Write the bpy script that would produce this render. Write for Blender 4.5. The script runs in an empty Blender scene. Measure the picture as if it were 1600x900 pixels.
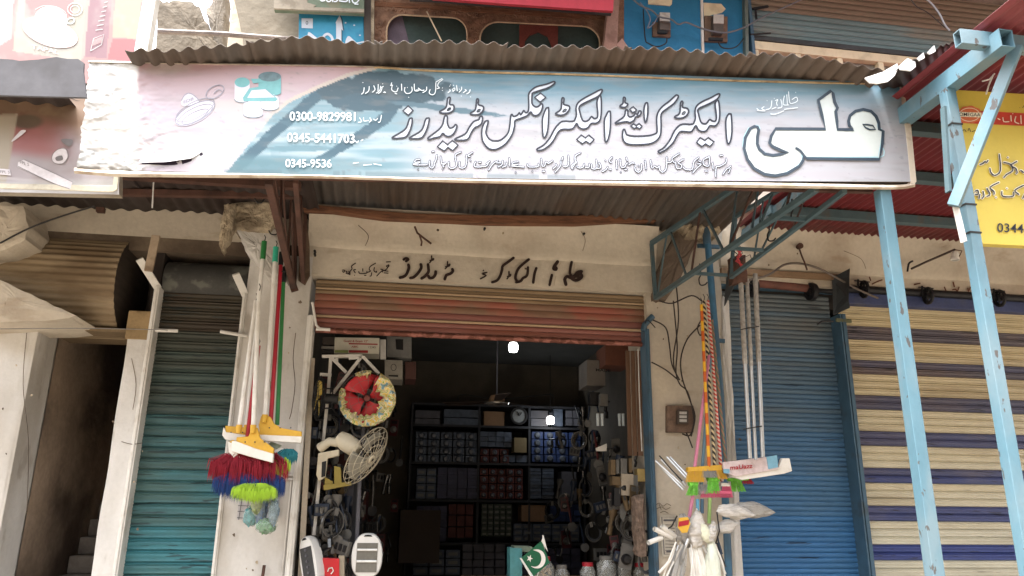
import bpy, bmesh, math, random
import numpy as np
from mathutils import Vector, Matrix, noise as mnoise
random.seed(7); RNG = np.random.RandomState(7)
S = bpy.context.scene; COL = S.collection; PI = math.pi
# ------------------------------------------------------------ camera, calibrated from the vanishing points
FPX = 1190.0
U_ = Vector((42, 4050, -FPX)).normalized()
R_ = Vector((8300, -(U_.x*8300+U_.z*-FPX)/U_.y, -FPX)).normalized()
F_ = U_.cross(R_)
CAM = Vector((0, -5.4, 1.6))
cd = bpy.data.cameras.new('camera'); cam = bpy.data.objects.new('camera', cd); COL.objects.link(cam)
cd.sensor_width = 36; cd.lens = 36*FPX/1600; cd.clip_start = .05; cd.clip_end = 500
cam.matrix_world = Matrix.Translation(CAM) @ Matrix((R_, F_, U_)).to_4x4()
S.camera = cam
# ------------------------------------------------------------ world, sun, exposure
SUN_EL, SUN_AZ = math.radians(74), math.radians(238)      # high sun, to the left and a little in front of the shop row
w = bpy.data.worlds.new("World"); S.world = w; w.use_nodes = True
nt = w.node_tree; bg = nt.nodes['Background']; sk = nt.nodes.new('ShaderNodeTexSky')
sk.sky_type = 'NISHITA'; sk.sun_disc = False; sk.sun_elevation = SUN_EL; sk.sun_rotation = SUN_AZ
sk.air_density = 1.3; sk.dust_density = 9.0; sk.ozone_density = 1.0
hz = nt.nodes.new('ShaderNodeHueSaturation'); hz.inputs['Saturation'].default_value = .34; nt.links.new(sk.outputs[0], hz.inputs['Color']); nt.links.new(hz.outputs[0], bg.inputs[0])   # milky haze; bg.inputs[1].default_value = 0.15
sl = bpy.data.lights.new('sun', 'SUN'); sl.energy = 4.2; sl.angle = math.radians(.6); sl.color = (1, .95, .87)
so = bpy.data.objects.new('sun', sl); COL.objects.link(so)
sd = Vector((math.sin(SUN_AZ)*math.cos(SUN_EL), math.cos(SUN_AZ)*math.cos(SUN_EL), math.sin(SUN_EL)))
so.rotation_euler = sd.to_track_quat('Z', 'Y').to_euler()
S.view_settings.view_transform = 'Standard'; S.view_settings.look = 'None'
S.view_settings.exposure = 0.05; S.view_settings.gamma = 1
# ------------------------------------------------------------ geometry helpers
def ray(px, py):
    d = Vector((px-800, 450-py, -FPX)); return Vector((d.dot(R_), d.dot(F_), d.dot(U_)))
def P(px, py, Y=0.0):
    d = ray(px, py); return CAM + d*((Y-CAM.y)/d.y)
class Plane:
    def __init__(s, o, n): s.o = Vector(o); s.n = Vector(n).normalized(); s.n = s.n if s.n.dot(CAM-s.o) > 0 else -s.n
    def __call__(s, px, py, off=0.0):
        d = ray(px, py); t = (s.o+s.n*off-CAM).dot(s.n)/d.dot(s.n); return CAM+d*t
def YP(Y): return Plane((0, Y, 0), (0, -1, 0))
def lin(c):
    return tuple(((x/255)/12.92 if x/255 <= .04045 else ((x/255+.055)/1.055)**2.4) for x in c)
class MB:
    def __init__(s): s.v = []; s.f = []
    def add(s, vs, fs):
        b = len(s.v); s.v += [Vector(x) for x in vs]; s.f += [tuple(i+b for i in f) for f in fs]; return s
    def quad(s, *p): return s.add(p, [tuple(range(len(p)))])
    def box(s, x0, x1, y0, y1, z0, z1):
        return s.add([(x, y, z) for z in (z0, z1) for y in (y0, y1) for x in (x0, x1)],
                     [(0,2,3,1),(4,5,7,6),(0,1,5,4),(2,6,7,3),(0,4,6,2),(1,3,7,5)])
    def obox(s, c, ax, ay, az):      # half axes
        c = Vector(c); ax, ay, az = Vector(ax), Vector(ay), Vector(az)
        return s.add([c+ax*i+ay*j+az*k for k in (-1, 1) for j in (-1, 1) for i in (-1, 1)],
                     [(0,2,3,1),(4,5,7,6),(0,1,5,4),(2,6,7,3),(0,4,6,2),(1,3,7,5)])
    def bar(s, p, q, w, h, up=(0,0,1)):
        p, q = Vector(p), Vector(q); d = (q-p); n = d.normalized(); u = Vector(up)
        a = n.cross(u)
        if a.length < 1e-3: a = n.cross(Vector((1,0,0)))
        a.normalize(); b = a.cross(n).normalized()
        return s.obox((p+q)/2, d/2, a*w/2, b*h/2)
    def tube(s, pts, r, n=8, cap=True):
        pts = [Vector(p) for p in pts]; rr = r if isinstance(r, (list, tuple)) else [r]*len(pts)
        b = len(s.v); prev = None
        for i, p in enumerate(pts):
            t = (pts[min(i+1, len(pts)-1)]-pts[max(i-1, 0)]).normalized()
            if prev is None:
                a = t.cross(Vector((0,0,1)))
                if a.length < .1: a = t.cross(Vector((1,0,0)))
            else: a = prev-t*prev.dot(t)
            a.normalize(); prev = a; c = t.cross(a)
            s.v += [p+(a*math.cos(2*PI*k/n)+c*math.sin(2*PI*k/n))*rr[i] for k in range(n)]
        for i in range(len(pts)-1):
            for k in range(n):
                k2 = (k+1) % n; s.f.append((b+i*n+k, b+i*n+k2, b+(i+1)*n+k2, b+(i+1)*n+k))
        if cap: s.f.append(tuple(b+k for k in range(n))[::-1]); s.f.append(tuple(b+(len(pts)-1)*n+k for k in range(n)))
        return s
    def prism(s, outline, vec):
        o = [Vector(p) for p in outline]; v = Vector(vec); n = len(o)
        return s.add(o+[p+v for p in o], [tuple(range(n)), tuple(range(2*n-1, n-1, -1))]+[(i, i+n, (i+1) % n+n, (i+1) % n) for i in range(n)])
    def lathe(s, prof, o=(0,0,0), ax=(0,0,1), n=20, a0=0, a1=2*PI):
        ax = Vector(ax).normalized(); a = ax.cross(Vector((0,0,1)))
        if a.length < .1: a = Vector((1,0,0))
        a.normalize(); c = ax.cross(a); o = Vector(o); b = len(s.v); full = abs(a1-a0-2*PI) < 1e-6; m = n if full else n+1
        for r, h in prof:
            s.v += [o+ax*h+(a*math.cos(a0+(a1-a0)*k/n)+c*math.sin(a0+(a1-a0)*k/n))*r for k in range(m)]
        for i in range(len(prof)-1):
            for k in range(n):
                k2 = (k+1) % m; s.f.append((b+i*m+k, b+i*m+k2, b+(i+1)*m+k2, b+(i+1)*m+k))
        return s
    def grid(s, fn, nu, nv):
        b = len(s.v)
        for j in range(nv+1):
            for i in range(nu+1): s.v.append(Vector(fn(i/nu, j/nv)))
        for j in range(nv):
            for i in range(nu):
                a = b+j*(nu+1)+i; s.f.append((a, a+1, a+nu+2, a+nu+1))
        return s
    def mesh(s, name, mat=None, off=Vector((0,0,0)), smooth=False, fix=True):
        me = bpy.data.meshes.new(name); me.from_pydata([tuple(v-off) for v in s.v], [], s.f)
        if fix:
            bm = bmesh.new(); bm.from_mesh(me); bmesh.ops.recalc_face_normals(bm, faces=bm.faces); bm.to_mesh(me); bm.free()
        if mat is not None: me.materials.append(mat)
        if smooth: me.shade_smooth(); me.set_sharp_from_angle(angle=.7)
        me.update(); return me
    def build(s, name, mat, parent=None, smooth=False, bevel=0, solid=0, fix=True):
        me = s.mesh(name, mat, wloc(parent), smooth, fix)
        o = bpy.data.objects.new(name, me); COL.objects.link(o)
        if parent: o.parent = parent
        if solid: m = o.modifiers.new('thickness', 'SOLIDIFY'); m.thickness = solid; m.offset = 0
        if bevel: m = o.modifiers.new('edge', 'BEVEL'); m.width = bevel; m.segments = 2; m.limit_method = 'ANGLE'
        return o
def wloc(o):
    v = Vector((0,0,0))
    while o is not None: v += o.location; o = o.parent
    return v
def tag(o, label=None, cat=None, group=None, kind=None):
    if label: o['label'] = label
    if cat: o['category'] = cat
    if group: o['group'] = group
    if kind: o['kind'] = kind
    return o
def thing(name, loc, label, cat, group=None):
    o = bpy.data.objects.new(name, None); COL.objects.link(o); o.location = loc; o.empty_display_size = .1
    return tag(o, label, cat, group)
def copy_tree(o, loc=None, parent=None, label=None, rz=None):
    c = o.copy(); COL.objects.link(c); c.parent = parent
    if loc is not None: c.location = loc
    if rz is not None: c.rotation_euler.z = rz
    if label: c['label'] = label
    for ch in list(o.children): copy_tree(ch, None, c)
    return c
def inst(mesh, name, loc, parent=None, rot=None, scale=None):
    o = bpy.data.objects.new(name, mesh); COL.objects.link(o); o.location = Vector(loc)-wloc(parent)
    if parent: o.parent = parent
    if rot: o.rotation_euler = rot
    if scale: o.scale = scale
    return o
# ------------------------------------------------------------ materials
def M(name, col, rough=.75, metal=0, var=.14, vs=5, an=(1,1,1), dirt=None, da=.5, ds=2.2, dan=(1,1,1), dlo=.5, dhi=.68,
      bump=0, bs=70, ban=(1,1,1), chips=None, cs=14, clo=.62, chi=.66, ca=.7, can=(1,1,1), alpha=1, trans=0, emis=0, spec=.4, coord='pos', sheen=0):
    m = bpy.data.materials.new(name); m.use_nodes = True; t = m.node_tree; n = t.nodes; L = t.links; b = n['Principled BSDF']
    g0 = .3*col[0]+.55*col[1]+.15*col[2]; sat = 1.0 if emis else .84; c = lin([g0+(x-g0)*sat for x in col])+(1,); b.inputs['Roughness'].default_value = rough; b.inputs['Metallic'].default_value = metal
    b.inputs['Specular IOR Level'].default_value = spec
    g = n.new('ShaderNodeNewGeometry').outputs['Position'] if coord == 'pos' else n.new('ShaderNodeTexCoord').outputs['Object']
    def nz(scale, a, det=4):
        mp = n.new('ShaderNodeMapping'); mp.inputs['Scale'].default_value = a; L.new(g, mp.inputs[0])
        x = n.new('ShaderNodeTexNoise'); x.inputs['Scale'].default_value = scale; x.inputs['Detail'].default_value = det; L.new(mp.outputs[0], x.inputs['Vector']); return x.outputs[0]
    cur = None
    if var:
        mr = n.new('ShaderNodeMapRange'); mr.inputs[1].default_value = .3; mr.inputs[2].default_value = .7
        mr.inputs[3].default_value = 1-var; mr.inputs[4].default_value = 1+var; L.new(nz(vs, an), mr.inputs[0])
        m2 = n.new('ShaderNodeMapRange'); m2.inputs[1].default_value = .3; m2.inputs[2].default_value = .7
        m2.inputs[3].default_value = 1-var*.55; m2.inputs[4].default_value = 1+var*.55; L.new(nz(vs*9+14, an, 6), m2.inputs[0])
        mm = n.new('ShaderNodeMath'); mm.operation = 'MULTIPLY'; L.new(mr.outputs[0], mm.inputs[0]); L.new(m2.outputs[0], mm.inputs[1])
        mx = n.new('ShaderNodeVectorMath'); mx.operation = 'SCALE'; mx.inputs[0].default_value = c[:3]; L.new(mm.outputs[0], mx.inputs['Scale']); cur = mx.outputs[0]
    if dirt:
        mr = n.new('ShaderNodeMapRange'); mr.interpolation_type = 'SMOOTHSTEP'; mr.inputs[1].default_value = dlo; mr.inputs[2].default_value = dhi
        mr.inputs[3].default_value = 0; mr.inputs[4].default_value = da; L.new(nz(ds, dan, 7), mr.inputs[0])
        mx = n.new('ShaderNodeMix'); mx.data_type = 'RGBA'; L.new(mr.outputs[0], mx.inputs[0])
        if cur: L.new(cur, mx.inputs[6])
        else: mx.inputs[6].default_value = c
        mx.inputs[7].default_value = lin(dirt)+(1,); cur = mx.outputs[2]
    if chips:
        mr = n.new('ShaderNodeMapRange'); mr.interpolation_type = 'SMOOTHSTEP'; mr.inputs[1].default_value = clo; mr.inputs[2].default_value = chi
        mr.inputs[3].default_value = 0; mr.inputs[4].default_value = ca; L.new(nz(cs, can, 8), mr.inputs[0])
        mx = n.new('ShaderNodeMix'); mx.data_type = 'RGBA'; L.new(mr.outputs[0], mx.inputs[0])
        if cur: L.new(cur, mx.inputs[6])
        else: mx.inputs[6].default_value = c
        mx.inputs[7].default_value = lin(chips)+(1,); cur = mx.outputs[2]
    if cur: L.new(cur, b.inputs['Base Color'])
    else: b.inputs['Base Color'].default_value = c
    if bump:
        bp = n.new('ShaderNodeBump'); bp.inputs['Strength'].default_value = 1; bp.inputs['Distance'].default_value = bump
        L.new(nz(bs, ban, 5), bp.inputs['Height']); L.new(bp.outputs[0], b.inputs['Normal'])
    if alpha < 1: b.inputs['Alpha'].default_value = alpha
    if trans: b.inputs['Transmission Weight'].default_value = trans; b.inputs['IOR'].default_value = 1.1
    if emis: b.inputs['Emission Color'].default_value = c; b.inputs['Emission Strength'].default_value = emis
    return m
def VCM(name, rough=.5, dirt=None, da=.4, ds=3, dan=(1,1,1), bump=0):
    m = M(name, (128,128,128), rough, var=.0, dirt=dirt, da=da, ds=ds, dan=dan, bump=bump, bs=14)
    t = m.node_tree; a = t.nodes.new('ShaderNodeVertexColor'); a.layer_name = 'Col'
    mixs = [x for x in t.nodes if x.type == 'MIX']
    t.links.new(a.outputs[0], mixs[0].inputs[6] if mixs else t.nodes['Principled BSDF'].inputs['Base Color'])
    return m
# ------------------------------------------------------------ flat print helpers (photo coordinates -> real plane)
def crom(pts, closed=False, n=4):
    pts = [tuple(map(float, p)) for p in pts]; out = []; N = len(pts)
    if N < 3: return pts
    rng = range(N) if closed else range(N-1)
    for i in rng:
        g = (lambda k: pts[k % N]) if closed else (lambda k: pts[max(0, min(N-1, k))])
        p0, p1, p2, p3 = g(i-1), g(i), g(i+1), g(i+2)
        for j in range(n):
            t = j/n
            out.append(tuple(.5*(2*b+(c-a)*t+(2*a-5*b+4*c-d)*t*t+(-a+3*b-3*c+d)*t**3) for a, b, c, d in zip(p0, p1, p2, p3)))
    if not closed: out.append(pts[-1])
    return out
def ribbon(mb, pl, pts, w, off, closed=False, smooth=True, n=4):
    """pts (x,y[,w]) in photo px; a flat painted stroke on plane pl"""
    if len(pts[0]) < 3: pts = [(x, y, w) for x, y in pts]
    if smooth: pts = crom(pts, closed, n)
    if closed: pts = pts+[pts[0]]
    L, Rr = [], []
    N = len(pts)
    for i, (x, y, ww) in enumerate(pts):
        if closed and i in (0, N-1): a, b = pts[N-2], pts[1]
        else: a, b = pts[max(0, i-1)], pts[min(N-1, i+1)]
        dx, dy = b[0]-a[0], b[1]-a[1]; l = math.hypot(dx, dy) or 1; nx, ny = -dy/l*ww/2, dx/l*ww/2
        o = off+i*4e-6
        L.append(pl(x+nx, y+ny, o)); Rr.append(pl(x-nx, y-ny, o))
    mb.add(L+Rr, [(i, i+1, N+i+1, N+i) for i in range(N-1)])
    if not closed:
        for k, sgn in ((0, -1), (N-1, 1)):
            x, y, ww = pts[k]; a, b = (pts[0], pts[1]) if k == 0 else (pts[-2], pts[-1])
            ang = math.atan2(b[1]-a[1], b[0]-a[0])+(PI if k == 0 else 0); r = ww/2*.98
            arc = [pl(x+math.cos(ang+t)*r, y+math.sin(ang+t)*r, off-8e-6) for t in [-PI/2+PI*q/4 for q in range(5)]]
            mb.add(arc, [tuple(range(5))])
from mathutils.geometry import tessellate_polygon
def fill(mb, pl, pts, off, smooth=True, holes=(), n=3):
    loops = [crom(pts, True, n) if smooth else list(pts)]+[crom(h, True, n) for h in holes]
    tr = tessellate_polygon([[Vector((x, y, 0)) for x, y in l] for l in loops])
    flat = [p for l in loops for p in l]
    mb.add([pl(x, y, off) for x, y in flat], tr)
def text_on(mb, pl, s, x0, y0, x1, h, off, dy=0.0, bold=0.0, font=None):
    """latin text with its left baseline at (x0,y0) px, stretched to reach x1, cap height h px, dy baseline drop over the run"""
    cu = bpy.data.curves.new('text', 'FONT'); cu.body = s; cu.size = 1; cu.offset = bold; cu.resolution_u = 3
    ob = bpy.data.objects.new('text', cu); COL.objects.link(ob)
    dg = bpy.context.evaluated_depsgraph_get(); me = bpy.data.meshes.new_from_object(ob.evaluated_get(dg))
    vs = [v.co.copy() for v in me.vertices]; fs = [tuple(p.vertices) for p in me.polygons]
    bpy.data.objects.remove(ob); bpy.data.curves.remove(cu); bpy.data.meshes.remove(me)
    if not vs: return
    X0 = min(v.x for v in vs); X1 = max(v.x for v in vs); Hh = .72
    mb.add([pl(x0+(v.x-X0)/(X1-X0)*(x1-x0), y0-v.y/Hh*h+dy*(v.x-X0)/(X1-X0), off) for v in vs], fs)
def painted(name, mat, parent, fn_pos, fn_col, nu, nv, gain=.76):
    """a finely divided sheet whose printed colours are computed per vertex"""
    u = np.linspace(0, 1, nu+1); v = np.linspace(0, 1, nv+1); uu, vv = np.meshgrid(u, v); uu = uu.ravel(); vv = vv.ravel()
    off = wloc(parent); vs = []; px = np.zeros(len(uu)); py = np.zeros(len(uu))
    for k in range(len(uu)):
        p, a, b = fn_pos(uu[k], vv[k]); vs.append(tuple(p-off)); px[k] = a; py[k] = b
    fs = [(j*(nu+1)+i, j*(nu+1)+i+1, (j+1)*(nu+1)+i+1, (j+1)*(nu+1)+i) for j in range(nv) for i in range(nu)]
    me = bpy.data.meshes.new(name); me.from_pydata(vs, [], fs); me.materials.append(mat)
    c = np.clip(fn_col(px, py)/255*gain, 0, 1); c = np.where(c <= .04045, c/12.92, ((c+.055)/1.055)**2.4)
    at = me.color_attributes.new('Col', 'FLOAT_COLOR', 'POINT')
    at.data.foreach_set('color', np.concatenate([c, np.ones((len(c), 1))], 1).astype(np.float32).ravel())
    me.shade_smooth(); o = bpy.data.objects.new(name, me); COL.objects.link(o)
    if parent: o.parent = parent
    return o
_lat = RNG.rand(256, 256)
def vn(x, y):
    xi = np.floor(x).astype(int); yi = np.floor(y).astype(int); fx = x-xi; fy = y-yi; fx = fx*fx*(3-2*fx); fy = fy*fy*(3-2*fy)
    g = lambda a, b: _lat[a % 256, b % 256]
    return (g(xi, yi)*(1-fx)+g(xi+1, yi)*fx)*(1-fy)+(g(xi, yi+1)*(1-fx)+g(xi+1, yi+1)*fx)*fy
def fbm(x, y, o=4):
    s = 0; a = .5; t = 0
    for k in range(o): s = s+a*vn(x*2**k+17*k, y*2**k+31*k); t += a; a *= .5
    return s/t
def sst(a, b, x): t = np.clip((x-a)/(b-a), 0, 1); return t*t*(3-2*t)
def mixc(c, col, m): return c*(1-m[:, None])+np.array(col, float)[None]*m[:, None]
def dpoly(x, y, pts):
    d = np.full(x.shape, 1e9)
    for (ax, ay), (bx, by) in zip(pts[:-1], pts[1:]):
        vx, vy = bx-ax, by-ay; t = np.clip(((x-ax)*vx+(y-ay)*vy)/(vx*vx+vy*vy), 0, 1); d = np.minimum(d, np.hypot(x-ax-t*vx, y-ay-t*vy))
    return d
# ============================================================ materials used across the scene
plaster = M('plaster', (190,179,161), .9, var=.1, vs=2.2, chips=(138,116,92), cs=5, clo=.58, chi=.72, ca=.4, can=(.6,1,1.4), dirt=(120,96,70), da=.4, ds=1.6, dlo=.5, dhi=.75, bump=.012, bs=9)
plaster_w = M('white_plaster', (206,204,200), .85, var=.06, vs=3, chips=(124,110,94), cs=6, clo=.60, chi=.70, ca=.4, can=(1.3,1,.5), dirt=(150,140,124), da=.55, ds=2.4, dlo=.42, dhi=.66, dan=(1,1,.35), bump=.008, bs=12)
plaster_rough = M('broken_plaster', (178,162,136), .95, var=.25, vs=9, dirt=(92,78,62), da=.7, ds=7, dlo=.45, dhi=.62, bump=.035, bs=22)
soot = M('sooty_plaster', (120,104,86), .95, var=.2, vs=2, dirt=(58,46,38), da=.8, ds=1.3, dlo=.4, dhi=.6, bump=.01, bs=10)
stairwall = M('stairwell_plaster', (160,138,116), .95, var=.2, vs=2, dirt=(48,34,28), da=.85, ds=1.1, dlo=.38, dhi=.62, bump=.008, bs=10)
concrete = M('concrete', (120,112,102), .95, var=.2, vs=5, dirt=(60,54,48), da=.5, ds=3, bump=.01, bs=30)
ground_m = M('dusty_ground', (118,108,94), .95, var=.15, vs=.7, dirt=(120,106,88), da=.6, ds=.5, bump=.01, bs=20)
rust = M('rusty_steel', (84,54,42), .8, var=.35, vs=12, dirt=(48,34,30), da=.7, ds=6, bump=.002, bs=60)
rustbrown = M('brown_oxide_steel', (86,56,46), .65, var=.22, vs=10, dirt=(50,36,32), da=.6, ds=7, bump=.001, bs=60)
timber = M('old_timber', (122,78,52), .85, var=.3, vs=6, an=(1,8,8), dirt=(70,44,32), da=.7, ds=6, dan=(1,6,6), bump=.004, bs=30, ban=(1,8,8))
galv = M('weathered_corrugated_iron', (92,85,80), .62, metal=.25, var=.2, vs=2.5, an=(1,.3,1), dirt=(86,70,58), da=.7, ds=2.2, dan=(1,.35,1), dlo=.45, dhi=.62, bump=.001, bs=60)
galv_d = M('sooty_corrugated_iron', (64,55,53), .75, metal=.15, var=.25, vs=2.5, an=(1,.3,1), dirt=(52,40,36), da=.7, ds=2, dan=(1,.3,1), dlo=.42, dhi=.62)
tarp = M('dark_grey_sheet', (82,82,88), .8, var=.15, vs=2, dirt=(60,58,60), da=.5, ds=3)
teal = M('teal_painted_steel', (70,94,102), .5, var=.12, vs=8, dirt=(98,84,70), da=.45, ds=7, dlo=.56, dhi=.68)
skyblue = M('sky_blue_painted_steel', (84,124,142), .45, var=.08, vs=4, an=(1,1,.5), dirt=(116,134,142), da=.7, ds=5, dan=(1,1,.5), dlo=.42, dhi=.66, chips=(76,60,50), cs=24, clo=.645, chi=.67, ca=.8, can=(1,1,.5), bump=.0008, bs=60)
duskblue = M('dark_blue_painted_steel', (58,92,116), .5, var=.12, vs=8, dirt=(60,62,60), da=.5, ds=6, dlo=.52, dhi=.66)
redsheet = M('red_painted_sheet', (122,40,46), .5, var=.1, vs=2, an=(1,.4,1), dirt=(116,46,46), da=.5, ds=2.4, dan=(1,.3,1))
white_p = M('white_paint', (214,212,206), .5, var=.05, dirt=(160,148,130), da=.4, ds=8)
cream_p = M('cream_paint', (214,202,168), .6, var=.06, dirt=(150,136,108), da=.4, ds=6)
black_m = M('black_rubber', (22,22,24), .6, var=0)
blacksteel = M('black_greased_steel', (34,34,38), .5, metal=.3, var=.3, vs=12)
darkgrey = M('dark_grey_steel', (58,64,68), .6, var=.2, vs=8, dirt=(40,38,38), da=.5, ds=5)
green_sl = M('dusty_teal_slat', (62,116,122), .6, var=.14, vs=3.5, an=(1,1,9), dirt=(84,74,58), da=.75, ds=1.0, dan=(1,1,1.6), dlo=.36, dhi=.66, bump=.001, bs=40, ban=(.4,1,3), chips=(26,44,44), cs=8, clo=.60, chi=.63, can=(.35,1,5))
brownred_sl = M('brown_red_slat', (124,90,68), .6, var=.14, vs=3, an=(1,1,6), dirt=(150,74,62), da=.7, ds=1.7, dan=(1,1,2), dlo=.45, dhi=.62)
green_dk = M('grimy_dark_slat', (60,74,66), .65, var=.2, vs=3.5, an=(1,1,9), dirt=(62,50,40), da=.8, ds=1.2, dan=(1,1,1.6), dlo=.35, dhi=.6, chips=(130,124,104), cs=12, clo=.66, chi=.68, can=(.5,1,5))
blue_dk = M('dusty_grey_blue_slat', (74,96,114), .65, var=.12, vs=3, an=(1,1,6), dirt=(96,96,92), da=.65, ds=1.1, dan=(1,1,1.6), dlo=.4, dhi=.64, chips=(34,38,44), cs=9, clo=.66, chi=.68, can=(.35,1,4))
blue_sl = M('weathered_blue_slat', (50,112,172), .55, var=.08, vs=3, an=(1,1,6), dirt=(96,104,108), da=.6, ds=.9, dan=(1,1,1.4), dlo=.42, dhi=.66, chips=(30,44,60), cs=9, clo=.67, chi=.69, can=(.35,1,4))
beige_sl = M('cream_slat', (198,188,158), .6, var=.06, vs=4, an=(1,1,8), dirt=(132,112,84), da=.5, ds=3.5, dan=(.5,1,6), dlo=.52, dhi=.7)
navy_sl = M('navy_slat', (66,76,128), .55, var=.12, vs=4, an=(1,1,8), dirt=(104,98,100), da=.6, ds=1.4, dan=(1,1,2), dlo=.42, dhi=.66, chips=(40,38,44), cs=10, clo=.64, chi=.67, can=(.4,1,4))
red_sl = M('faded_red_slat', (136,80,72), .55, var=.12, vs=3, an=(1,1,10), dirt=(124,72,52), da=.6, ds=1.8, dan=(1,1,2.5), dlo=.42, dhi=.66)
tan_sl = M('dusty_tan_slat', (132,108,78), .65, var=.12, vs=3, an=(1,1,10), dirt=(110,80,48), da=.5, ds=2, dan=(1,1,3))
cream_rib = M('cream_rib', (176,148,116), .5, var=.1, vs=6)
brown_sl = M('brown_drum_sheet', (150,130,100), .7, var=.15, vs=2, an=(.6,1,6), dirt=(96,74,50), da=.6, ds=1.6, dan=(1,1,3))
upper_sl = M('grey_blue_slat', (98,128,134), .6, var=.12, vs=2, an=(.6,1,8), dirt=(128,116,98), da=.6, ds=1.2, dan=(.6,1,3))
blue_w = M('blue_wall_paint', (26,116,166), .7, var=.08, vs=3, dirt=(20,84,120), da=.5, ds=3, bump=.004, bs=30)
wood_c = M('carved_wood', (128,92,70), .75, var=.3, vs=14, dirt=(84,58,44), da=.6, ds=10, bump=.012, bs=38)
glassd = M('dusty_dark_glass', (62,78,76), .18, var=.15, vs=3, spec=.6)
glassg = M('grey_window_glass', (112,112,104), .2, var=.1, vs=2, spec=.6)
wire_m = M('wire_insulation', (36,34,34), .6, var=0)
wire_g = M('grey_wire_insulation', (120,118,114), .6, var=0)

def R4(x0, y0, x1, y1, Y):
    xm, ym = (x0+x1)/2, (y0+y1)/2
    return P(x0, ym, Y).x, P(x1, ym, Y).x, P(xm, y1, Y).z, P(xm, y0, Y).z
def slab(mb, x0, y0, x1, y1, Y, depth):       # world rectangle seen at those photo pixels, front face at Y
    X0, X1, Z0, Z1 = R4(x0, y0, x1, y1, Y); mb.box(X0, X1, Y, Y+depth, Z0, Z1); return X0, X1, Z0, Z1
def rough_block(mb, outline, Y, depth, amp=.02, seed=0):
    """plaster lump: outline in px on plane Y, subdivided front with noise"""
    pl = YP(Y); pts = outline; cx = sum(p[0] for p in pts)/len(pts); cy = sum(p[1] for p in pts)/len(pts)
    rings = []
    for k, (s, d) in enumerate(((1, depth), (1, .0), (.8, -amp), (.5, -amp*1.4), (.2, -amp*1.5))):
        ring = []
        for i, (x, y) in enumerate(pts):
            j = mnoise.noise(Vector((x*.09+seed, y*.09, k*1.7)))
            q = pl(cx+(x-cx)*s, cy+(y-cy)*s); ring.append(q+Vector((j*amp*.5, d+j*amp, j*amp*.5)))
        rings.append(ring)
    n = len(pts); b = len(mb.v)
    for r in rings: mb.v += r
    for k in range(len(rings)-1):
        for i in range(n): mb.f.append((b+k*n+i, b+k*n+(i+1) % n, b+(k+1)*n+(i+1) % n, b+(k+1)*n+i))
    mb.f.append(tuple(b+(len(rings)-1)*n+i for i in range(n)))
def dens(pts, n=5, amp=0, seed=1):
    r = random.Random(seed); out = []
    for (a, b), (c, d) in zip(pts, pts[1:]+pts[:1]):
        for k in range(n): out.append((a+(c-a)*k/n+r.uniform(-amp, amp)*(k > 0), b+(d-b)*k/n+r.uniform(-amp, amp)*(k > 0)))
    return out

# ============================================================ ground
g = MB(); g.quad((-150,-150,0), (150,-150,0), (150,150,0), (-150,150,0)); tag(g.build('ground', ground_m), kind='structure')
g = MB(); g.box(-9, 9, -.75, 4.6, .004, .42); tag(g.build('pavement', concrete), kind='structure')

# unseen row added across the bazaar lane, behind the camera: it keeps low sky light off the shop fronts
g = MB(); g.box(-40, 40, -15, -10.5, 0, 6.5); tag(g.build('unseen_opposite_row', M('opposite_plaster', (150,136,116), .9, dirt=(110,96,80), da=.5, ds=.6)), kind='structure')
# ============================================================ the market building
B = thing('market_building', (0, .1, .42), 'row of beige plastered shop units with roller shutters and painted upper storey', 'building')
ZT = 3.78
def part(mb, name, mat, label=None, parent=B, **k):
    o = mb.build(name, mat, parent, **k)
    if label: o['label'] = label
    return o
def wallpanel(x0, x1, z0, z1, y0, y1, nx=14, nz=14, amp=.01, seed=0):
    mb = MB(); 
    def f(u, v):
        x = x0+(x1-x0)*u; z = z0+(z1-z0)*v; e = 1 if 0 < u < 1 and 0 < v < 1 else .4
        return (x+amp*.7*mnoise.noise(Vector((seed, z*3, 5))) if u in (0, 1) else x, y0+amp*e*mnoise.noise(Vector((x*2.3, z*2.3, seed)))*1.4, z)
    mb.grid(f, nx, nz); n = len(mb.v)
    # sides and back
    mb.box(x0+.002, x1-.002, y0+.02, y1, z0, z1); return mb
part(wallpanel(-6, -2.42, .42, 3.0, 0, .5, seed=1), 'wall_pier', plaster_w, 'white plastered wall left of the dark staircase', smooth=True)
part(wallpanel(-1.83, -1.70, .42, 2.70, 0, .5, 4, 24, .012, 2), 'wall_pier', plaster_w, 'narrow white pier between staircase and green shutter', smooth=True)
part(MB().box(-1.85, -1.70, -.006, .3, 2.70, 2.90), 'lintel_stub', M('bare_tan_plaster', (150,124,84), .9, dirt=(84,66,44), da=.6, ds=6), bevel=.006)
part(wallpanel(-1.09, -.655, .42, 3.36, 0, .5, 10, 30, .012, 3), 'wall_pier', plaster_w, 'white pier between green shutter and shop opening', smooth=True)
part(wallpanel(1.845, 2.46, .42, 3.75, 0, .5, 12, 30, .012, 4), 'wall_pier', plaster, 'beige pier right of the shop opening with cables', smooth=True)
# long wall above the left units
part(wallpanel(-6, -.66, 3.46, 4.0, .06, .5, 30, 10, .02, 5), 'wall_band', plaster, smooth=True)
part(wallpanel(-6, -.66, 3.36, 3.462, .063, .5, 30, 4, .012, 6), 'wall_band', soot, 'sooty strip of wall over the shutter drums', smooth=True)
part(MB().box(-1.86, -.66, .36, .42, 2.95, 3.5), 'recess_back', M('dark_recess', (44,40,38), .9))
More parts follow.
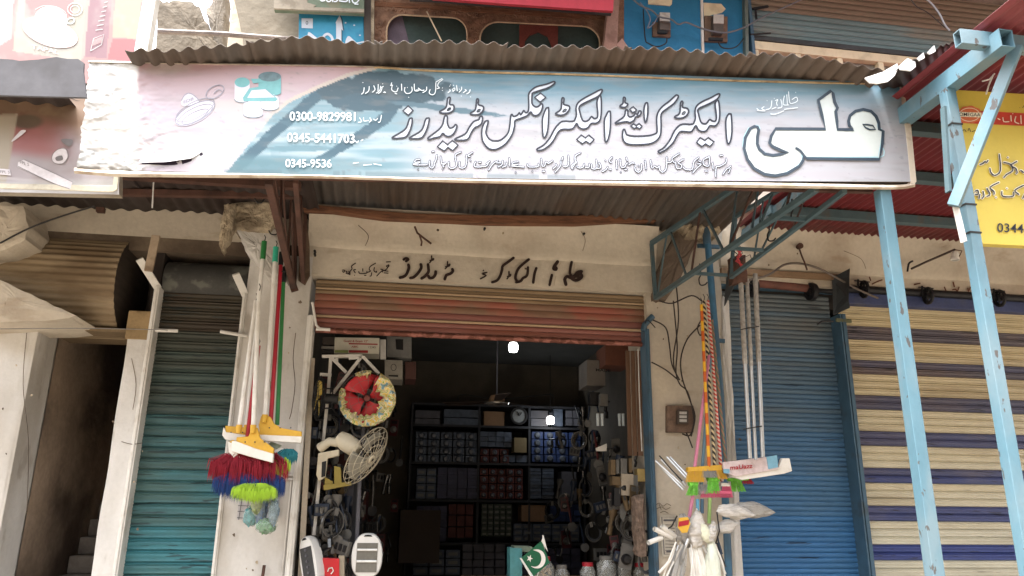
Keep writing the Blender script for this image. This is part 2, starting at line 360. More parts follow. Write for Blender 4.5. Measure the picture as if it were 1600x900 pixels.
# sooty band round the left drums
# central lintel: lower painted band, then the upper part leaning outwards to the timber
def lintel(x0, x1, z0, zr, zt, lean, name, mat, seed):
    prof = [(.1, z0), (.0, z0+.004), (-.002, (z0+zr)/2), (.0, zr-.01), (-.014, zr), (-.022, zr+.012), (-.03, zr+.05)]
    for k in range(1, 7): prof.append((-.03-lean*(k/6)**1.6, zr+.05+(zt-zr-.05)*k/6))
    mb = MB(); N = 40
    def f(u, v):
        i = v*(len(prof)-1); i = min(int(round(i)), len(prof)-1); y, z = prof[i]; x = x0+(x1-x0)*u
        return (x, y+.01*mnoise.noise(Vector((x*1.7, z*3, seed))), z+.008*mnoise.noise(Vector((x*2.1, 3, seed)))*(1 if i > 1 else 0))
    mb.grid(f, N, len(prof)-1); mb.box(x0, x1, .11, .5, z0, zt+.3)
    return part(mb, name, mat, smooth=True)
LT = lintel(-.70, 1.93, 3.222, 3.445, 3.72, .10, 'lintel', plaster, 1)
lintel(2.46, 6.6, 3.345, 3.475, 3.80, .10, 'lintel', plaster, 2)
# corbels of broken plaster
def corbel(outline, Y, depth, mat, label, seed, amp=.03):
    mb = MB(); rough_block(mb, dens(outline, 5, 1.3, seed), Y, depth, amp, seed)
    return part(mb, 'corbel', mat, label, smooth=False)
corbel([(363,318),(425,312),(432,345),(420,360),(385,358),(362,352)], -.22, .3, plaster_rough, 'crumbling plaster corbel above the white brooms', 1, .012)
corbel([(362,352),(385,358),(428,356),(440,372),(446,438),(418,432),(400,408),(384,392),(376,372)], -.14, .25, plaster_w, 'smooth white haunch under the crumbling corbel', 2, .012)
corbel([(350,320),(366,318),(365,350),(352,380),(346,394),(342,372)], -.3, .1, plaster_rough, 'ragged hanging strip of render', 3, .02)
corbel([(1050,322),(1136,308),(1134,350),(1118,372),(1070,372),(1056,352)], -.10, .2, plaster_rough, 'crumbling plaster corbel behind the blue pipe', 4)
corbel([(1062,352),(1094,348),(1092,372),(1062,438),(1040,470),(1022,468),(1024,430)], -.06, .12, M('grey_brown_render', (112,96,82), .9, var=.2, dirt=(80,66,56), da=.5), 'grey brown haunch behind the blue truss', 9, .015)
corbel([(-40,322),(36,322),(44,352),(40,374),(2,392),(-40,400)], -.3, .4, plaster, 'plaster corbel in the upper left', 5, .008)
corbel([(-60,420),(2,438),(60,466),(118,493),(100,498),(-60,508)], -.30, .5, plaster, 'sloping plaster underside left of the stair', 6, .004)
# stairwell
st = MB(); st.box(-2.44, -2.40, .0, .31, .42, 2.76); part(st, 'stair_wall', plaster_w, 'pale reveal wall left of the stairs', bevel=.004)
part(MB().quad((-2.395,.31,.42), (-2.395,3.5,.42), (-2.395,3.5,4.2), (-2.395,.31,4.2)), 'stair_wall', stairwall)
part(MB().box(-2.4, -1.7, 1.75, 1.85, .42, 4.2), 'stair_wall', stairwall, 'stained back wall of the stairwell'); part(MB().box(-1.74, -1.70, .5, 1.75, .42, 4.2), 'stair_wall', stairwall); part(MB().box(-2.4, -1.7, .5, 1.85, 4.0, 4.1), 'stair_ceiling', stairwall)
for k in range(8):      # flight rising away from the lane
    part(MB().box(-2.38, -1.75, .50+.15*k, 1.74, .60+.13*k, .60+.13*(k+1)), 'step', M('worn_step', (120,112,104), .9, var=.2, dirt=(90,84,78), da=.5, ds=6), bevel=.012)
# shop interior shell
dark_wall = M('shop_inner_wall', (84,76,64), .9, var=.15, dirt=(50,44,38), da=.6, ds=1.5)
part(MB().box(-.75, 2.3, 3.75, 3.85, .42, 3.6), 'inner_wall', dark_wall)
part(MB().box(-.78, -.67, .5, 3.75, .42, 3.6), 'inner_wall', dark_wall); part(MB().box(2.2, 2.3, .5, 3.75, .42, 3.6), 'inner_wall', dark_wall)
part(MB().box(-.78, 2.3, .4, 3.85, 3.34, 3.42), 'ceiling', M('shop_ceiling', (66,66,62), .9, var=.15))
part(MB().box(-.78, 2.3, .0, 3.85, .424, .44), 'floor', concrete)
# body of the building behind the units, so that light does not leak in
part(MB().box(-6, -2.5, .5, 4, .42, 4.1).box(-1.7, -.8, .5, 4, .42, 4.1).box(2.32, 6.6, .5, 4, .42, 4.1).box(-6, 6.6, .5, 4.2, 4.12, 4.3), 'rear_masonry', concrete)
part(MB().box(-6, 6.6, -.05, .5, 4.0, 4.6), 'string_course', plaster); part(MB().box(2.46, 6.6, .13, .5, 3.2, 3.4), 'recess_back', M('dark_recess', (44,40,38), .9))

# ------------------------------------------------------------ roller shutters
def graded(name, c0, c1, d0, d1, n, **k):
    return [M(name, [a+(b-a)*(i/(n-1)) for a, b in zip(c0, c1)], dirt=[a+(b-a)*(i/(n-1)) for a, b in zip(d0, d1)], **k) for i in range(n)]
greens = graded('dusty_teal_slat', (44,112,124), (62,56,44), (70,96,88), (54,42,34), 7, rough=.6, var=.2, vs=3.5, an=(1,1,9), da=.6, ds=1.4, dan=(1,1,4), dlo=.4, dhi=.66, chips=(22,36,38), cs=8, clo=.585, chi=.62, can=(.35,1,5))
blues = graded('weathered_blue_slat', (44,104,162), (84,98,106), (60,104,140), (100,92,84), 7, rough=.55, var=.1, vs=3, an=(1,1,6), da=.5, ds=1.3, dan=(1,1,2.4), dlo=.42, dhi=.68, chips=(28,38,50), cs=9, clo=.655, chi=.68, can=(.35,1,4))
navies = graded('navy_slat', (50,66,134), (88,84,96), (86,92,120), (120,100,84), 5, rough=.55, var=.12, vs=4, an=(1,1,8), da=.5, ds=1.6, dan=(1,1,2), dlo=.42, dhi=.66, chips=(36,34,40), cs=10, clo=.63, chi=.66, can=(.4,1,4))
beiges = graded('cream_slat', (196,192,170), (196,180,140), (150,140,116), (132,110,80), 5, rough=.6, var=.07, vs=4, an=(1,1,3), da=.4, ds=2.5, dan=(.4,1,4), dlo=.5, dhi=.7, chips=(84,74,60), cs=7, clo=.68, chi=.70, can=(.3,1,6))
def slat_mesh(name, L, h, mat, d=.012, kind=0):
    if kind == 0: pr = [(0, 0), (-d*.7, h*.18), (-d, h*.45), (-d*.8, h*.75), (-d*.15, h*.93), (.004, h*.97), (.004, h)]
    else: pr = [(0, 0), (-d, h*.12), (-d*.5, h*.28), (-d*.5, h*.38), (-d, h*.5), (-d, h*.62), (-d*.4, h*.74), (-d, h*.86), (-d*.2, h*.97), (.003, h)]
    mb = MB(); n = len(pr); N = 5
    for i in range(N+1):
        x = -L/2+L*i/N
        for y, z in pr: mb.v.append(Vector((x, y, z)))
    for i in range(N):
        for k in range(n-1): mb.f.append((i*n+k, (i+1)*n+k, (i+1)*n+k+1, i*n+k+1))
    return mb.mesh(name, mat, smooth=True)
def shutter(name, label, x0, x1, z0, z1, h, mats, Y, kind=0, d=.012, seq=None, dulling=.5):  # slat tones turn browner and duller in steps towards the top
    sh = bpy.data.objects.new(name, None); COL.objects.link(sh); sh.parent = B; sh.location = Vector(((x0+x1)/2, Y, z0))-wloc(B); sh['label'] = label
    ms = [slat_mesh('slat', x1-x0, h, m, d, kind) for m in mats]; n = int((z1-z0)/h); r = random.Random(3)
    for k in range(n):
        t_ = max(0, min(.999, (k/n-dulling)/(1-dulling)+r.uniform(-.07,.07))); mi = int(t_*len(ms)) if not seq else seq[k % len(seq)]*5+int(t_*5)
        o = inst(ms[mi], 'slat', ((x0+x1)/2, Y+r.uniform(-.0015, .0015), z0+k*h), sh)
        o.rotation_euler = (r.uniform(-.02, .02), r.uniform(-.0012, .0012), 0)
    return sh
gsh = shutter('roller_shutter', 'closed teal green roller shutter with dusty slats', -1.67, -1.10, .46, 3.10, .073, greens, .10, kind=1, d=.011, dulling=.30)
bsh = shutter('roller_shutter', 'closed blue roller shutter right of the shop', 2.465, 3.425, .46, 3.33, .0365, blues, .12, d=.0085, dulling=.30)
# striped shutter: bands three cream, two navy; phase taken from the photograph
ssh = shutter('roller_shutter', 'closed cream and navy striped roller shutter', 3.50, 6.2, .441, 3.242, .0560, beiges+navies, .12, seq=[1, 1, 0, 0, 0], d=.009, dulling=.2, kind=1)
# drums
def part_mesh(mb, name, mat, par, **k): return mb.build(name, mat, par, **k)
d = MB(); d.lathe([(.0,0),(.15,0),(.15,.58),(0,.58)], (-1.68, .20, 3.17), (1,0,0), 24); part_mesh(d, 'drum', M('dark_drum', (62,62,60), .7, var=.2, dirt=(110,112,104), da=.6, ds=5, dlo=.58, dhi=.66), gsh, smooth=True)
# guide rails (angle iron), bent outwards at the head
def rail(par, x, side, mat, w=.035, z0=.43, z1=3.06, Y=-.0, head=True, hz=.14, hx=-.06, label=None):
    mb = MB(); mb.box(x, x+w, Y-.012, Y+.12, z0, z1); mb.box(x+w*.3, x+w*.7, Y-.022, Y-.012, z0, z1)
    if head: mb.bar((x+w/2, Y+.02, z1-.01), (x+w/2+hx, Y-.14, z1+hz), .05, .02, (0,1,0))
    o = mb.build('guide_rail', mat, par, bevel=.003)
    if label: o['label'] = label
rail(gsh, -1.705, 1, white_p, z1=3.08, hx=-.10, hz=.15)
rail(gsh, -1.112, 1, white_p, .028, z1=3.06, hx=-.05, hz=.10)
mb = MB(); mb.bar(P(232,424,-.12), P(244,368,-.12), .055, .02, (0,1,0)); part_mesh(mb, 'guide_board', M('old_grey_board', (168,148,124), .85, dirt=(96,74,56), da=.6, ds=9), gsh, bevel=.003)
for a, b in (((243,516), (278,517)), ((344,518), (386,525))):
    part_mesh(MB().tube([P(*a, -.05), P(*b, -.03)], .012, 8), 'shutter_stop', white_p, gsh, smooth=True)
# central faded red shutter, half rolled up
csh = bpy.data.objects.new('roller_shutter', None); COL.objects.link(csh); csh.parent = B; csh.location = Vector((.6, .12, 2.8))-wloc(B); csh['label'] = 'raised tan and faded red roller shutter over the shop opening'
zs = [2.845, 2.895, 2.93, 2.950, 3.005, 3.06, 3.11, 3.14, 3.155, 3.185, 3.215]
sm = [red_sl, red_sl, cream_rib, red_sl, brownred_sl, brownred_sl, tan_sl, cream_rib, tan_sl, tan_sl]
for k in range(len(zs)-1):
    h = zs[k+1]-zs[k]; rib = sm[k] is cream_rib; dd = .02 if rib else .013
    m_ = slat_mesh('slat', 2.50, h, sm[k], dd if rib else .007, 0); yb = .09-.02*math.sin((zs[k]-2.84)/.4*PI/2)*0
    inst(m_, 'slat', (.625, .07 if not rib else .066, zs[k]), csh)
mb = MB(); mb.grid(lambda u, v: (-.60+2.44*u, .055-.02*math.sin(v*PI)+.003*mnoise.noise(Vector((u*60, v, 1))), 2.812+.035*v+.004*mnoise.noise(Vector((u*50, 2, 1)))), 90, 4)
part_mesh(mb, 'bottom_bar', M('rust_worn_bar', (158,96,84), .8, var=.25, vs=30, dirt=(92,52,40), da=.8, ds=18, dlo=.45, dhi=.55), csh, smooth=True, solid=.006)
rail(csh, -.655, 1, white_p, .045, z1=2.92, Y=-.015, head=False)
mb = MB(); mb.tube([P(488,472,-.02), P(494,508,-.02), P(500,514,-.02)], .009, 8); mb.tube([P(494,514,-.02), P(516,515,-.02)], .012, 8); part_mesh(mb, 'latch_rod', white_p, csh, smooth=True)
rail(csh, 1.815, 1, duskblue, .035, z1=2.93, Y=-.02, head=False)
part_mesh(MB().tube([P(1005,517,-.02), P(1007,508,-.02), P(1014,500,-.03), P(1020,494,-.03)], .022, 8), 'rail_head', duskblue, csh, smooth=True)
# blue shutter: rollers, brown axle, side plate, rail
for a in ((1176,450), (1268,456)):
    c = P(*a, .0); mb = MB(); mb.lathe([(.035,-.02),(.07,-.02),(.075,0),(.07,.02),(.035,.02)], c, (1,.1,0), 20); mb.lathe([(0,-.026),(.03,-.026),(.03,.026),(0,.026)], c, (1,.1,0), 12); part_mesh(mb, 'roller_wheel', blacksteel, bsh, smooth=True)
part_mesh(MB().tube([P(1183,442,.03), P(1262,450,.03)], .036, 14), 'axle', M('red_brown_drum', (112,66,54), .7, dirt=(60,44,40), da=.6, ds=7), bsh, smooth=True)
part_mesh(MB().tube([P(1262,452,.05), P(1330,458,.05)], .02, 10), 'axle', blacksteel, bsh, smooth=True)
part_mesh(MB().box(2.46, 3.5, -.03, .12, 3.405, 3.455), 'head_board', M('tan_board', (140,112,84), .85, dirt=(92,66,50), da=.6, ds=6), bsh, bevel=.004)
part_mesh(MB().box(2.46, 3.46, .05, .12, 3.325, 3.405), 'head_board', duskblue, bsh)
pts = [P(1300,434,-.02), P(1328,419,-.12), P(1326,468,-.2), P(1328,480,-.2), P(1302,492,-.02)]
part_mesh(MB().prism(pts, (.012, .02, 0)), 'side_plate', darkgrey, bsh, bevel=.002)
pts = [P(1136,424,-.02), P(1160,398,-.2), P(1150,440,-.2), P(1130,482,-.02)]
part_mesh(MB().prism(pts, (.012, .02, 0)), 'side_plate', darkgrey, bsh, bevel=.002)
mb = MB(); mb.box(3.425, 3.437, -.02, .15, .43, 3.13).box(3.445, 3.475, -.02, .15, .43, 3.13).box(3.437, 3.445, 0.02, .15, .43, 3.13); part_mesh(mb, 'guide_rail', duskblue, bsh, bevel=.002)
part_mesh(MB().tube([P(1302,502,-.04), P(1284,502,-.06), P(1277,507,-.06)], .007, 6), 'hook', blacksteel, bsh)
part_mesh(MB().bar(P(1306,500,-.01), P(1330,502,-.01), .02, .03), 'latch', M('dull_green_metal', (96,100,72), .7), ssh, bevel=.004)
# striped shutter rollers
part_mesh(MB().tube([(3.5,.0,3.345), (6.2,.0,3.345)], .03, 12), 'axle', blacksteel, ssh, smooth=True)
part_mesh(MB().box(3.49, 6.2, .03, .12, 3.235, 3.325), 'head_board', M('navy_board', (60,72,118), .6, var=.2, dirt=(92,92,96), da=.4, ds=4), ssh, bevel=.006)
for a in ((1350,452), (1450,462), (1562,466)):
    c = P(*a, -.03); mb = MB(); mb.tube([c+Vector((.0, .055*math.cos(t), .062*math.sin(t))) for t in np.linspace(0, 2*PI, 15)], .014, 6, False)
    for t in (.4, 1.9, 3.6, 5.1): mb.bar(c, c+Vector((0, .05*math.cos(t), .06*math.sin(t))), .012, .012)
    mb.lathe([(0,-.03),(.026,-.03),(.026,.03),(0,.03)], c, (1,0,0), 12)
    mb.bar(c+Vector((-.08,-.01,.065)), c+Vector((.05,-.01,.06)), .008, .008); mb.bar(c+Vector((-.04,0,.08)), c+Vector((-.055,0,-.0)), .012, .012)
    part_mesh(mb, 'roller_wheel', blacksteel, ssh, smooth=True)
# stair shutter: big brown ribbed drum cover
ssd = bpy.data.objects.new('shutter_drum', None); COL.objects.link(ssd); ssd.parent = B; ssd.location = Vector((-2.4, .0, 3.1))-wloc(B); ssd['label'] = 'big brown ribbed shutter drum over the stair entrance'
prof = []
mb = MB(); NA = 130; c0 = Vector((-1.93, .27, 3.115)); RR = .36
def drum(u, v):
    a = -.55*PI+v*1.25*PI; r = RR+.0045*math.cos(v*28*2*PI); x = -3.6+u*1.66
    return (x, c0.y-r*math.cos(a), c0.z+r*math.sin(a))
mb.grid(drum, 6, 26*8); part_mesh(mb, 'drum_cover', brown_sl, ssd, smooth=True)
part_mesh(MB().lathe([(0,.0),(.10,.004),(.356,.0),(.356,-.02)], (-1.94, .27, 3.115), (1,0,0), 40), 'drum_end', M('dark_drum_end', (66,56,48), .8, var=.25, vs=5, an=(1,1,6)), ssd, smooth=True)
part_mesh(MB().box(-1.76, -1.70, .10, .5, 2.72, 3.36), 'drum_bracket', M('dark_bracket', (50,42,38), .9), ssd)
part_mesh(MB().box(-2.4, -1.70, .04, .50, 2.755, 2.78), 'drum_tray', M('tray_board', (120,100,72), .9), ssd)
def proj(p):
    q = Vector(p)-CAM; x, y, z = q.dot(R_), q.dot(F_), q.dot(U_); c = R_*x*0
    d = Vector((0,0,0)); m = Matrix((R_, F_, U_)).transposed()   # columns R,F,U in camera space
    c = R_*q.x+F_*q.y+U_*q.z
    return 800+c.x/-c.z*FPX, 450-c.y/-c.z*FPX
# ============================================================ small corrugated canopy over the shop
CN = thing('corrugated_canopy', (.6, 0, 3.7), 'weathered corrugated iron canopy above the long white signboard', 'canopy')
edge = [(196,78),(204,75),(270,74),(336,69),(405,64),(470,58),(490,58),(556,66),(628,67),(700,66),(781,70),(826,69),(900,71),(992,74),(1076,78),(1175,86),(1240,88),(1300,97),(1350,106),(1378,112)]
def signY(x): return -1.70+(x+1.64)/(2.64+1.64)*-.38
ex, ez = [], []
for a in edge:
    Y = -1.9
    for _ in range(6): q = P(a[0], a[1], Y); Y = signY(q.x)-.135
    ex.append(q.x); ez.append(q.z)
def corr_sheet(name, par, mat, x0, x1, yf, yb, zf, zb, pitch=.076, amp=.011, ny=8, seed=0, solid=.0016, label=None, jag=.012, z_of=None):
    mb = MB(); n = int((x1-x0)/pitch*8)
    def f(u, v):
        x = x0+(x1-x0)*u; yy = yf(x) if callable(yf) else yf; yy += jag*mnoise.noise(Vector((x*7, seed, 0)))
        y = yy+(yb-yy)*v; a = zf(x) if callable(zf) else zf; b = zb(x) if callable(zb) else zb
        z = a+(b-a)*v + amp*math.cos((x-x0)/pitch*2*PI)*(1+.25*mnoise.noise(Vector((x*3, y*1.5, seed)))) + .006*mnoise.noise(Vector((x*2, y*2, seed+9)))
        return (x+.004*mnoise.noise(Vector((x*9, y*2, 1))), y, z)
    mb.grid(f, n, ny); o = mb.build(name, mat, par, smooth=True, solid=solid)
    if label: o['label'] = label
    return o
wz = lambda x: 3.745+.012*math.sin(x*2)
fz = lambda x: float(np.interp(x, ex, ez))-.004
cuts = [-1.41, -.83, -.19, .45, 1.10, 1.75, 2.44]
for i in range(6):
    corr_sheet('corrugated_sheet', CN, galv if i not in (2,) else galv, cuts[i]-.02, cuts[i+1]+.02, lambda x, i=i: signY(x)-.135-.012*((i*7) % 3-1), .06, lambda x, i=i: fz(x)+.003*(i % 2), lambda x, i=i: wz(x)+.003*(i % 2), seed=i)
# frame under the sheets
mb = MB(); mb.bar((-1.40, signY(-1.4)+.06, 3.80), (2.60, signY(2.6)+.06, 3.845), .04, .04); mb.build('purlin', rustbrown, CN, bevel=.002)
mb = MB(); mb.bar((-1.40, -1.62, 3.225), (2.50, -1.90, 3.30), .03, .03); mb.build('purlin', rustbrown, CN, bevel=.002)
mb = MB(); mb.bar((-1.35, -1.0, 3.745), (2.45, -1.0, 3.765), .035, .035); mb.build('purlin', rust, CN, bevel=.002)
mb = MB(); mb.prism([P(x, y, -.16) for x, y in ((474,318),(560,326),(640,333),(760,336),(900,337),(1050,328),(1092,322),(1092,338),(1050,344),(900,350),(760,348),(700,345),(600,341),(520,330),(474,328))], (0, .07, 0))
o = mb.build('wall_plate', timber, CN, bevel=.003); o['label'] = 'bowed old timber along the top of the wall'
mb = MB(); mb.bar(P(186,301,-.35), P(470,306,-.35), .04, .045); mb.build('purlin', rustbrown, CN, bevel=.002)
# lattice brackets (trusses)
def truss(par, b0, b1, t0, t1, mat, w, bxs, txs, pairs, label, dX=0, mat2=None, stubs=True):
    """pairs: (bottom param, top param) of each web member"""
    b0, b1, t0, t1 = (Vector(a)+Vector((dX,0,0)) for a in (b0, b1, t0, t1))
    o1 = MB().bar(b0, b1, w, w).build('chord', mat, par, bevel=.002); MB().bar(t0, t1, w, w).build('chord', mat, par, bevel=.002)
    MB().bar(b0, t0, w*.8, w*.8).build('end_post', mat, par)
    for i, (tb, tt) in enumerate(pairs):
        MB().bar(b0.lerp(b1, tb), t0.lerp(t1, tt), w*.62, w*.3, (1,0,0)).build('web_member', mat2 if (mat2 and i % 3 == 2) else mat, par)
def tparam(a, b, px):
    lo, hi = 0.0, 1.0; up = proj(b)[0] > proj(a)[0]
    for _ in range(30):
        m = (lo+hi)/2; x = proj(Vector(a).lerp(Vector(b), m))[0]
        if (x < px) == up: lo = m
        else: hi = m
    return lo
TR = thing('lattice_bracket', (1.87, -.08, 3.14), 'blue green steel lattice bracket right of the shop opening', 'bracket')
b0, b1, t0 = P(1024,466,-.08), P(1276,295,-2.0), P(1018,380,-.08)
tq = P(1144,296,-1.0); t1 = t0+(tq-t0)*((2.0-.08)/(1-.08))
pr = [(tparam(b0, b1, bx), tparam(t0, t1, tx)) for bx, tx in ((1027,1042),(1073,1047),(1080,1094),(1131,1098),(1140,1152))]
pr += [(.55, .62), (.68, .62), (.72, .75), (.86, .8)]
truss(TR, b0, b1, t0, t1, teal, .032, 0, 0, pr, '', mat2=rustbrown)
c0, c1 = b0.lerp(b1, .28)+Vector((.30,0,0)), b1+Vector((.16,0,0)); d0, d1 = t0.lerp(t1, .28)+Vector((.30,0,0)), t1+Vector((.30,0,0))
truss(TR, c0, c1, d0, d1, teal, .026, 0, 0, [(.25,.2),(.3,.42),(.6,.55)], '', mat2=rustbrown)
for t in (.3, .55, .8): MB().bar(b0.lerp(b1, t), b0.lerp(b1, t)+Vector((.28-.1*t,0,0)), .02, .02).build('cross_tie', teal, TR)
hk = lambda a, Y, s=1: [P(a[0]-3*s, a[1]-24*s, Y), P(a[0]-1*s, a[1]-8*s, Y), P(a[0]-4*s, a[1]+0*s, Y), P(a[0]-2*s, a[1]+9*s, Y), P(a[0]+5*s, a[1]+9*s, Y), P(a[0]+9*s, a[1]+5*s, Y)]
for i, (a, Y) in enumerate((((1203,367), -1.25), ((1240,335), -1.5), ((1096,436), -.5))):
    tag(MB().tube([Vector(v) for v in crom([tuple(p) for p in hk(a, Y)], False, 3)], .005, 5).build('wire_hook', blacksteel, None, smooth=True),
        ('bent wire hook hanging midway along the blue bracket', 'wire hook nearest the signboard on the blue bracket', 'twisted wire hook beside the blue pipe on the blue bracket')[i], 'hook', 'wire hooks on the blue bracket')
TL = thing('lattice_bracket', (-.68, -.05, 3.1), 'brown rusted lattice bracket left of the shop opening', 'bracket')
a0, a1, e0 = P(459,450,-.05), P(420,283,-1.6), P(462,322,-.05); e1 = e0+Vector((-.02,-1.5,.02))
truss(TL, a0, a1, e0, e1, rustbrown, .04, 0, 0, [(0,.15),(.3,.15),(.3,.45),(.6,.45),(.6,.75),(.85,.75)], '')
f0, f1, g0 = P(474,440,-.04), P(462,283,-1.6), P(478,326,-.04); 
truss(TL, f0, f1, g0, g0+Vector((0,-1.5,.02)), rustbrown, .028, 0, 0, [(0,.2),(.35,.2),(.35,.55),(.7,.55)], '')
MB().prism([P(x, y, -.05) for x, y in ((463,330),(478,334),(483,380),(484,430),(476,445),(466,438),(468,400),(470,370))], (0, .02, 0)).build('gusset_plate', M('brown_grey_plate', (104,84,66), .8, var=.25, dirt=(60,46,38), da=.6, ds=9), TL)
MB().bar(P(458,446,-.07), P(461,455,-.07), .05, .02, (0,1,0)).build('foot_plate', rust, TL)

# ============================================================ left neighbour canopy
CL = thing('corrugated_canopy', (-2.6, 0, 3.6), 'dark sooty canopy over the left hand shops', 'canopy')
corr_sheet('corrugated_sheet', CL, galv_d, -3.9, -1.78, -1.80, .12, 3.655, 3.655, pitch=.11, amp=.009, seed=21, jag=.03)
corr_sheet('corrugated_sheet', CL, galv_d, -1.82, -.62, -1.45, .12, 3.70, 3.665, pitch=.09, amp=.008, seed=22)
MB().bar((-3.9,-1.38,3.66), (-1.4,-1.38,3.66), .04, .04).build('purlin', rustbrown, CL)
MB().bar((-3.9,-.6,3.63), (-.7,-.6,3.65), .05, .05).build('purlin', rustbrown, CL)
MB().bar(P(158,325,-.1), P(157,332,-.1), .04, .05).build('bracket_stub', rust, CL)
mb = MB(); mb.prism([P(x, y, -1.86) for x, y in ((-30,90),(20,93),(30,95),(60,93),(88,89),(105,92),(122,92),(131,98),(130,112),(135,152),(-30,148))], (0, .015, 0)); o = mb.build('fascia_sheet', tarp, CL); o['label'] = 'dark grey fascia sheet over the left sign'

# ============================================================ main signboard
PA = P(125,180,-1.70); PB = P(1420,210,-2.08); PN = Vector((PB.y-PA.y, -(PB.x-PA.x), 0))
SP = Plane(PA, PN); SN = SP.n
SB = thing('signboard', SP(770,290), 'long white and pale blue shop signboard with large outlined Urdu lettering', 'signboard')
TLc, TRc, BRc, BLc = (140,96), (1410,130), (1427,284), (121,264)
def bil(u, v):
    return (TLc[0]*(1-u)+TRc[0]*u)*(1-v)+(BLc[0]*(1-u)+BRc[0]*u)*v, (TLc[1]*(1-u)+TRc[1]*u)*(1-v)+(BLc[1]*(1-u)+BRc[1]*u)*v
def signpos(u, v):
    x, y = bil(u, v); y += 8*math.sin(v*PI/2)*math.sin(u*PI)*.6+ (-10*math.sin(u*PI)*(1-v)*.35)
    if u == 0: x += 5*mnoise.noise(Vector((v*9, 2, 0)))+3*mnoise.noise(Vector((v*30, 2, 0)))
    wr = max(0, min(1, (300-x)/120)); k = .0012*mnoise.noise(Vector((x*.035, y*.02, 0)))
    k -= wr*(.014*abs(mnoise.noise(Vector((x*.03+y*.012, y*.05, 3))))+.008*abs(mnoise.noise(Vector((x*.09, y*.13, 5)))))
    return SP(x, y, .0030+k), x, y
ARC = [(352,272),(375,243),(400,212),(425,180),(455,157),(500,136),(545,118),(588,107)]
def signcol(x, y):
    n = x.size; c = np.zeros((n, 3))
    yc = y-(x-770)*.02
    # right/centre: watery sky print
    t = sst(108, 190, yc+18*(fbm(x*.012, y*.05)-.5)*2)
    c[:] = np.array((98,150,174))[None]*(1-t[:, None])+np.array((206,208,218))[None]*t[:, None]
    st = fbm(x*.006, y*.13, 4); c = mixc(c, (160,180,196), .6*sst(.52, .72, st)*sst(240, 150, yc))
    c = mixc(c, (92,144,168), .6*sst(.5, .68, fbm(x*.008+9, y*.09+4))*sst(190, 130, yc)*sst(1450, 700, x))
    c = mixc(c, (206,202,212), .5*sst(.45, .7, fbm(x*.007+3, y*.11+8))*sst(130, 190, yc))
    c = mixc(c, (120,122,124), .55*sst(124, 108, yc+10*fbm(x*.02, x*.0+5)))
    # inside the arc: bay with palms
    arcx = np.interp(y, [p[1] for p in ARC][::-1], [p[0] for p in ARC][::-1])
    inside = (x > arcx)
    bay = sst(690, 600, x)*inside
    bt = sst(.35, .7, fbm(x*.01+5, y*.1+2)); base = np.array((132,172,188))[None]*(1-bt[:, None])+np.array((186,206,216))[None]*bt[:, None]
    c = c*(1-bay[:, None])+base*bay[:, None]
    tc = (62,102,122)
    dist = lambda pts: dpoly(x+5*(fbm(x*.15, y*.15)-.5), y+5*(fbm(x*.2+7, y*.2)-.5), pts)
    m = inside*sst(1.2, 0, dist([(362,270),(398,236),(430,205),(470,172),(505,140)])-8); c = mixc(c, tc, m)
    m = inside*sst(1.2, 0, dist([(455,268),(500,250),(540,226),(578,202),(605,182),(618,160),(624,140)])-np.interp(x, [460,620], [4, 9])); c = mixc(c, tc, m)
    cr = ((x-600)/108)**2+((y-140)/28)**2+1.1*(fbm(x*.06, y*.09)-.5); m = inside*sst(1.05, .85, cr); c = mixc(c, (56,90,106), m)
    cr = ((x-575)/65)**2+((y-160)/14)**2+1.2*(fbm(x*.08+4, y*.12)-.5); m = inside*sst(1.0, .8, cr); c = mixc(c, (62,98,116), m)
    cr = ((x-700)/95)**2+((y-163-(x-640)*.12)/5)**2+1.0*(fbm(x*.08+4, y*.3)-.5); m = inside*sst(1.0, .7, cr); c = mixc(c, (92,128,146), m)
    cr = ((x-470)/60)**2+((y-232)/5)**2+1.0*(fbm(x*.08+4, y*.3)-.5); m = inside*sst(1.0, .7, cr); c = mixc(c, (104,146,162), m*.8)
    m = inside*sst(720, 420, x)*sst(250, 266, yc+6); c = mixc(c, (96,138,152), m*.9)
    m = inside*(fbm(x*.03+2, y*.1+9) > .6)*sst(500, 380, x); c = mixc(c, (110,150,166), m*.5)
    # white edge line along the arc
    d = dpoly(x, y, ARC); m = sst(5.5, 4, d)*(~inside | (d < 1.5))*sst(230, 150, y); c = mixc(c, (226,214,204), m)
    # left lavender and pink ground
    L = ~inside
    lv = np.zeros((n, 3)); t = sst(100, 190, y+14*fbm(x*.02, y*.02)); lv[:] = np.array((214,178,184))[None]*(1-t[:, None])+np.array((216,206,220))[None]*t[:, None]
    lv = mixc(lv, (222,216,212), .6*sst(.5, .7, fbm(x*.012+6, y*.03)))
    k = (L & (d > 4))[:, None]; c = np.where(k, lv, c)
    # blank white flex at the left end
    wl = sst(219, 212, x+3*(fbm(x*.0+1, y*.08)-.5)); c = mixc(c, (255,255,255), wl)
    m = wl*sst(.6, .72, fbm(x*.05, y*.11+3))*sst(170, 230, y); c = mixc(c, (190,196,198), m*.6)
    m = wl*sst(112, 100, y)*sst(.5, .6, fbm(x*.08, y*.2)); c = mixc(c, (200,198,194), m*.5)
    m = sst(250, 262, y)*sst(236, 222, x)*sst(.38, .55, fbm(x*.08+2, y*.16)); c = mixc(c, (120,114,104), m*.8)
    wr = sst(.62, .66, fbm(x*.04+y*.02, y*.16+x*.03, 5))*sst(320, 240, x)*sst(180, 215, y)*(x > 215); c = mixc(c, (168,160,172), wr*.6)
    # bloom of white around the tear
    m = sst(14, 4, dpoly(x, y, [(230,252),(300,243),(318,236)])); c = mixc(c, (232,232,234), m)
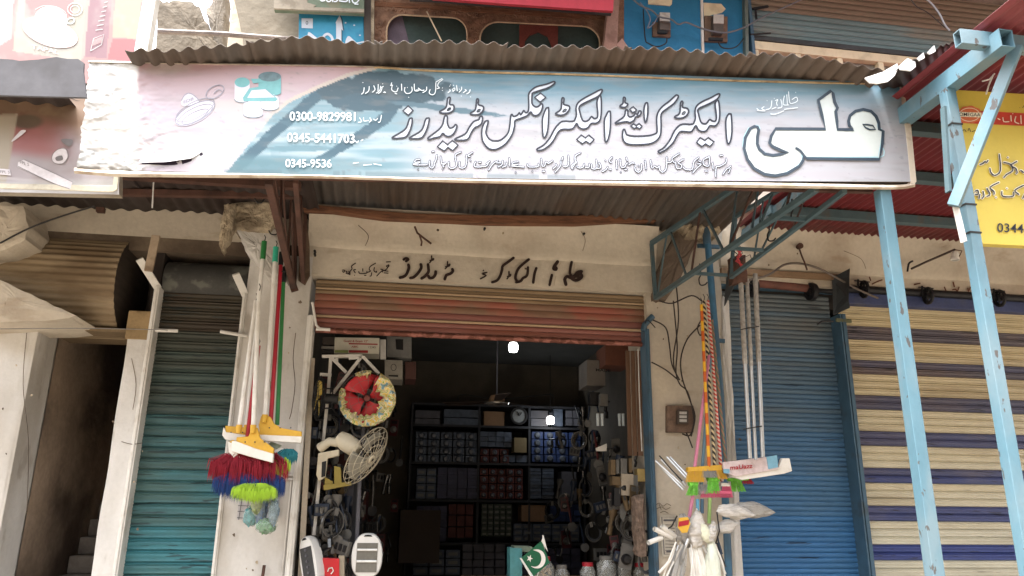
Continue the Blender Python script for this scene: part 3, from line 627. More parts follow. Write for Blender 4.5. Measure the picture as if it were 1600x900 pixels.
    # grime specks and the dirty lower rim
    sp = (fbm(x*.11+3, y*.33+1, 2) > .80)*(x > 330); c = mixc(c, (130,132,142), sp*.22)
    m = sst(6, 1, dpoly(x, y, [(352,268),(760,275),(1424,285)]))*.45*(fbm(x*.03, y*0+4) > .35)*(x < 900); c = mixc(c, (100,124,134), m)
    return c
sign_m = VCM('printed_flex', .42, dirt=(120,116,112), da=.22, ds=5, dan=(1,1,4), bump=.0)
painted('printed_face', sign_m, SB, signpos, signcol, 620, 90)
# box frame behind and rims
edgem = M('sign_edge_flex', (196,184,168), .6, var=.06, dirt=(140,120,100), da=.6, ds=9, dan=(1,1,1), dlo=.5, dhi=.62)
def rim(pts, off0, off1, name, mat, smooth=True):
    mb = MB(); pp = crom(pts, False, 6); n = len(pp)
    mb = MB()
    for x, y, h in pp: mb.v += [SP(x, y, off0), SP(x, y+h*.5, off1), SP(x, y+h, off0), SP(x, y+h, -.07)]
    for i in range(n-1):
        for k in range(3): mb.f.append((i*4+k, i*4+k+1, i*4+5+k, i*4+4+k))
    return mb.build(name, mat, SB, smooth=smooth)
rim([(116,262,9),(180,266,10),(250,267,10),(360,268,10),(500,271,8),(700,277,8),(900,281,8),(1150,284,9),(1300,287,8),(1400,289,7),(1430,284,8)], -.004, .010, 'lower_rim', edgem)
rim([(585,103,4),(700,109,5),(900,114,5),(1100,122,5),(1250,126,5),(1408,129,5)], -.002, .012, 'upper_rim', M('tan_batten', (196,164,120), .8, var=.2, vs=20, dirt=(130,96,62), da=.6, ds=14))
rim([(138,95,3),(200,96,3),(300,98,3),(480,101,3),(590,103,3)], -.002, .01, 'upper_rim', edgem)
mb = MB(); mb.prism([SP(x, y, -.012) for x, y in ((141,99),(1407,133),(1424,284),(124,264))], SN*-.055); mb.build('sign_box', M('sign_box_back', (120,106,92), .9), SB)
mb = MB(); mb.prism([SP(x, y, .006) for x, y in ((1405,128),(1411,132),(1424,200),(1432,284),(1424,290),(1416,210))], SN*-.03); mb.build('side_rim', edgem, SB)
mb = MB(); mb.prism([SP(x, y, -.02) for x, y in ((1400,128),(1420,128),(1422,170),(1427,196),(1419,200),(1412,172))], SN*-.05); mb.build('side_angle', rust, SB)
# torn strip with the dark hole behind it
mb = MB(); fill(mb, SP, [(221,253),(260,253),(300,248),(312,240),(313,236),(318,241),(305,250),(281,258),(258,258),(222,256)], .003, smooth=False); o = mb.build('tear', M('dark_tear', (40,26,52), .8, var=.3, vs=30), SB); o['label'] = 'dark torn slit in the lower left of the sign'
mb = MB()
def flap(u, v):
    x = 218+100*u; b = np.interp(x, [218,260,300,313,318], [254,253,247,239,236]); t = b-3-12*math.sin(min(1, u*1.2)*PI)**.7*(1-.3*u)
    return SP(x, b+(t-b)*v, .003+.018*math.sin((1-v)*PI/2)*math.sin(u*PI)+.003*mnoise.noise(Vector((x*.2, v*4, 0))))
mb.grid(flap, 30, 5); o = mb.build('torn_flap', M('white_flex_flap', (228,228,230), .5, var=.03), SB, smooth=True); o['label'] = 'curled white flap of torn vinyl'

# ---- lettering
ink = M('navy_ink', (20,26,44), .5, var=.1, vs=20); inkw = M('white_ink', (180,188,202), .5, var=.03); inkp = M('pale_ink', (214,226,234), .5, var=.04)
inkg = M('grey_ink', (50,52,66), .5, var=.1, vs=20); slate = M('slate_ink', (44,60,76), .5, var=.1, vs=12); aqua = M('aqua_ink', (150,198,214), .5, var=.05)
A_ = lambda p: (600+p[0]/7.5, 120+p[1]/7.5); B_ = lambda p: (780+p[0]/7.5, 120+p[1]/7.5); C_ = lambda p: (960+p[0]/7.5, 120+p[1]/7.5); D_ = lambda p: (1150+p[0]/5.357, 120+p[1]/5.357)
G = []   # (transform, contour, holes, smooth)
def gl(T, s, holes=(), smooth=True):
    pts = [tuple(map(float, q.split(','))) for q in s.split()]
    G.append(([T(p) for p in pts], [[T(tuple(map(float, q.split(',')))) for q in h.split()] for h in holes], smooth))
gl(A_, '315,485 330,492 325,560 290,660 240,710 110,722 105,705 215,640 265,590 295,500')
gl(A_, '283,340 340,393 285,450 222,398', smooth=False)
gl(A_, '510,485 532,492 510,590 475,670 430,718 310,725 305,710 410,650 455,600 480,520 495,490')
gl(A_, '730,455 742,470 742,540 765,595 800,595 825,575 835,560 853,570 850,600 820,660 770,697 720,690 690,660 655,700 590,715 525,735 515,718 540,695 640,620 685,560 705,480 715,458')
gl(A_, '765,240 775,250 768,320 810,330 822,365 800,405 750,425 665,422 655,405 715,370 735,330 745,255', ('738,396 758,366 782,362 776,384',))
gl(A_, '688,750 745,795 800,745 868,800 805,865 750,825 705,870 625,820', smooth=False)
gl(A_, '1140,462 1155,475 1145,540 1110,575 1060,600 1020,660 975,735 850,742 835,725 950,670 1000,590 1050,525 1110,500 1122,470')
gl(A_, '1095,258 1108,270 1105,325 1160,345 1165,385 1135,425 1090,445 1020,440 1020,420 1070,385 1085,275', ('1088,412 1102,384 1128,380 1120,404',))
gl(B_, '-145,515 -128,525 -155,640 -135,705 -90,745 -10,750 50,718 105,655 125,560 135,460 150,440 170,465 215,448 235,420 250,445 268,425 288,395 310,420 340,402 347,330 345,210 375,160 440,115 560,85 640,55 650,75 580,125 460,165 395,188 385,220 385,310 420,350 460,345 490,315 508,325 505,370 475,430 430,455 390,440 370,410 335,450 300,468 240,490 185,515 180,580 150,680 80,780 0,835 -60,852 -130,835 -190,760 -205,680 -200,600 -170,530')
gl(B_, '485,190 545,240 480,295 415,240', smooth=False)
gl(B_, '565,365 580,375 572,600 545,695 515,700 505,520 520,440 550,370')
gl(B_, '745,245 760,260 755,320 815,340 825,375 790,425 735,450 670,440 665,425 720,385 730,320 735,260', ('742,412 760,382 788,378 778,402',))
gl(B_, '455,865 445,845 520,800 590,720 650,610 700,550 750,520 860,522 890,495 905,440 900,370 920,310 980,260 1090,200 1190,150 1207,165 1165,226 1050,282 942,345 950,430 975,505 1010,522 1050,505 1082,465 1110,488 1148,478 1155,420 1145,300 1168,229 1190,228 1198,330 1188,490 1140,542 1080,545 1040,595 980,612 930,585 908,545 870,600 820,615 740,615 690,650 640,740 590,800 520,850')
gl(B_, '962,682 1010,715 1050,682 1112,735 1065,785 1015,755 975,785 908,735', smooth=False)
gl(B_, '1290,405 1303,420 1300,620 1270,745 1240,745 1232,520 1250,460 1275,410')
gl(C_, '115,240 128,252 125,300 158,320 130,355 70,352 70,335 100,310 105,250')
gl(C_, '145,385 158,400 160,450 185,470 225,455 245,425 270,440 290,400 315,410 300,450 250,470 230,510 180,535 150,525 100,530 20,550 15,535 90,485 120,450 130,395')
gl(C_, '220,350 262,390 215,420 178,380', smooth=False); gl(C_, '225,550 255,570 290,548 325,578 295,610 260,590 232,605 190,575', smooth=False)
gl(C_, '375,305 390,315 392,420 375,520 355,518 345,400 360,320')
gl(C_, '735,215 750,235 700,310 600,385 548,440 548,560 540,680 490,750 410,785 280,795 170,790 115,760 95,700 100,630 118,615 132,650 150,680 230,695 390,690 470,670 500,640 495,500 510,420 560,350 650,280 715,220')
gl(C_, '790,285 802,300 798,355 855,370 870,410 840,460 780,485 715,480 712,462 765,425 775,310', ('792,442 806,412 832,408 824,432',))
gl(C_, '525,890 515,870 580,830 650,740 700,640 750,580 800,555 910,555 935,530 950,480 945,400 965,340 1030,290 1130,245 1215,200 1235,212 1200,265 1100,320 985,375 985,430 1010,520 1040,548 1080,545 1115,500 1150,518 1188,515 1195,450 1180,330 1195,284 1220,282 1235,400 1225,520 1180,575 1120,572 1080,630 1025,640 980,615 955,570 910,635 870,645 780,640 740,680 690,770 620,840 560,880')
gl(C_, '1005,712 1060,745 1100,712 1168,762 1120,815 1068,785 1025,818 962,768', smooth=False)
gl(C_, '1355,435 1370,450 1378,640 1355,765 1320,762 1305,520 1335,440')
mf, mo = MB(), MB()
for i, (c, h, sm_) in enumerate(G):
    fill(mf, SP, c, .0060+i*1e-5, sm_, h)
    if sm_: ribbon(mo, SP, c, 2.7, .0070+i*4e-5, closed=True, n=3)
    else: ribbon(mo, SP, c, 2.7, .0072+i*4e-5, closed=True, smooth=False)
    for hh in h: ribbon(mo, SP, hh, 1.2, .0074+i*4e-5, closed=True, n=3)
tag(mf.build('lettering', inkw, SB, fix=False), 'white fill of the large Urdu trade name'); tag(mo.build('lettering_outline', ink, SB, fix=False), 'thin dark outline round the large Urdu letters')
ali = [D_(p) for p in [(155,415),(180,420),(190,445),(180,500),(178,560),(195,605),(240,645),(310,658),(375,648),(435,634),(370,612),(305,582),(282,555),(295,495),(332,435),(750,437),(720,320),(690,195),(795,118),(812,140),(825,210),(850,262),(835,290),(845,370),(852,440),(985,442),(950,410),(942,370),(955,325),(1000,288),(1065,273),(1130,288),(1172,330),(1195,385),(1200,440),(1232,455),(1225,560),(1200,690),(595,684),(568,662),(562,700),(530,748),(430,808),(330,828),(240,815),(150,765),(95,690),(68,600),(78,510),(118,435)]]
eye = [D_(p) for p in [(1062,398),(1100,400),(1145,408),(1168,440),(1120,442),(1085,425)]]
mf = MB(); fill(mf, SP, ali, .0060, False, [eye]) if False else fill(mf, SP, ali, .0060, False); mo = MB(); ribbon(mo, SP, ali, 4.8, .0085, closed=True, smooth=False)
ribbon(mo, SP, [D_(p) for p in [(505,597),(540,620),(566,655),(580,672)]], 3.8, .0092); ribbon(mo, SP, eye, 2.6, .0090, closed=True, smooth=False)
mg = MB(); ribbon(mg, SP, [(x+1.6, y-1.4) for x, y in ali[:9]], 1.6, .0066); ribbon(mg, SP, [(x-1.8, y-1.8) for x, y in ali[33:]], 1.5, .0067)
ribbon(mg, SP, [D_(p) for p in [(1225,470),(1212,560),(1188,672),(598,668)]], 1.6, .0068, smooth=False)
mf.build('lettering', M('mint_white_ink', (188,198,198), .5, var=.03), SB, fix=False)['label'] = 'bold white Urdu name at the right end'
mo.build('lettering_outline', slate, SB, fix=False)['label'] = 'thick slate outline of the bold name'; mg.build('lettering_shade', aqua, SB, fix=False)
# white proprietor line (x,y in 7.5x zoom of 600,120) and small words
def strokes(T, text, w, off, mb, step=6e-5):
    for i, s in enumerate(text.strip().split(';')):
        pts = [tuple(map(float, q.split(','))) for q in s.split()]
        if not pts: continue
        if len(pts) == 1: x, y = T(pts[0]); fill(mb, SP if PLN is None else PLN, [(x-w*.6, y), (x, y-w*.6), (x+w*.6, y), (x, y+w*.6)], off+i*step, False); continue
        ribbon(mb, SP if PLN is None else PLN, [T(p) for p in pts], w, off+i*step, n=3)
PLN = None
prop = MB()
strokes(A_, '5,175 20,185 -5,182; -40,110 -50,160 -90,190; 90,70 85,95 105,98 75,100; 95,110 90,150 120,175 150,170 165,130; 150,110; 130,195 150,200; 205,85 208,160; 245,125 240,165 265,195 305,190 330,160 325,120; 275,125; 290,240; 355,85 360,160 400,165; 375,155 410,155 420,150 400,130 440,160 470,155; 500,120 495,160 455,185; 540,150 530,190 560,210 590,200 605,160 608,70; 620,140 650,130 630,110 640,70 690,30; 610,60 680,20; 685,130; 685,160; 750,185 775,165 770,150; 770,110; 780,95; 800,150 825,130 830,155 800,165 815,170; 815,100; 850,100 858,165; 910,120 908,150 880,180; 885,145; 905,225; 950,150 965,160 950,170 930,185; 1010,150 1000,180 970,200; 1015,235', 1.3, .008, prop)
strokes(lambda p: (565+p[0]/5, 125+p[1]/5), '20,60 15,95 0,110; 10,20; 60,50 55,85 30,105; 95,45 105,75 85,95; 130,35 128,85; 160,60 150,90 130,105; 170,50 150,60; 165,30', 1.3, .009, prop)
text_on(prop, SP, '0300-9829981', 452.5, 188, 555.5, 14, .0085, 1, .018)
text_on(prop, SP, '0345-5441703', 448.5, 221, 554, 14, .0085, 2.5, .018)
text_on(prop, SP, '0345-9536', 446, 261, 518, 13, .0085, .5, .012)
strokes(lambda p: (440+p[0]/5, 100+p[1]/5), '610,420 625,450 600,455; 640,420 645,445 680,440; 690,420 700,440 685,455; 720,430 735,440 750,425; 780,400 770,450 755,455; 575,600 590,615 600,600; 620,600 635,590; 560,775 600,770; 640,790 700,785; 720,780 780,790', 1.1, .0088, prop)
strokes(D_, '500,130; 440,125 450,215 480,220 515,200 505,170 470,190; 425,150 430,230; 405,160 395,230 440,235; 375,190 385,250 350,262; 330,200 350,190 340,215 345,240; 320,180; 300,200 290,260 250,275; 335,255 300,270; 260,200; 235,250 215,265 245,285 180,280; 290,310 330,312 400,285; 405,272 515,258; 175,265 185,275', 1.1, .0082, prop)
tag(prop.build('lettering', inkp, SB, fix=False), 'white phone numbers and proprietor line on the sign')
# fine outlined strap line along the bottom
E1 = lambda p: (640+p[0]/6.154, 230+p[1]/6.154); E2 = lambda p: (890+p[0]/6.154, 230+p[1]/6.154)
s1 = '100,118 60,122 50,145 100,140 80,155 35,160 60,170 170,168; 80,210; 235,40 215,45; 262,75 255,120 240,150 235,180 215,200 192,180 195,130; 300,90 308,160 325,155 350,150 320,175 330,190; 318,210; 495,45 440,75 445,130 450,180 410,205 378,190 378,140; 605,50 560,80 580,90; 545,75 550,110 540,180 510,200 478,190 480,140; 585,130; 635,140 620,180 660,190 740,180 755,150; 665,145 685,145; 770,135 740,160; 850,130 800,160 760,220; 835,150 880,150; 895,130 890,165 850,190; 930,150 925,180 890,192; 958,105 962,180; 1045,140 1000,145 990,165 1040,165 980,180 1100,190; 1020,240; 1130,165 1150,190 1235,185 1240,160; 1180,232; 1265,110 1275,180 1300,175 1310,140 1335,155 1375,130; 1280,232 1300,232; 1405,160 1410,180 1380,205; 1455,130 1450,180 1400,240; 1465,120 1475,95; 1525,80 1530,160 1500,190 1480,180; 1590,80 1590,160 1560,200'
s2 = '105,55 60,80 50,120 70,150 40,160 15,190 30,210; 70,190 100,200 130,190 140,160; 150,195 185,195 190,160; 255,120 262,200 215,205 210,165; 285,150 300,195 265,205; 345,130; 410,95 380,130 400,150; 365,190 350,215 315,235; 385,215 400,215; 450,125 455,210; 485,115 495,190 530,190 545,160 560,150; 545,100 555,130; 492,240; 530,215 550,215; 570,170 600,150 620,155; 630,175 630,215 660,240 690,215 690,165; 662,180; 725,130 735,210; 780,125 790,200 820,180 840,200 860,180; 935,95 930,200 895,240 865,215 862,180; 935,150 970,145 990,130 1010,150 985,110 1055,60; 1020,140 1030,200 1070,200 1075,170 1045,150 1095,115; 1090,190 1120,215 1180,210 1195,140 1240,100; 1230,160 1265,165 1225,200 1185,245; 1240,130 1260,140; 1345,90 1290,120 1285,160 1310,180 1340,175 1345,100; 1305,230 1325,230; 1375,150 1380,210; 1505,110 1500,150 1440,185 1410,190 1405,285; 1445,80 1470,80; 1550,180 1530,200 1510,210 1475,260; 1545,205 1530,245'
mo, mf = MB(), MB()
for T, s in ((E1, s1), (E2, s2)): strokes(T, s, 3.3, .0052, mo); strokes(T, s, 1.25, .0088, mf)
mo.build('lettering_outline', inkg, SB, fix=False)['label'] = 'fine grey outlined strap line in Urdu'; mf.build('lettering', inkw, SB, fix=False)
# printed pictures: downlight and cable drums
pic = MB(); F4 = lambda p: (120+p[0]/4.412, 80+p[1]/4.412)
def ell(cx, cy, rx, ry, rot, n=18, a0=0, a1=360): 
    r = math.radians(rot); return [(cx+rx*math.cos(t)*math.cos(r)-ry*math.sin(t)*math.sin(r), cy+rx*math.cos(t)*math.sin(r)+ry*math.sin(t)*math.cos(r)) for t in [math.radians(a0+(a1-a0)*k/n) for k in range(n+(a1-a0 < 360))]]
gi = MB(); wi = MB(); ti = MB(); di = MB()
fill(wi, SP, [F4(p) for p in ell(815,430,150,62,-27)], .0050); fill(wi, SP, [F4(p) for p in ((720,340),(770,292),(820,320),(845,350),(740,380))], .0051)
for k, (rx, ry, dy) in enumerate(((145,55,-20),(148,58,0),(132,46,12),(100,30,25))): ribbon(gi, SP, [F4(p) for p in ell(815,425+dy,rx,ry,-27)], 1.0+.2*(k == 1), .0056+k*8e-5, closed=True)
ribbon(gi, SP, [F4(p) for p in ((722,340),(745,300),(780,290),(820,315),(848,350))], 1.1, .0060); ribbon(gi, SP, [F4(p) for p in ell(952,280,68,38,-30)], 1.1, .0061, closed=True)
ribbon(gi, SP, [F4(p) for p in ((945,290),(975,265),(1000,275))], 1.1, .0062)
text_on(gi, SP, 'EDB', *F4((735,362)), F4((805,330))[0], 5, .0063, -6)
for k, (cx, cy, rx, h, top) in enumerate(((1330,175,78,115,di),(1140,215,52,120,ti),(1330,330,62,60,wi),(1215,370,66,70,wi))):
    rg = [F4(p) for p in ((cx-rx, cy), (cx-rx, cy+h), (cx-rx*.5, cy+h+16), (cx+rx*.5, cy+h+16), (cx+rx, cy+h), (cx+rx, cy))]
    fill(wi if k != 0 else ti, SP, rg, .0050+k*1e-4, False); fill(top, SP, [F4(p) for p in ell(cx, cy, rx, 34, 0)], .0052+k*1e-4); ribbon(di, SP, [F4(p) for p in ell(cx, cy+h-4, rx, 22, 0, 10, 0, 180)], .9, .0056+k*1e-4)
fill(ti, SP, [F4(p) for p in ((1190,255),(1290,240),(1385,330),(1370,345),(1150,345),(1145,320))], .0060, False); fill(wi, SP, [F4(p) for p in ((1205,270),(1300,262),(1365,318),(1175,322))], .0062, False)
fill(ti, SP, [F4(p) for p in ((1200,190),(1265,190),(1285,215),(1215,222))], .0064, False)
wi.build('printed_picture', M('pale_print', (186,184,200), .5, var=.04), SB, fix=False); gi.build('printed_picture', M('grey_print', (132,134,150), .5), SB, fix=False)
ti.build('printed_picture', M('turquoise_print', (92,158,164), .5, var=.08, vs=30), SB, fix=False); di.build('printed_picture', M('dark_teal_print', (84,112,122), .5, var=.2, vs=40), SB, fix=False)
# ============================================================ left neighbour sign
LP = YP(-1.45)
LS = thing('signboard', LP(90, 300), 'faded pinkish signboard with tube lights print, half behind the long white sign', 'signboard')
def lpos(u, v):
    x = -60+u*246; y = (149+v*150)*(1-u)+(152+v*152)*u; return LP(x, y, .004*mnoise.noise(Vector((x*.03, y*.03, 2)))), x, y
def lcol(x, y):
    n = x.size; c = np.tile(np.array((204,196,204.)), (n, 1)); f1 = fbm(x*.02, y*.04)
    c = mixc(c, (150,120,98), sst(225, 190, y+30*(f1-.5))); c = mixc(c, (172,146,118), .7*sst(.5, .62, fbm(x*.025+4, y*.04))*sst(215, 190, y)); c = mixc(c, (116,78,64), .6*sst(.5, .7, fbm(x*.03+9, y*.05+3))*sst(200, 160, y))
    c = mixc(c, (190,110,112), .75*sst(40, 15, np.abs(y-215-(x-60)*.12))*sst(130, 60, x)*(x > 15)); c = mixc(c, (104,96,80), .8*sst(14, 8, np.hypot((x-42)*.45, y-190)*1.0))
    c = mixc(c, (206,196,178), sst(3, 0, x-(26-(y-180)*.17)+0)*(y > 178)*.9); c = mixc(c, (132,108,88), sst(1, -1, x-(24-(y-180)*.17))*sst(184, 176, y)*.5)
    c = mixc(c, (226,226,230), sst(272, 282, y+x*.03-8)); c = mixc(c, (236,232,236), .5*sst(3, 1, dpoly(x, y, [(0,278),(80,284)])))
    return c
painted('printed_face', VCM('faded_print', .5, dirt=(120,104,88), da=.3, ds=4), LS, lpos, lcol, 130, 80, .8)
mb = MB(); mb.prism([LP(x, y, -.012) for x, y in ((-60,149),(184,152),(186,303),(-60,298))], LP.n*-.06); mb.build('sign_box', M('old_sign_box', (150,140,124), .8, dirt=(90,76,60), da=.5, ds=5), LS)
mb = MB(); mb.prism([LP(x, y, .004) for x, y in ((-60,292),(176,300),(183,296),(186,270),(178,270),(176,290),(-60,285))], LP.n*-.02); mb.build('lower_rim', M('aged_cream_rim', (206,200,182), .7, dirt=(112,92,72), da=.6, ds=9), LS, bevel=.002)
gi, wi = MB(), MB(); H = lambda p: (p[0]/5.295, 140+p[1]/5.295)
fill(wi, LP, [H(p) for p in ((150,600),(200,580),(600,765),(580,825),(430,770),(145,640))], .0045, False); fill(wi, LP, [H(p) for p in ((-40,650),(80,660),(90,710),(-40,700))], .0045, False)
ribbon(gi, LP, [H(p) for p in ((150,635),(430,770),(575,820))], .8, .006); ribbon(gi, LP, [H(p) for p in ((200,580),(420,680),(600,765))], .6, .0061)
text_on(gi, LP, 'FPL S', *H((165,612)), H((240,640))[0], 5, .006, 4); text_on(gi, LP, 'FPL S', *H((2,690)), H((80,690))[0], 4.5, .006, 1)
fill(wi, LP, [H(p) for p in ((490,490),(540,490),(560,560),(520,610),(460,610),(430,580),(440,530))], .0047); ribbon(gi, LP, [H(p) for p in ((490,490),(555,500),(560,560),(520,610),(460,610),(430,580),(440,530))], .7, .0055, closed=True)
fill(gi, LP, [H(p) for p in ((510,410),(590,410),(600,440),(570,470),(520,440))], .005); fill(wi, LP, [H(p) for p in ((180,335),(215,345),(120,420),(95,425),(150,360))], .005)
fill(gi, LP, [H(p) for p in ((460,560),(510,545),(520,580),(470,590))], .0058)
wi.build('printed_picture', M('pale_print_left', (214,210,218), .5), LS, fix=False); gi.build('printed_picture', M('grey_print_left', (120,116,120), .5), LS, fix=False)

# ============================================================ tea poster, upper left
TP = YP(-.3)
TS = thing('billboard', TP(110, 110), 'sun bleached pink and white billboard of a tea cup in the upper left', 'billboard')
def tpos(u, v):
    x = -50+u*(285)-8*v; y = -60+v*190; return TP(x, y, .0), x, y
def tcol(x, y):
    n = x.size; c = np.tile(np.array((232,176,174.)), (n, 1))
    def poly(pts): 
        m = np.ones(n, bool); k = len(pts)
        for i in range(k):
            (ax, ay), (bx, by) = pts[i], pts[(i+1) % k]; m &= ((bx-ax)*(y-ay)-(by-ay)*(x-ax)) > 0
        return m.astype(float)
    c = mixc(c, (222,226,226), poly([(-60,-70),(26,-70),(18,60),(-60,110)])); c = mixc(c, (232,224,206), poly([(36,-70),(140,-70),(126,95),(20,80)]))
    c = mixc(c, (230,170,170), poly([(42,-70),(122,-70),(112,28),(38,28)])*sst(34, 20, y)); c = mixc(c, (196,148,160), poly([(146,-70),(182,-70),(166,92),(132,88)]))
    c = mixc(c, (234,214,190), poly([(184,-70),(226,-70),(217,61),(176,58)])); c = mixc(c, (222,134,140), poly([(176,60),(217,62),(213,98),(168,92)]))
    c = mixc(c, (222,210,200), poly([(140,-70),(146,-70),(132,88),(126,95)])); c = mixc(c, (234,232,224), .5*sst(.5, .7, fbm(x*.03, y*.03)))
    return c
painted('printed_face', VCM('bleached_print', .5), TS, tpos, tcol, 150, 100, .62)
gi, wi = MB(), MB(); K = lambda p: (p[0]/6.154, p[1]/6.154)
fill(wi, TP, [K(p) for p in ell(480,310,275,130,18)], .003); ribbon(gi, TP, [K(p) for p in ell(480,310,275,130,18)], .9, .004, closed=True); fill(wi, TP, [K(p) for p in ell(490,190,160,130,12)], .0032)
ribbon(gi, TP, [K(p) for p in ((340,90),(420,55),(540,65),(630,120),(640,200))], .9, .0045); ribbon(wi, TP, [K(p) for p in ell(680,200,36,26,-20)], 2.4, .0047, closed=True)
ribbon(wi, TP, [K(p) for p in ell(720,88,70,60,0)], 1.6, .0048, closed=True); ribbon(wi, TP, [K(p) for p in ell(720,88,42,36,0)], 1.2, .0049, closed=True); ribbon(wi, TP, [K(p) for p in ((870,490),(900,370),(1000,330),(975,430),(870,490))], 1.0, .005, smooth=False)
text_on(gi, TP, 'TAPAL', 49, 76, 92, 7, .005, 9, .01)
for k in range(9): ribbon(gi, TP, [K((885+k*11, 440-k*4)), K((893+k*11, 385-k*4))], .7, .0052)
for k in range(7): ribbon(wi, TP, [K((920+k*14, 290-k*44)), K((985+k*8, 280-k*44))], 1.2, .0053)
wi.build('printed_picture', M('bleached_white', (160,166,164), .5), TS, fix=False); gi.build('printed_picture', M('bleached_grey', (190,160,158), .5), TS, fix=False)
mb = MB(); X0, X1, Z0, Z1 = R4(227, -60, 247, 100, -.3); mb.box(X0-.02, X1-.02, -.33, -.24, Z0-.4, Z1+.3); mb.build('frame_post', white_p, TS, bevel=.004)
mb = MB(); mb.prism([TP(x, y, -.01) for x, y in ((-60,-70),(236,-70),(226,130),(-60,130))], (0, .05, 0)); mb.build('board', M('board_back', (150,146,140), .8), TS)

# ============================================================ upper storey
YU = .4; UP = YP(YU)
def up_poly(name, pts, mat, Y=YU, depth=.2, label=None, par=B, bevel=0):
    mb = MB(); mb.prism([P(x, y, Y) for x, y in pts], (0, depth, 0)); o = mb.build(name, mat, par, bevel=bevel)
    if label: o['label'] = label
    return o
RW = thing('broken_wall', P(300, 100, .9), 'ruined mud plastered wall with a ragged edge against the white sky', 'wall')
rp = dens([(244,130),(352,130),(346,95),(343,72),(331,60),(326,40),(319,30),(312,12),(300,3),(272,1),(256,4),(244,0)], 5, 1.8, 8)
mb = MB(); rough_block(mb, rp, .9, .25, .010, 3); mb.build('wall_stub', M('mud_plaster', (104,95,83), .95, var=.2, vs=7, dirt=(84,76,66), da=.6, ds=5, bump=.012, bs=24), RW)
rp = dens([(330,130),(352,130),(350,96),(348,60),(352,20),(352,-40),(338,-40),(336,-10),(330,8),(322,14),(326,30),(332,60)], 4, 1.5, 9)
mb = MB(); rough_block(mb, rp, 1.1, .25, .012, 5); mb.build('wall_stub', concrete, RW)
BW = thing('plastered_wall', P(420, 90, .4), 'beige plastered upstairs wall left of the blue arrow sign', 'wall')
mb = MB(); mb.prism([P(x, y, .4) for x, y in ((383,130),(382,90),(379,60),(373,30),(366,0),(362,-60),(585,-60),(585,130))], (0, .3, 0)); mb.build('wall_face', M('upper_beige_plaster', (122,113,98), .9, var=.08, dirt=(104,92,76), da=.4, ds=3, bump=.01, bs=10), BW)
mb = MB(); mb.tube([P(246,49,.25), P(345,53,.28), P(465,62,.34), P(520,66,.34)], .022, 8); tag(mb.build('water_pipe', M('old_grey_pipe', (116,104,98), .6, var=.3, vs=8, dirt=(60,60,92), da=.4, ds=3), None, smooth=True), 'long grey pipe running across the ruined wall above the canopy', 'pipe')
# grey signboard at top
GS = thing('signboard', P(500, 12, .2), 'dull green grey signboard with white lettering at the very top', 'signboard')
GP = YP(.2); mb = MB(); mb.prism([GP(x, y) for x, y in ((428,13),(569,19),(569,-60),(428,-60))], (0, .06, 0)); mb.build('board', M('dull_green_board', (96,112,92), .7, dirt=(120,112,92), da=.6, ds=5), GS)
mb = MB(); mb.prism([GP(x, y, .006) for x, y in ((428,9),(569,14),(569,19),(428,13))], (0, .02, 0)); mb.prism([GP(x, y, .005) for x, y in ((428,13),(428,-60),(480,-60),(480,4),(494,8),(490,11))], (0, .01, 0)); mb.build('frame', M('grey_board_frame', (142,132,116), .8, dirt=(90,80,66), da=.6, ds=9), GS)
mb = MB(); PLN = GP; strokes(lambda p: (420+p[0]/8, p[1]/8), '640,-10 660,10 700,5; 720,-20 730,15 760,20 780,0; 800,-30 800,20; 860,-20 850,15 820,20; 880,10 960,20 985,0 950,-10; 1000,-20 1010,30; 1040,0 1060,35 1100,30 1125,0; 1075,50 1115,52', 1.8, .012, mb); PLN = None
mb.build('lettering', inkp, GS, fix=False)
# blue arrow sign
AS = thing('signboard', P(518, 70, .3), 'small bright blue board with a white arrow pointing up', 'signboard')
AP = YP(.3); mb = MB(); mb.prism([AP(x, y) for x, y in ((467,17),(568,20),(570,130),(466,130))], (0, .05, 0)); mb.build('board', M('bright_blue_board', (34,136,176), .55, var=.08, dirt=(22,104,140), da=.5, ds=9), AS, bevel=.002)
mb = MB(); AT = lambda p: (420+p[0]/8, p[1]/8); aa = [AT(p) for p in ((885,192),(905,240),(930,385),(908,365),(908,560),(842,560),(842,290),(832,292),(845,262))]
fill(mb, AP, aa, .006, False); fill(mb, AP, [AT(p) for p in ((410,228),(550,230),(550,355),(410,350))], .005, False); fill(mb, AP, [AT(p) for p in ((500,400),(560,440),(640,520),(470,520),(485,440))], .005)
ribbon(mb, AP, [AT(p) for p in ((670,520),(690,450),(740,425),(790,470),(800,540))], 4, .0052); fill(mb, AP, [AT(p) for p in ((990,450),(1060,500),(1110,560),(960,560))], .0055); ribbon(mb, AP, [AT(p) for p in ((1060,550),(1190,520))], 2, .0058)
for a in ((640,165), (960,285), (1068,315), (1140,440), (965,175)): fill(mb, AP, [(AT(a)[0]+1.6*math.cos(t), AT(a)[1]+1.2*math.sin(t)) for t in np.linspace(0, 5.2, 6)], .0062, False)
mb.build('lettering', inkw, AS, fix=False)
mb = MB(); ribbon(mb, AP, [AT(p) for p in ((892,195),(915,250),(937,380))], .9, .0066); ribbon(mb, AP, [AT(p) for p in ((912,375),(912,520))], .9, .0068); text_on(mb, AP, '0', AT((462,310))[0], AT((0,308))[1], AT((492,0))[0], 6, .0066); mb.build('lettering_shade', ink, AS, fix=False)
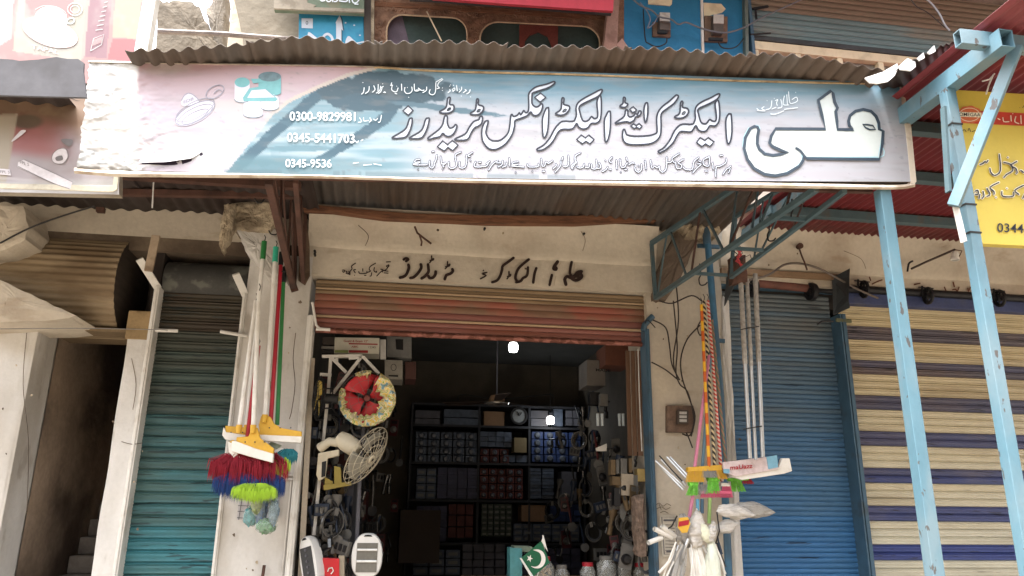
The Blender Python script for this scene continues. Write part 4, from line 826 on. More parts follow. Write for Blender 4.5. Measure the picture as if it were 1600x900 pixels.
# wooden bay with oval windows
up_poly('frame_post', [(569,130),(569,-60),(580,-60),(579,130)], M('dark_post', (70,62,58), .7), .28, .15, 'dark pipe post left of the carved wood')
up_poly('frame_post', [(579,130),(580,-60),(585,-60),(584,130)], plaster_rough, .30, .15)
WP = YP(.34)
def rrect(x0, y0, x1, y1, rx, ry, n=6, sk=0):
    pts = []
    for cx, cy, a0 in ((x1-rx, y0+ry, -90), (x1-rx, y1-ry, 0), (x0+rx, y1-ry, 90), (x0+rx, y0+ry, 180)):
        for k in range(n+1): a = math.radians(a0+90*k/n); pts.append((cx+rx*math.cos(a), cy+ry*math.sin(a)+sk*(cx-x0)))
    return pts
w1 = rrect(604, 22, 730, 140, 24, 26, sk=.055); w2 = rrect(750, 33, 937, 140, 28, 26, sk=.05)
outl = [(585,-60),(975,-60),(975,130),(585,130)]
mb = MB()
for s in (0, 1):
    off = 0 if s == 0 else -.05
    tr = tessellate_polygon([[Vector((x, y, 0)) for x, y in l] for l in (outl, w1, w2)]); mb.add([WP(x, y, off) for l in (outl, w1, w2) for x, y in l], tr)
for l in (w1, w2):
    n = len(l); mb.add([WP(x, y, 0) for x, y in l]+[WP(x, y, -.05) for x, y in l], [(i, (i+1) % n, (i+1) % n+n, i+n) for i in range(n)])
o = mb.build('carved_panel', wood_c, B); o['label'] = 'carved brown wooden bay with rounded window openings'
rimm = M('pale_wood_bead', (176,148,118), .7, var=.2, vs=20)
for l in (w1, w2): MB().tube([WP(x, y, .004) for x, y in l+[l[0]]], .008, 5, False).build('window_bead', rimm, B, smooth=True)
r = random.Random(4); mb = MB()
for k in range(60):     # carved rosettes and leaf ridges
    x = r.choice((r.uniform(588,602), r.uniform(733,748), r.uniform(586,950), r.uniform(586,950))); y = r.uniform(2, 70) if x < 602 or 733 < x < 748 else r.uniform(8, 20)+(x-600)*.035
    a = r.uniform(0, 6); rr = r.uniform(2.5, 5); mb.tube([WP(x+rr*math.cos(a+t), y+rr*math.sin(a+t)*.8, .004) for t in np.linspace(0, 4.4, 7)], .006, 4)
tag(mb.build('carving', wood_c, B, smooth=True), kind='stuff')
mb = MB(); mb.prism([WP(x, y, .008) for x, y in ((585,2),(960,24),(960,32),(585,9))], (0, .03, 0)); mb.build('ledge', timber, B)
up_poly('window_pane', [(598,12),(736,16),(736,140),(598,140)], glassd, .41, .01, 'dark dusty pane in the left rounded window'); up_poly('window_pane', [(745,22),(945,28),(945,140),(745,140)], glassd, .41, .01)
up_poly('curtain', [(600,14),(626,16),(640,70),(632,140),(600,140)], M('mauve_curtain', (96,84,98), .9, var=.2, vs=12), .40, .004)
al = [(812,38),(872,40),(870,140),(862,140),(862,70),(856,56),(842,49),(828,54),(820,64),(818,140),(810,140)]
up_poly('arched_frame', al, M('red_brown_arch', (112,52,44), .7, var=.2), .385, .02, 'red brown arched frame inside the right rounded window')
mb = MB(); mb.tube([WP(667,18,.03), WP(690,64,.2)], .006, 5); tag(mb.build('stick', M('pale_stick', (190,170,140), .8), None), 'thin pale stick leaning on the canopy before the left oval window', 'stick')
# red valance
mb = MB(); mb.prism([P(x, y, -.2) for x, y in ((676,-3),(780,5),(880,12),(958,17),(962,-60),(660,-60))], (0, .03, 0)); tag(mb.build('valance', M('red_valance_cloth', (176,40,56), .7, var=.1, an=(3,1,1)), None), 'bright red valance hanging over the carved wooden bay', 'valance')
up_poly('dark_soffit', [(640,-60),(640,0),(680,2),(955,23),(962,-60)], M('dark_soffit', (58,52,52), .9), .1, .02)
up_poly('slanted_post', [(958,-60),(972,-60),(966,30),(962,130),(938,130),(946,50)], M('pinkish_post', (160,122,108), .8, var=.2, dirt=(110,80,70), da=.5, ds=9), .22, .08, 'slanting pinkish timber post beside the blue wall')
# blue wall and its meters
up_poly('blue_wall', [(955,-60),(1172,-60),(1168,140),(955,140)], blue_w, .36, .2, 'bright blue painted wall with electricity meters')
def pxbox(mb, x0, y0, x1, y1, Y, d, sk=.045):
    mb.prism([P(x, y, Y) for x, y in ((x0, y0), (x1, y0+sk*(x1-x0)), (x1, y1+sk*(x1-x0)), (x0, y1))], (0, d, 0)); return mb
mboard = M('brown_meter_board', (112,88,72), .8, var=.25, vs=15, dirt=(70,56,48), da=.5, ds=14); mcase = M('grey_meter_case', (178,176,170), .5, dirt=(120,110,100), da=.5, ds=20)
for nm, bx, cs, dk, lab in (('meter', (1020,34,1048,56), (1031,19,1047,32), (1028,47,1042,51), 'left electricity meter on the blue wall, wrapped in loose wires'), ('meter', (1101,24,1137,64), (1115,22,1131,36), (1108,58,1130,62), 'right electricity meter on the blue wall, on a tall brown board')):
    T_ = thing('electricity_meter', P(bx[0], bx[3], .34), lab, 'electricity meter', 'electricity meters on the blue wall')
    pxbox(MB(), *bx, .335, .024).build('backboard', mboard, T_, bevel=.003); pxbox(MB(), cs[0], cs[1], cs[2], cs[3]+14, .27, .064).build('meter_case', M('dark_meter_case', (84,74,68), .5, var=.2), T_, bevel=.006)
    pxbox(MB(), *cs, .262, .01).build('meter_window', mcase, T_, bevel=.002); pxbox(MB(), *dk, .262, .02).build('terminal_cover', black_m, T_)
up_poly('paper_plate', [(1012,-20),(1051,-20),(1050,6),(1047,9),(1013,6)], cream_p, .35, .008, 'cream plate on the blue wall'); up_poly('peeled_patch', [(1099,4),(1127,6),(1134,14),(1128,20),(1110,24),(1100,26)], cream_p, .357, .003, 'peeled cream patch above the right meter')
up_poly('conduit', [(1094,-60),(1097,-60),(1102,140),(1098,140)], white_p, .34, .02, 'thin white conduit between the meters'); up_poly('frame_post', [(1163,-60),(1168,-60),(1171,140),(1166,140)], M('grey_green_post', (92,108,104), .7), .3, .1)
up_poly('blue_scrap', [(963,70),(972,60),(985,78),(982,84)], M('pink_scrap', (180,140,128), .8), .3, .01)
def wire(pts, r, label, mat=None, Y=None, name='cable', group=None, cat='cable'):
    p3 = [P(p[0], p[1], p[2] if len(p) > 2 else Y) for p in pts]; p3 = [Vector(v) for v in crom([tuple(v) for v in p3], False, 5)]
    return tag(MB().tube(p3, r, 5).build(name, mat or wire_m, None, smooth=True), label, cat, group)
wire([(985,-5),(1000,8),(1018,16),(1030,26),(1048,30),(1060,38),(1072,35),(1090,42),(1110,48),(1134,51),(1160,44),(1190,28),(1240,5),(1262,-5)], .008, 'long sagging grey cable looping across the meters to the upper right', M('cable_grey', (96,100,108), .6), .22)
wire([(1005,14),(1008,60),(1014,68),(1026,73),(1040,68),(1042,60)], .006, 'cable looping under the left meter', Y=.3)
wire([(1122,66),(1128,74),(1140,76),(1152,72),(1162,60)], .006, 'cable looping under the right meter', Y=.3)
wire([(1000,4),(1010,16),(1016,30),(1012,44),(1022,36),(1030,22)], .006, 'tangled wire beside the left meter', M('pale_blue_wire', (110,120,140), .6), .26)
wire([(1240,-8,.1),(1256,0,.1)], .004, 'short wire end at the top edge'); 
wire([(1438,-8,-.6),(1455,5,-.6),(1468,22,-.6),(1476,38,-.6),(1484,48,-.6)], .008, 'thick grey cable dropping to the end of the open square tube', M('cable_grey2', (130,134,138), .6))
wire([(1420,-6,-.5),(1432,10,-.5),(1450,20,-.5),(1478,44,-.5)], .004, 'thin wire beside the thick grey cable')
# upper shutter (slats) and glazed frame below
ush = bpy.data.objects.new('roller_shutter', None); COL.objects.link(ush); ush.parent = B; ush.location = P(1310, 80, .36)-wloc(B); ush['label'] = 'grey blue upstairs roller shutter, pulled half down'
xl, xr = P(1172, 40, .36).x, 6.4
zl = P(1300, 70, .36).z; um = slat_mesh('slat', xr-xl, .06, upper_sl, .010); ut = slat_mesh('slat', xr-xl, .06, M('dusty_upper_slat', (124,112,96), .7, var=.12, vs=2, an=(.6,1,8)), .010)
for k in range(14): inst(um if k < 4+0*k or k < 5 else ut, 'slat', ((xl+xr)/2, .36, zl+k*.06), ush)
MB().box(xl, xr, .33, .38, zl-.05, zl).build('bottom_bar', darkgrey, ush, bevel=.004)
z1 = zl-.055; fr = MB(); fr.box(xl, xr, .34, .42, z1-.09, z1); x = xl
k = 0
while x < xr: fr.box(x, x+.055, .345, .42, z1-.8, z1-.092); x += .42; k += 1
fr.build('window_frame', cream_p, B, bevel=.004)['label'] = 'cream window frame under the upstairs shutter'
for k in range(8): 
    xx = xl+.057+k*.42; MB().box(xx, xx+.361, .40, .405, z1-.8, z1-.094).build('window_pane', glassg, B)
MB().box(xl-.03, xl+.0, .30, .4, z1-.8, zl+.9).build('guide_rail', duskblue, B)
MB().bar(P(1176,14,.3), P(1200,10,.3), .02, .02).bar(P(1180,14,.3), P(1182,30,.3), .015, .015).build('latch', blacksteel, B); MB().tube([P(1172,54,.3), P(1204,52,.3)], .008, 6).build('latch', blacksteel, B)
MB().box(-1.6, 6.4, .6, 3, 4.6, 7.2).build('upper_masonry', plaster, B)
# unseen eaves slab added over the upper storey, which keeps it in shade
MB().box(-1.2, 6.6, -1.35, 3, 6.55, 6.72).build('unseen_eaves_slab', concrete, B)['label'] = 'unseen concrete eaves added over the upper storey'

# ============================================================ red awning on the right
RA = thing('awning', (2.9, -2.4, 0), 'dark red corrugated awning carried on pale blue square posts', 'awning')
for i, (a, b_) in enumerate(((2.57,3.62),(3.58,4.66),(4.62,5.7),(5.66,6.8))):
    corr_sheet('corrugated_sheet', RA, redsheet, a, b_, -3.0, -.02, 3.775, 3.775+.0, pitch=.058, amp=.008, seed=40+i, jag=.006, ny=6)
for y0 in (-.58, -1.27, -1.87): MB().box(2.60, 6.8, y0-.03, y0+.03, 3.69, 3.755).build('purlin', teal, RA, bevel=.002)
tb = lambda mb, p, q, w, h, t=.006: mb
def hollow(p, q, w, h, t=.005):
    mb = MB(); p, q = Vector(p), Vector(q); n = (q-p).normalized(); a = n.cross(Vector((0,0,1))).normalized(); b = a.cross(n)
    def ring(c, ww, hh): return [c+a*x*ww/2+b*y*hh/2 for x, y in ((-1,-1),(1,-1),(1,1),(-1,1))]
    o = ring(p, w, h)+ring(q, w, h)+ring(p, w-2*t, h-2*t)+ring(q, w-2*t, h-2*t); f = []
    for k in range(4): k2 = (k+1) % 4; f += [(k, k2, k2+4, k+4), (k+8, k+12, k2+12, k2+8), (k, k+8, k2+8, k2), (k+4, k2+4, k2+12, k+12)]
    return mb.add(o, f)
f0 = P(1496, 60, -2.72); hollow(f0, (6.8, -2.72, f0.z-.0), .045, .075).build('front_purlin', skyblue, RA, bevel=.001)['label'] = 'open ended square tube along the front'
r0, r1 = P(1424, 164, -2.10), P(1589, 62, -2.78); 
hollow(Vector((2.625, -2.0, 3.665)), Vector((2.625, -2.80, 3.665)), .07, .09).build('rafter', skyblue, RA, bevel=.001)['label'] = 'short pale blue rafter tube jutting towards the front'
hollow(Vector((2.64, -.05, 3.72)), Vector((2.655, -2.0, 3.69)), .05, .06).build('rafter', teal, RA)
pt, pb = P(1481, 150, -2.42), P(1600, 900, -2.42); ax_ = (pb.x+pt.x)/2
o = MB().bar((pt.x, -2.42, 0), (pt.x, -2.42, 3.62), .054, .054, (0,1,0)).build('post', skyblue, RA, bevel=.003); o['label'] = 'right hand pale blue square post'
for a, b_ in (((1477,178),(1494,182)), ((1512,346),(1530,350)), ((1480,245),(1500,249))):
    pass
for z in (3.42, 3.0, 2.86): MB().box(pt.x-.030, pt.x+.030, -2.450, -2.390, z, z+.008).build('tie_wire', wire_m, RA)
MB().bar(P(1589, 72, -2.74), P(1490, 322, -2.47), .035, .05).build('strut', skyblue, RA, bevel=.002)['label'] = 'diagonal pale blue brace from rafter to post'
MB().bar(P(1474, 168, -2.46), P(1482, 300, -2.46), .03, .012).build('flat_bar', teal, RA); MB().bar(P(1493, 322, -2.46), P(1506, 378, -2.46), .03, .01).build('flat_bar', white_p, RA)
o = MB().bar((2.475, -2.02, 0), (2.475, -2.02, 3.25), .062, .062, (0,1,0)).build('post', skyblue, None, bevel=.003); o.name = 'square_post'
tag(o, 'pale blue square post standing under the right end of the white sign', 'post')
# raised torn corner sheet
def cs(u, v):
    a = [(1368,128),(1400,108),(1440,88),(1470,72),(1490,66)]; b_ = [(1385,150),(1425,160),(1450,130),(1475,100),(1495,82)]
    i = u*4; k = min(3, int(i)); t = i-k; pa = (a[k][0]*(1-t)+a[k+1][0]*t, a[k][1]*(1-t)+a[k+1][1]*t); pb_ = (b_[k][0]*(1-t)+b_[k+1][0]*t, b_[k][1]*(1-t)+b_[k+1][1]*t)
    return P(pa[0]*(1-v)+pb_[0]*v, pa[1]*(1-v)+pb_[1]*v+1.8*math.sin(u*9*2*PI)*(1-v*.5), -2.30-.25*u+.5*v)
mb = MB(); mb.grid(cs, 60, 6); tag(mb.build('corrugated_offcut', galv_d, None, smooth=True, solid=.002), 'curled dark offcut of corrugated iron above the right end of the white sign', 'metal sheet')
mb = MB(); mb.prism([P(x, y, -2.36) for x, y in ((1352,121),(1362,118),(1380,112),(1402,99),(1404,106),(1398,118),(1388,127),(1372,130),(1360,129))], (0,.01,0)).prism([P(x, y, -2.40) for x, y in ((1405,103),(1418,91),(1430,96),(1431,104),(1424,110),(1408,108))], (0,.01,0)).prism([P(x, y, -2.45) for x, y in ((1434,90),(1443,82),(1445,90),(1438,94))], (0,.01,0)).prism([P(x, y, -2.48) for x, y in ((1450,81),(1460,71),(1462,80),(1454,84))], (0,.01,0))
tag(mb.build('torn_flex', M('torn_white_flex', (228,228,228), .5), None), 'torn scraps of white flex caught on the curled offcut', 'scrap')
mb = MB(); mb.tube([P(1535,127,-2.5), P(1546,124,-2.5), P(1554,115,-2.5)], .004, 5); mb.tube([P(1552,117,-2.5), P(1545,133,-2.5), P(1541,147,-2.5)], .004, 5); tag(mb.build('string', white_p, None), 'loose white string hanging above the yellow sign', 'string')

# ============================================================ yellow sign
YPp = YP(-2.36)
YS = thing('signboard', YPp(1570, 388), 'yellow shop signboard with Urdu lettering and a red band on the right', 'signboard')
mb = MB(); mb.prism([YPp(x, y) for x, y in ((1490,140),(1760,156),(1775,392),(1536,381))], (0, .04, 0)); mb.build('board', M('yellow_board', (206,182,62), .5, var=.04, dirt=(206,184,84), da=.5, ds=3), YS, bevel=.002)
mb = MB(); fill(mb, YPp, [(1494,171),(1760,186),(1762,204),(1498,192)], .003, False); mb.build('red_band', M('red_band', (206,60,44), .5), YS, fix=False)
Y4 = lambda p: (1480+p[0]/3.217, 120+p[1]/3.214); PLN = YPp
mb = MB(); fill(mb, YPp, [Y4((112+62*math.cos(t)*(1+.04*math.cos(9*t)), 190+44*math.sin(t)*(1+.05*math.cos(9*t)))) for t in np.linspace(0, 2*PI, 37)[:-1]], .004, False); mb.build('badge', M('orange_badge', (214,104,58), .5), YS, fix=False)
mb = MB(); ribbon(mb, YPp, [Y4((112+50*math.cos(t), 190+33*math.sin(t))) for t in np.linspace(0, 2*PI, 25)[:-1]], .8, .0055, closed=True); fill(mb, YPp, [Y4(p) for p in ((56,176),(172,180),(174,204),(56,200))], .0058, False)
strokes(Y4, '255,210 265,215; 280,205 285,225 310,225; 320,195 322,222; 345,200 340,225 360,235; 370,195 372,235; 330,185', 1.6, .005, mb)
H2 = lambda w, off, m: strokes(Y4, '165,440 180,435 190,425 197,430 205,420; 262,390 268,470 240,495 220,480 215,460; 285,430 320,440 330,470 300,490 285,505; 305,405; 350,425 320,445 345,460 352,480; 348,485; 370,470 385,480; 140,575 155,570 155,590 140,590; 165,590 160,610; 180,575 185,598 175,610; 200,560 215,590 200,600; 260,530 215,555 235,575 235,590; 245,605; 275,575 280,600 330,600 335,580; 385,545 340,570 360,590; 300,560; 390,590 380,610', w, off, m)
H2(4.2, .006, mb); mb.build('lettering_glow', M('white_print', (232,228,206), .5), YS, fix=False)
mb = MB(); H2(1.9, .0095, mb); strokes(Y4, '75,275 85,265 95,275; 105,270 110,258 118,275; 125,275 140,270; 150,280 165,262; 365,155; 380,155 385,145', 1.0, .006, mb)
text_on(mb, YPp, '0344-', 1558, 362, 1606, 14, .006, 2, .01); text_on(mb, YPp, 'OMEGAA', 1499, 181, 1532, 5.5, .0064, 1, .01); mb.build('lettering', ink, YS, fix=False); PLN = None

# ============================================================ lettering painted on the lintel
PLN = YP(-.016); LP2 = PLN
T1 = lambda p: (520+p[0]/8, 400+p[1]/8); T2 = lambda p: (740+p[0]/8.42, 400+p[1]/8.42)
paint = M('black_brush_paint', (44,24,18), .6, var=.3, vs=30)
mb = MB()
strokes(T1, '945,110 950,150 920,230 880,260 840,270; 1100,105 1105,150 1060,220 1010,265 970,275; 1190,105 1195,150 1195,200 1150,255 1110,280; 1285,195 1280,235 1250,270 1210,275 1195,250; 1495,165 1500,190 1470,220 1420,240 1400,290', 4.6, 0, mb)
strokes(T1, '1235,0 1235,50 1210,85; 1235,50 1260,30 1255,50 1215,55; 1435,70 1430,130 1405,160; 1435,120 1465,100 1455,125 1410,135', 2.2, .0006, mb); strokes(T1, '885,45 915,28 945,42 915,65', 4, .0007, mb)
strokes(T1, '125,175 150,180 135,205 122,190; 165,190 180,200 165,215; 200,190 205,225 175,220; 285,90 235,125 240,160 215,195 215,235 190,215; 285,170 260,175 280,210; 272,240; 325,195 340,220 420,215 425,195; 375,160 375,190; 535,90 470,130 455,165 470,190 430,205; 395,242 415,242; 485,210 480,245 465,252; 520,145 515,185 545,205 545,190; 700,110 670,125 690,140 705,115 665,170 610,190 550,250; 600,165 630,175 620,200; 645,185 690,190; 640,210 690,215; 670,75 720,72', 1.7, .001, mb)
strokes(T2, '525,25 460,75 385,130 375,180 350,260 310,320 245,345; 725,45 650,105 590,165 560,230 550,290 575,335; 715,150 710,230 690,270 650,290 620,330 560,345; 825,160 800,240 785,350; 1030,250 1000,380; 1290,80 1275,150 1270,230 1310,300', 4.2, .0014, mb)
strokes(T2, '175,215 110,235 165,255 90,300; 130,190; 465,205 465,260 440,300; 465,260 490,240 480,265 445,270', 2.4, .002, mb)
strokes(T2, '1105,75 1060,140 1055,170 1085,175 1085,155; 1420,205 1370,215 1340,250 1300,290 1230,270 1200,310 1215,375; 1420,205 1370,215 1350,245 1400,235 1425,265 1395,300 1340,320 1290,290 1330,265 1380,270', 5.2, .0022, mb)
tag(mb.build('lettering', paint, B, fix=False), 'black brush painted Urdu words on the lintel, partly covered')
mb = MB(); T3 = lambda p: (T2(p)[0]+2.2, T2(p)[1]+1.2)
strokes(T3, '1310,90 1300,200; 1130,80 1110,110; 1060,260 1040,375; 1440,235 1430,290 1370,335 1310,340', 1.2, .0004, mb); mb.build('lettering_shade', M('silver_shade', (170,156,134), .6), B, fix=False)
# words half hidden over the striped shutter
mb = MB(); T4 = lambda p: (1340+p[0]/6.154, 400+p[1]/6.154)
strokes(T4, '115,205 125,235; 140,270 190,245 235,230; 345,200 375,185 355,225 385,320; 545,275 600,262; 835,300 850,335; 920,255 930,295; 915,325 940,320 960,335 975,300; 1060,310 1065,340 1085,300', 2.2, .001, mb)
mb.build('lettering', M('brown_brush_paint', (96,50,26), .6), B, fix=False); PLN = None
# scratches / hanging stubs on the lintel
mb = MB(); mb.tube([P(648,354,-.13), P(652,364,-.135), P(662,372,-.12), P(674,381,-.11)], .008, 5); mb.tube([P(655,366,-.13), P(659,378,-.12), P(658,384,-.12)], .007, 5); tag(mb.build('iron_stub', rust, None), 'forked rusty iron stub on the wall above the lettering', 'iron stub')
for a in ((912,366), (492,393), (492,398), (757,358)): MB().lathe([(0,-.02),(.009,-.018),(.009,.02)], P(*a, -.08), (0,1,0), 8).build('nail_hole', black_m, B)
# ============================================================ goods hanging left of the shop opening
yel = M('yellow_plastic', (214,162,36), .5, var=.08, dirt=(176,136,60), da=.4, ds=12); whp = M('white_plastic', (222,220,214), .4, var=.04, dirt=(180,172,158), da=.3, ds=12)
redp = M('red_plastic', (176,22,40), .4, var=.05); grnp = M('green_plastic', (40,128,62), .4, var=.05); mint = M('mint_plastic', (44,186,150), .4); lime = M('lime_fibre', (168,214,40), .8, var=.12, vs=30)
redf = M('crimson_fibre', (156,24,44), .85, var=.2, vs=30); bluf = M('royal_blue_fibre', (30,64,132), .85, var=.2, vs=30); tealf = M('teal_fibre', (28,120,134), .8, var=.2, vs=30)
hotp = M('pink_plastic', (214,84,120), .5, var=.08, vs=20); pinkp = M('dull_pink_plastic', (206,118,150), .5); greyf = M('grey_fibre', (140,142,140), .8, var=.2, vs=40); limeg = M('bright_green_fibre', (104,202,54), .75, var=.3, vs=60)
clearp = M('cloudy_polythene', (214,212,206), .28, var=.06, vs=20, alpha=.82, spec=.6); alum = M('aluminium_tube', (188,190,192), .3, metal=.7, var=.08, vs=20)
def pole(name, a, b, Ya, Yb, r, mat, label, cat, group=None, grip=None, par=None):
    T_ = thing(name, P(b[0], b[1], Yb), label, cat, group); p, q = P(a[0], a[1], Ya), P(b[0], b[1], Yb)
    MB().tube([p, q], [r*.92, r], 10).build('handle', mat, T_, smooth=True)
    if grip: m, frac = grip; MB().tube([p+(p-q).normalized()*.004, p.lerp(q, frac)], r*1.18, 10).build('grip', m, T_, smooth=True)
    MB().tube([p+Vector((0, 0, .0)), p+Vector((.006,0,.03)), p+Vector((-.004,0,.05))], .003, 4).build('hanging_loop', wire_m, T_)
    return T_
def tuft(c, wid, h, n, seed, droop=1.0, depth=.05, w=.004, spread=1.0):
    r = random.Random(seed); mb = MB(); c = Vector(c)
    for k in range(n):
        a = r.uniform(-1, 1); d = r.uniform(-1, 1); top = c+Vector((a*wid*.28, d*depth*.5, r.uniform(-.1, .12)*h)); L = h*r.uniform(.72, 1.05)*(1-.25*abs(a))
        mid = top+Vector((a*wid*.24*spread, d*depth, -L*.35)); end = top+Vector((a*wid*.26*spread+r.uniform(-.004,.004), d*depth*1.2, -L*droop)); s = Vector((w, 0, 0)); e = Vector((0, w*.6, 0))
        mb.add([top-s, top+s, mid+s+e, mid-s-e, end], [(0,1,2,3), (3,2,4)])
    return mb
def pxprism(mb, pts, Y, d): return mb.prism([P(x, y, Y) for x, y in pts], (0, d, 0))
def squeegee(a, b, Y, yb, wb, label, grip, hm, extra=None, r=.0155):
    T_ = pole('floor_squeegee', a, b, Y+.02, Y+.015, r, hm, label, 'floor squeegee', 'floor squeegees hanging left of the shop', grip)
    pxprism(MB(), yb, Y, .035).build('squeegee_head', yel, T_, bevel=.003); cxm = sum(p[0] for p in yb)/len(yb); cym = sum(p[1] for p in yb)/len(yb)
    x0_, x1_ = min(p[0] for p in yb), max(p[0] for p in yb); ly = max(yb, key=lambda p: p[0])[1]-5
    q0 = P(b[0], b[1]-4, Y-.004); MB().tube([q0, q0+Vector((0,0,-.05))], [.019,.015], 12).build('socket', yel, T_, smooth=True)
    for t_ in (.25, .5, .75): c_ = P(x0_+(x1_-x0_)*t_, cym+3, Y-.002); MB().lathe([(0,-.004),(.004,-.003),(.0045,.002)], c_, (0,1,0), 8).build('screw', darkgrey, T_)
    pxprism(MB(), wb, Y-.008, .05).build('foam_blade', whp, T_, bevel=.003)
    return T_
squeegee((413,378), (386,668), -.34, [(352,665),(388,668),(386,681),(352,676)], [(349,667),(353,675),(392,681),(394,690),(352,687),(347,680)], 'yellow and white floor squeegee furthest left, green topped white handle', (grnp, .1), whp)
squeegee((431,387), (414,652), -.40, [(405,672),(404,664),(408,650),(416,648),(423,652),(428,662),(441,669),(471,674),(471,683),(405,680)], [(403,679),(472,682),(470,692),(402,688)], 'yellow and white floor squeegee furthest right, mint topped white handle', (mint, .09), whp)
squeegee((405,455), (396,668), -.47, [(370,683),(388,682),(394,668),(402,668),(406,684),(428,701),(427,709),(400,702),(368,692)], [(362,689),(368,689),(400,701),(427,709),(426,723),(396,715),(362,705)], 'slanting yellow and white squeegee in front of the other two, plain white handle', None, whp)
squeegee((400,470), (374,668), -.42, [(358,690),(364,687),(370,692),(366,696)], [(356,690),(366,694),(372,712),(400,720),(398,726),(366,716),(357,706)], 'white squeegee half hidden under the slanting one', None, whp, r=.015)
def duster(a, b, Y, grip, hm, label, seed, cols, c, wds):
    T_ = pole('feather_duster', a, b, Y+.01, Y, .014, hm, label, 'duster', 'tricolour fibre dusters left of the shop', grip)
    z = 0
    for i, (m, (w_, h_, dy)) in enumerate(zip(cols, wds)):
        q = P(c[0], c[1]+dy, Y-.01*i-(.15 if cols[0] is lime else 0))
        tag(tuft(q, w_, h_, 900, seed+i, depth=.06-.006*i, w=.0018, spread=1.25).build('bristles', m, T_, fix=False), kind='stuff')
    
duster((440,395), (421,690), -.36, (black_m, .07), redp, 'red handled duster with crimson and blue fringe, right of the pair', 11, (redf, bluf), (412,712), ((.27,.20,0),(.22,.17,30)))
duster((404,540), (386,690), -.40, None, redp, 'thin red handled duster with crimson and blue fringe, left of the pair', 21, (redf, bluf), (372,714), ((.26,.19,0),(.22,.16,28)))
duster((444,418), (433,664), -.31, (black_m, .1), grnp, 'green handled duster with a lime yellow fringe', 31, (lime,), (400,758), ((.21,.11,0),))
T_ = thing('hand_brush', P(445,735,-.33), 'small teal and lime brush with a pale block, right of the squeegees', 'brush')
pxprism(MB(), [(424,698),(443,700),(442,718),(425,718)], -.35, .03).build('block', whp, T_, bevel=.003)
tag(tuft(P(450,704,-.34), .11, .10, 260, 41, depth=.03).build('bristles', tealf, T_, fix=False), kind='stuff'); tag(tuft(P(438,716,-.36), .12, .12, 220, 42, depth=.03).build('bristles', lime, T_, fix=False), kind='stuff')
pxprism(MB(), [(418,695),(424,690),(440,696),(432,702)], -.36, .02).build('cap', M('grey_green_cap', (130,146,128), .6), T_)
# blue-green bottles in a clear net
def blob(mb, c, rx, ry, rz, seed, amp=.25, f=3, nu=20, nv=14):
    c = Vector(c)
    def g_(u, v):
        a, b = u*2*PI, v*PI; d = Vector((math.sin(b)*math.cos(a), math.sin(b)*math.sin(a), math.cos(b)))
        s = 1+amp*mnoise.noise(d*f+Vector((seed*3.1, 0, 0)))+amp*.5*mnoise.noise(d*f*2.7+Vector((seed, 5, 0)))
        return c+Vector((d.x*rx*s, d.y*ry*s, d.z*rz*s))
    return mb.grid(g_, nu, nv)
def tpack(x, y, w, h, Y, mat, label, seed, cap=None):
    T_ = thing('packed_scourer', P(x, y+h/2, Y), label, 'scourer pack', 'scourer packs hanging under the dusters')
    k = (5.4+Y)/FPX; blob(MB(), P(x, y, Y), w*k/2, .03, h*k/2, seed, .35, 4).build('scourer', mat, T_, smooth=True)
    blob(MB(), P(x, y, Y), w*k/2*1.12, .036, h*k/2*1.1, seed+2, .25, 5).build('clear_bag', clearf, T_, smooth=True)
clearf = M('clear_film', (200,220,214), .12, var=0, alpha=.22, spec=.8)
for i, (x, y, w_, h_, m) in enumerate(((393,806,22,26,M('scourer_teal', (60,140,150), .6, var=.4, vs=60)), (409,795,16,44,M('scourer_blue', (66,98,150), .6, var=.4, vs=60)), (402,785,16,30,M('scourer_olive', (134,150,90), .6, var=.4, vs=60)), (416,822,26,20,M('scourer_green', (70,120,70), .6, var=.4, vs=60)), (428,800,14,34,M('scourer_slate', (92,118,140), .6, var=.4, vs=60)))):
    tpack(x, y, w_, h_, -.30-.02*i, m, ('teal scourer pack at the left of the bunch', 'long blue scourer pack in the middle of the bunch', 'olive scourer pack at the top of the bunch', 'dark green scourer pack at the bottom of the bunch', 'slate grey scourer pack at the right of the bunch')[i], i)
# posters on the pier
def poster(pts, Y, label, bgm, draw=None, name='poster'):
    T_ = thing(name, P(pts[0][0], pts[0][1], Y), label, 'poster'); mb = MB(); pl = YP(Y); mb.prism([pl(x, y) for x, y in pts], (0, .004, 0)); mb.build('sheet', bgm, T_)
    if draw: mb = MB(); draw(mb, pl); mb.build('printing', M('print_ink', (86,86,92), .7), T_, fix=False)
    return T_
pgrey = M('grey_poster_paper', (182,180,184), .8, var=.06)
def dr(mb, pl):
    for x in (378, 389, 400): ribbon(mb, pl, [(x+2, 766), (x-5, 812)], 1, .004, smooth=False)
    for y in (768, 780, 790, 799, 809): ribbon(mb, pl, [(374-(y-768)*.08, y), (402, y+1)], 1, .005, smooth=False)
poster([(376,764),(404,764),(399,812),(370,812)], -.025, 'grey gridded poster behind the left of the scourer packs', pgrey, dr)
def dr(mb, pl):
    r = random.Random(2)
    for k in range(45): x, y = r.uniform(414,432), r.uniform(762,806); ribbon(mb, pl, [(x, y), (x+r.uniform(-4,4), y+r.uniform(-3,3)), (x+r.uniform(-5,5), y+r.uniform(-5,5))], 1.2, .004+k*1e-5)
poster([(410,758),(438,759),(434,814),(408,812)], -.025, 'dark patterned poster behind the right of the scourer packs', M('slate_poster_paper', (140,146,160), .8, var=.1, vs=30), dr)
mb = MB()
for a, b in (((440,716),(464,718)), ((438,742),(463,742)), ((437,748),(461,749)), ((464,718),(461,744)), ((460,749),(448,900)), ((455,752),(440,900)), ((437,748),(436,764))): mb.bar(P(*a, -.012), P(*b, -.012), .012, .016, (0,1,0))
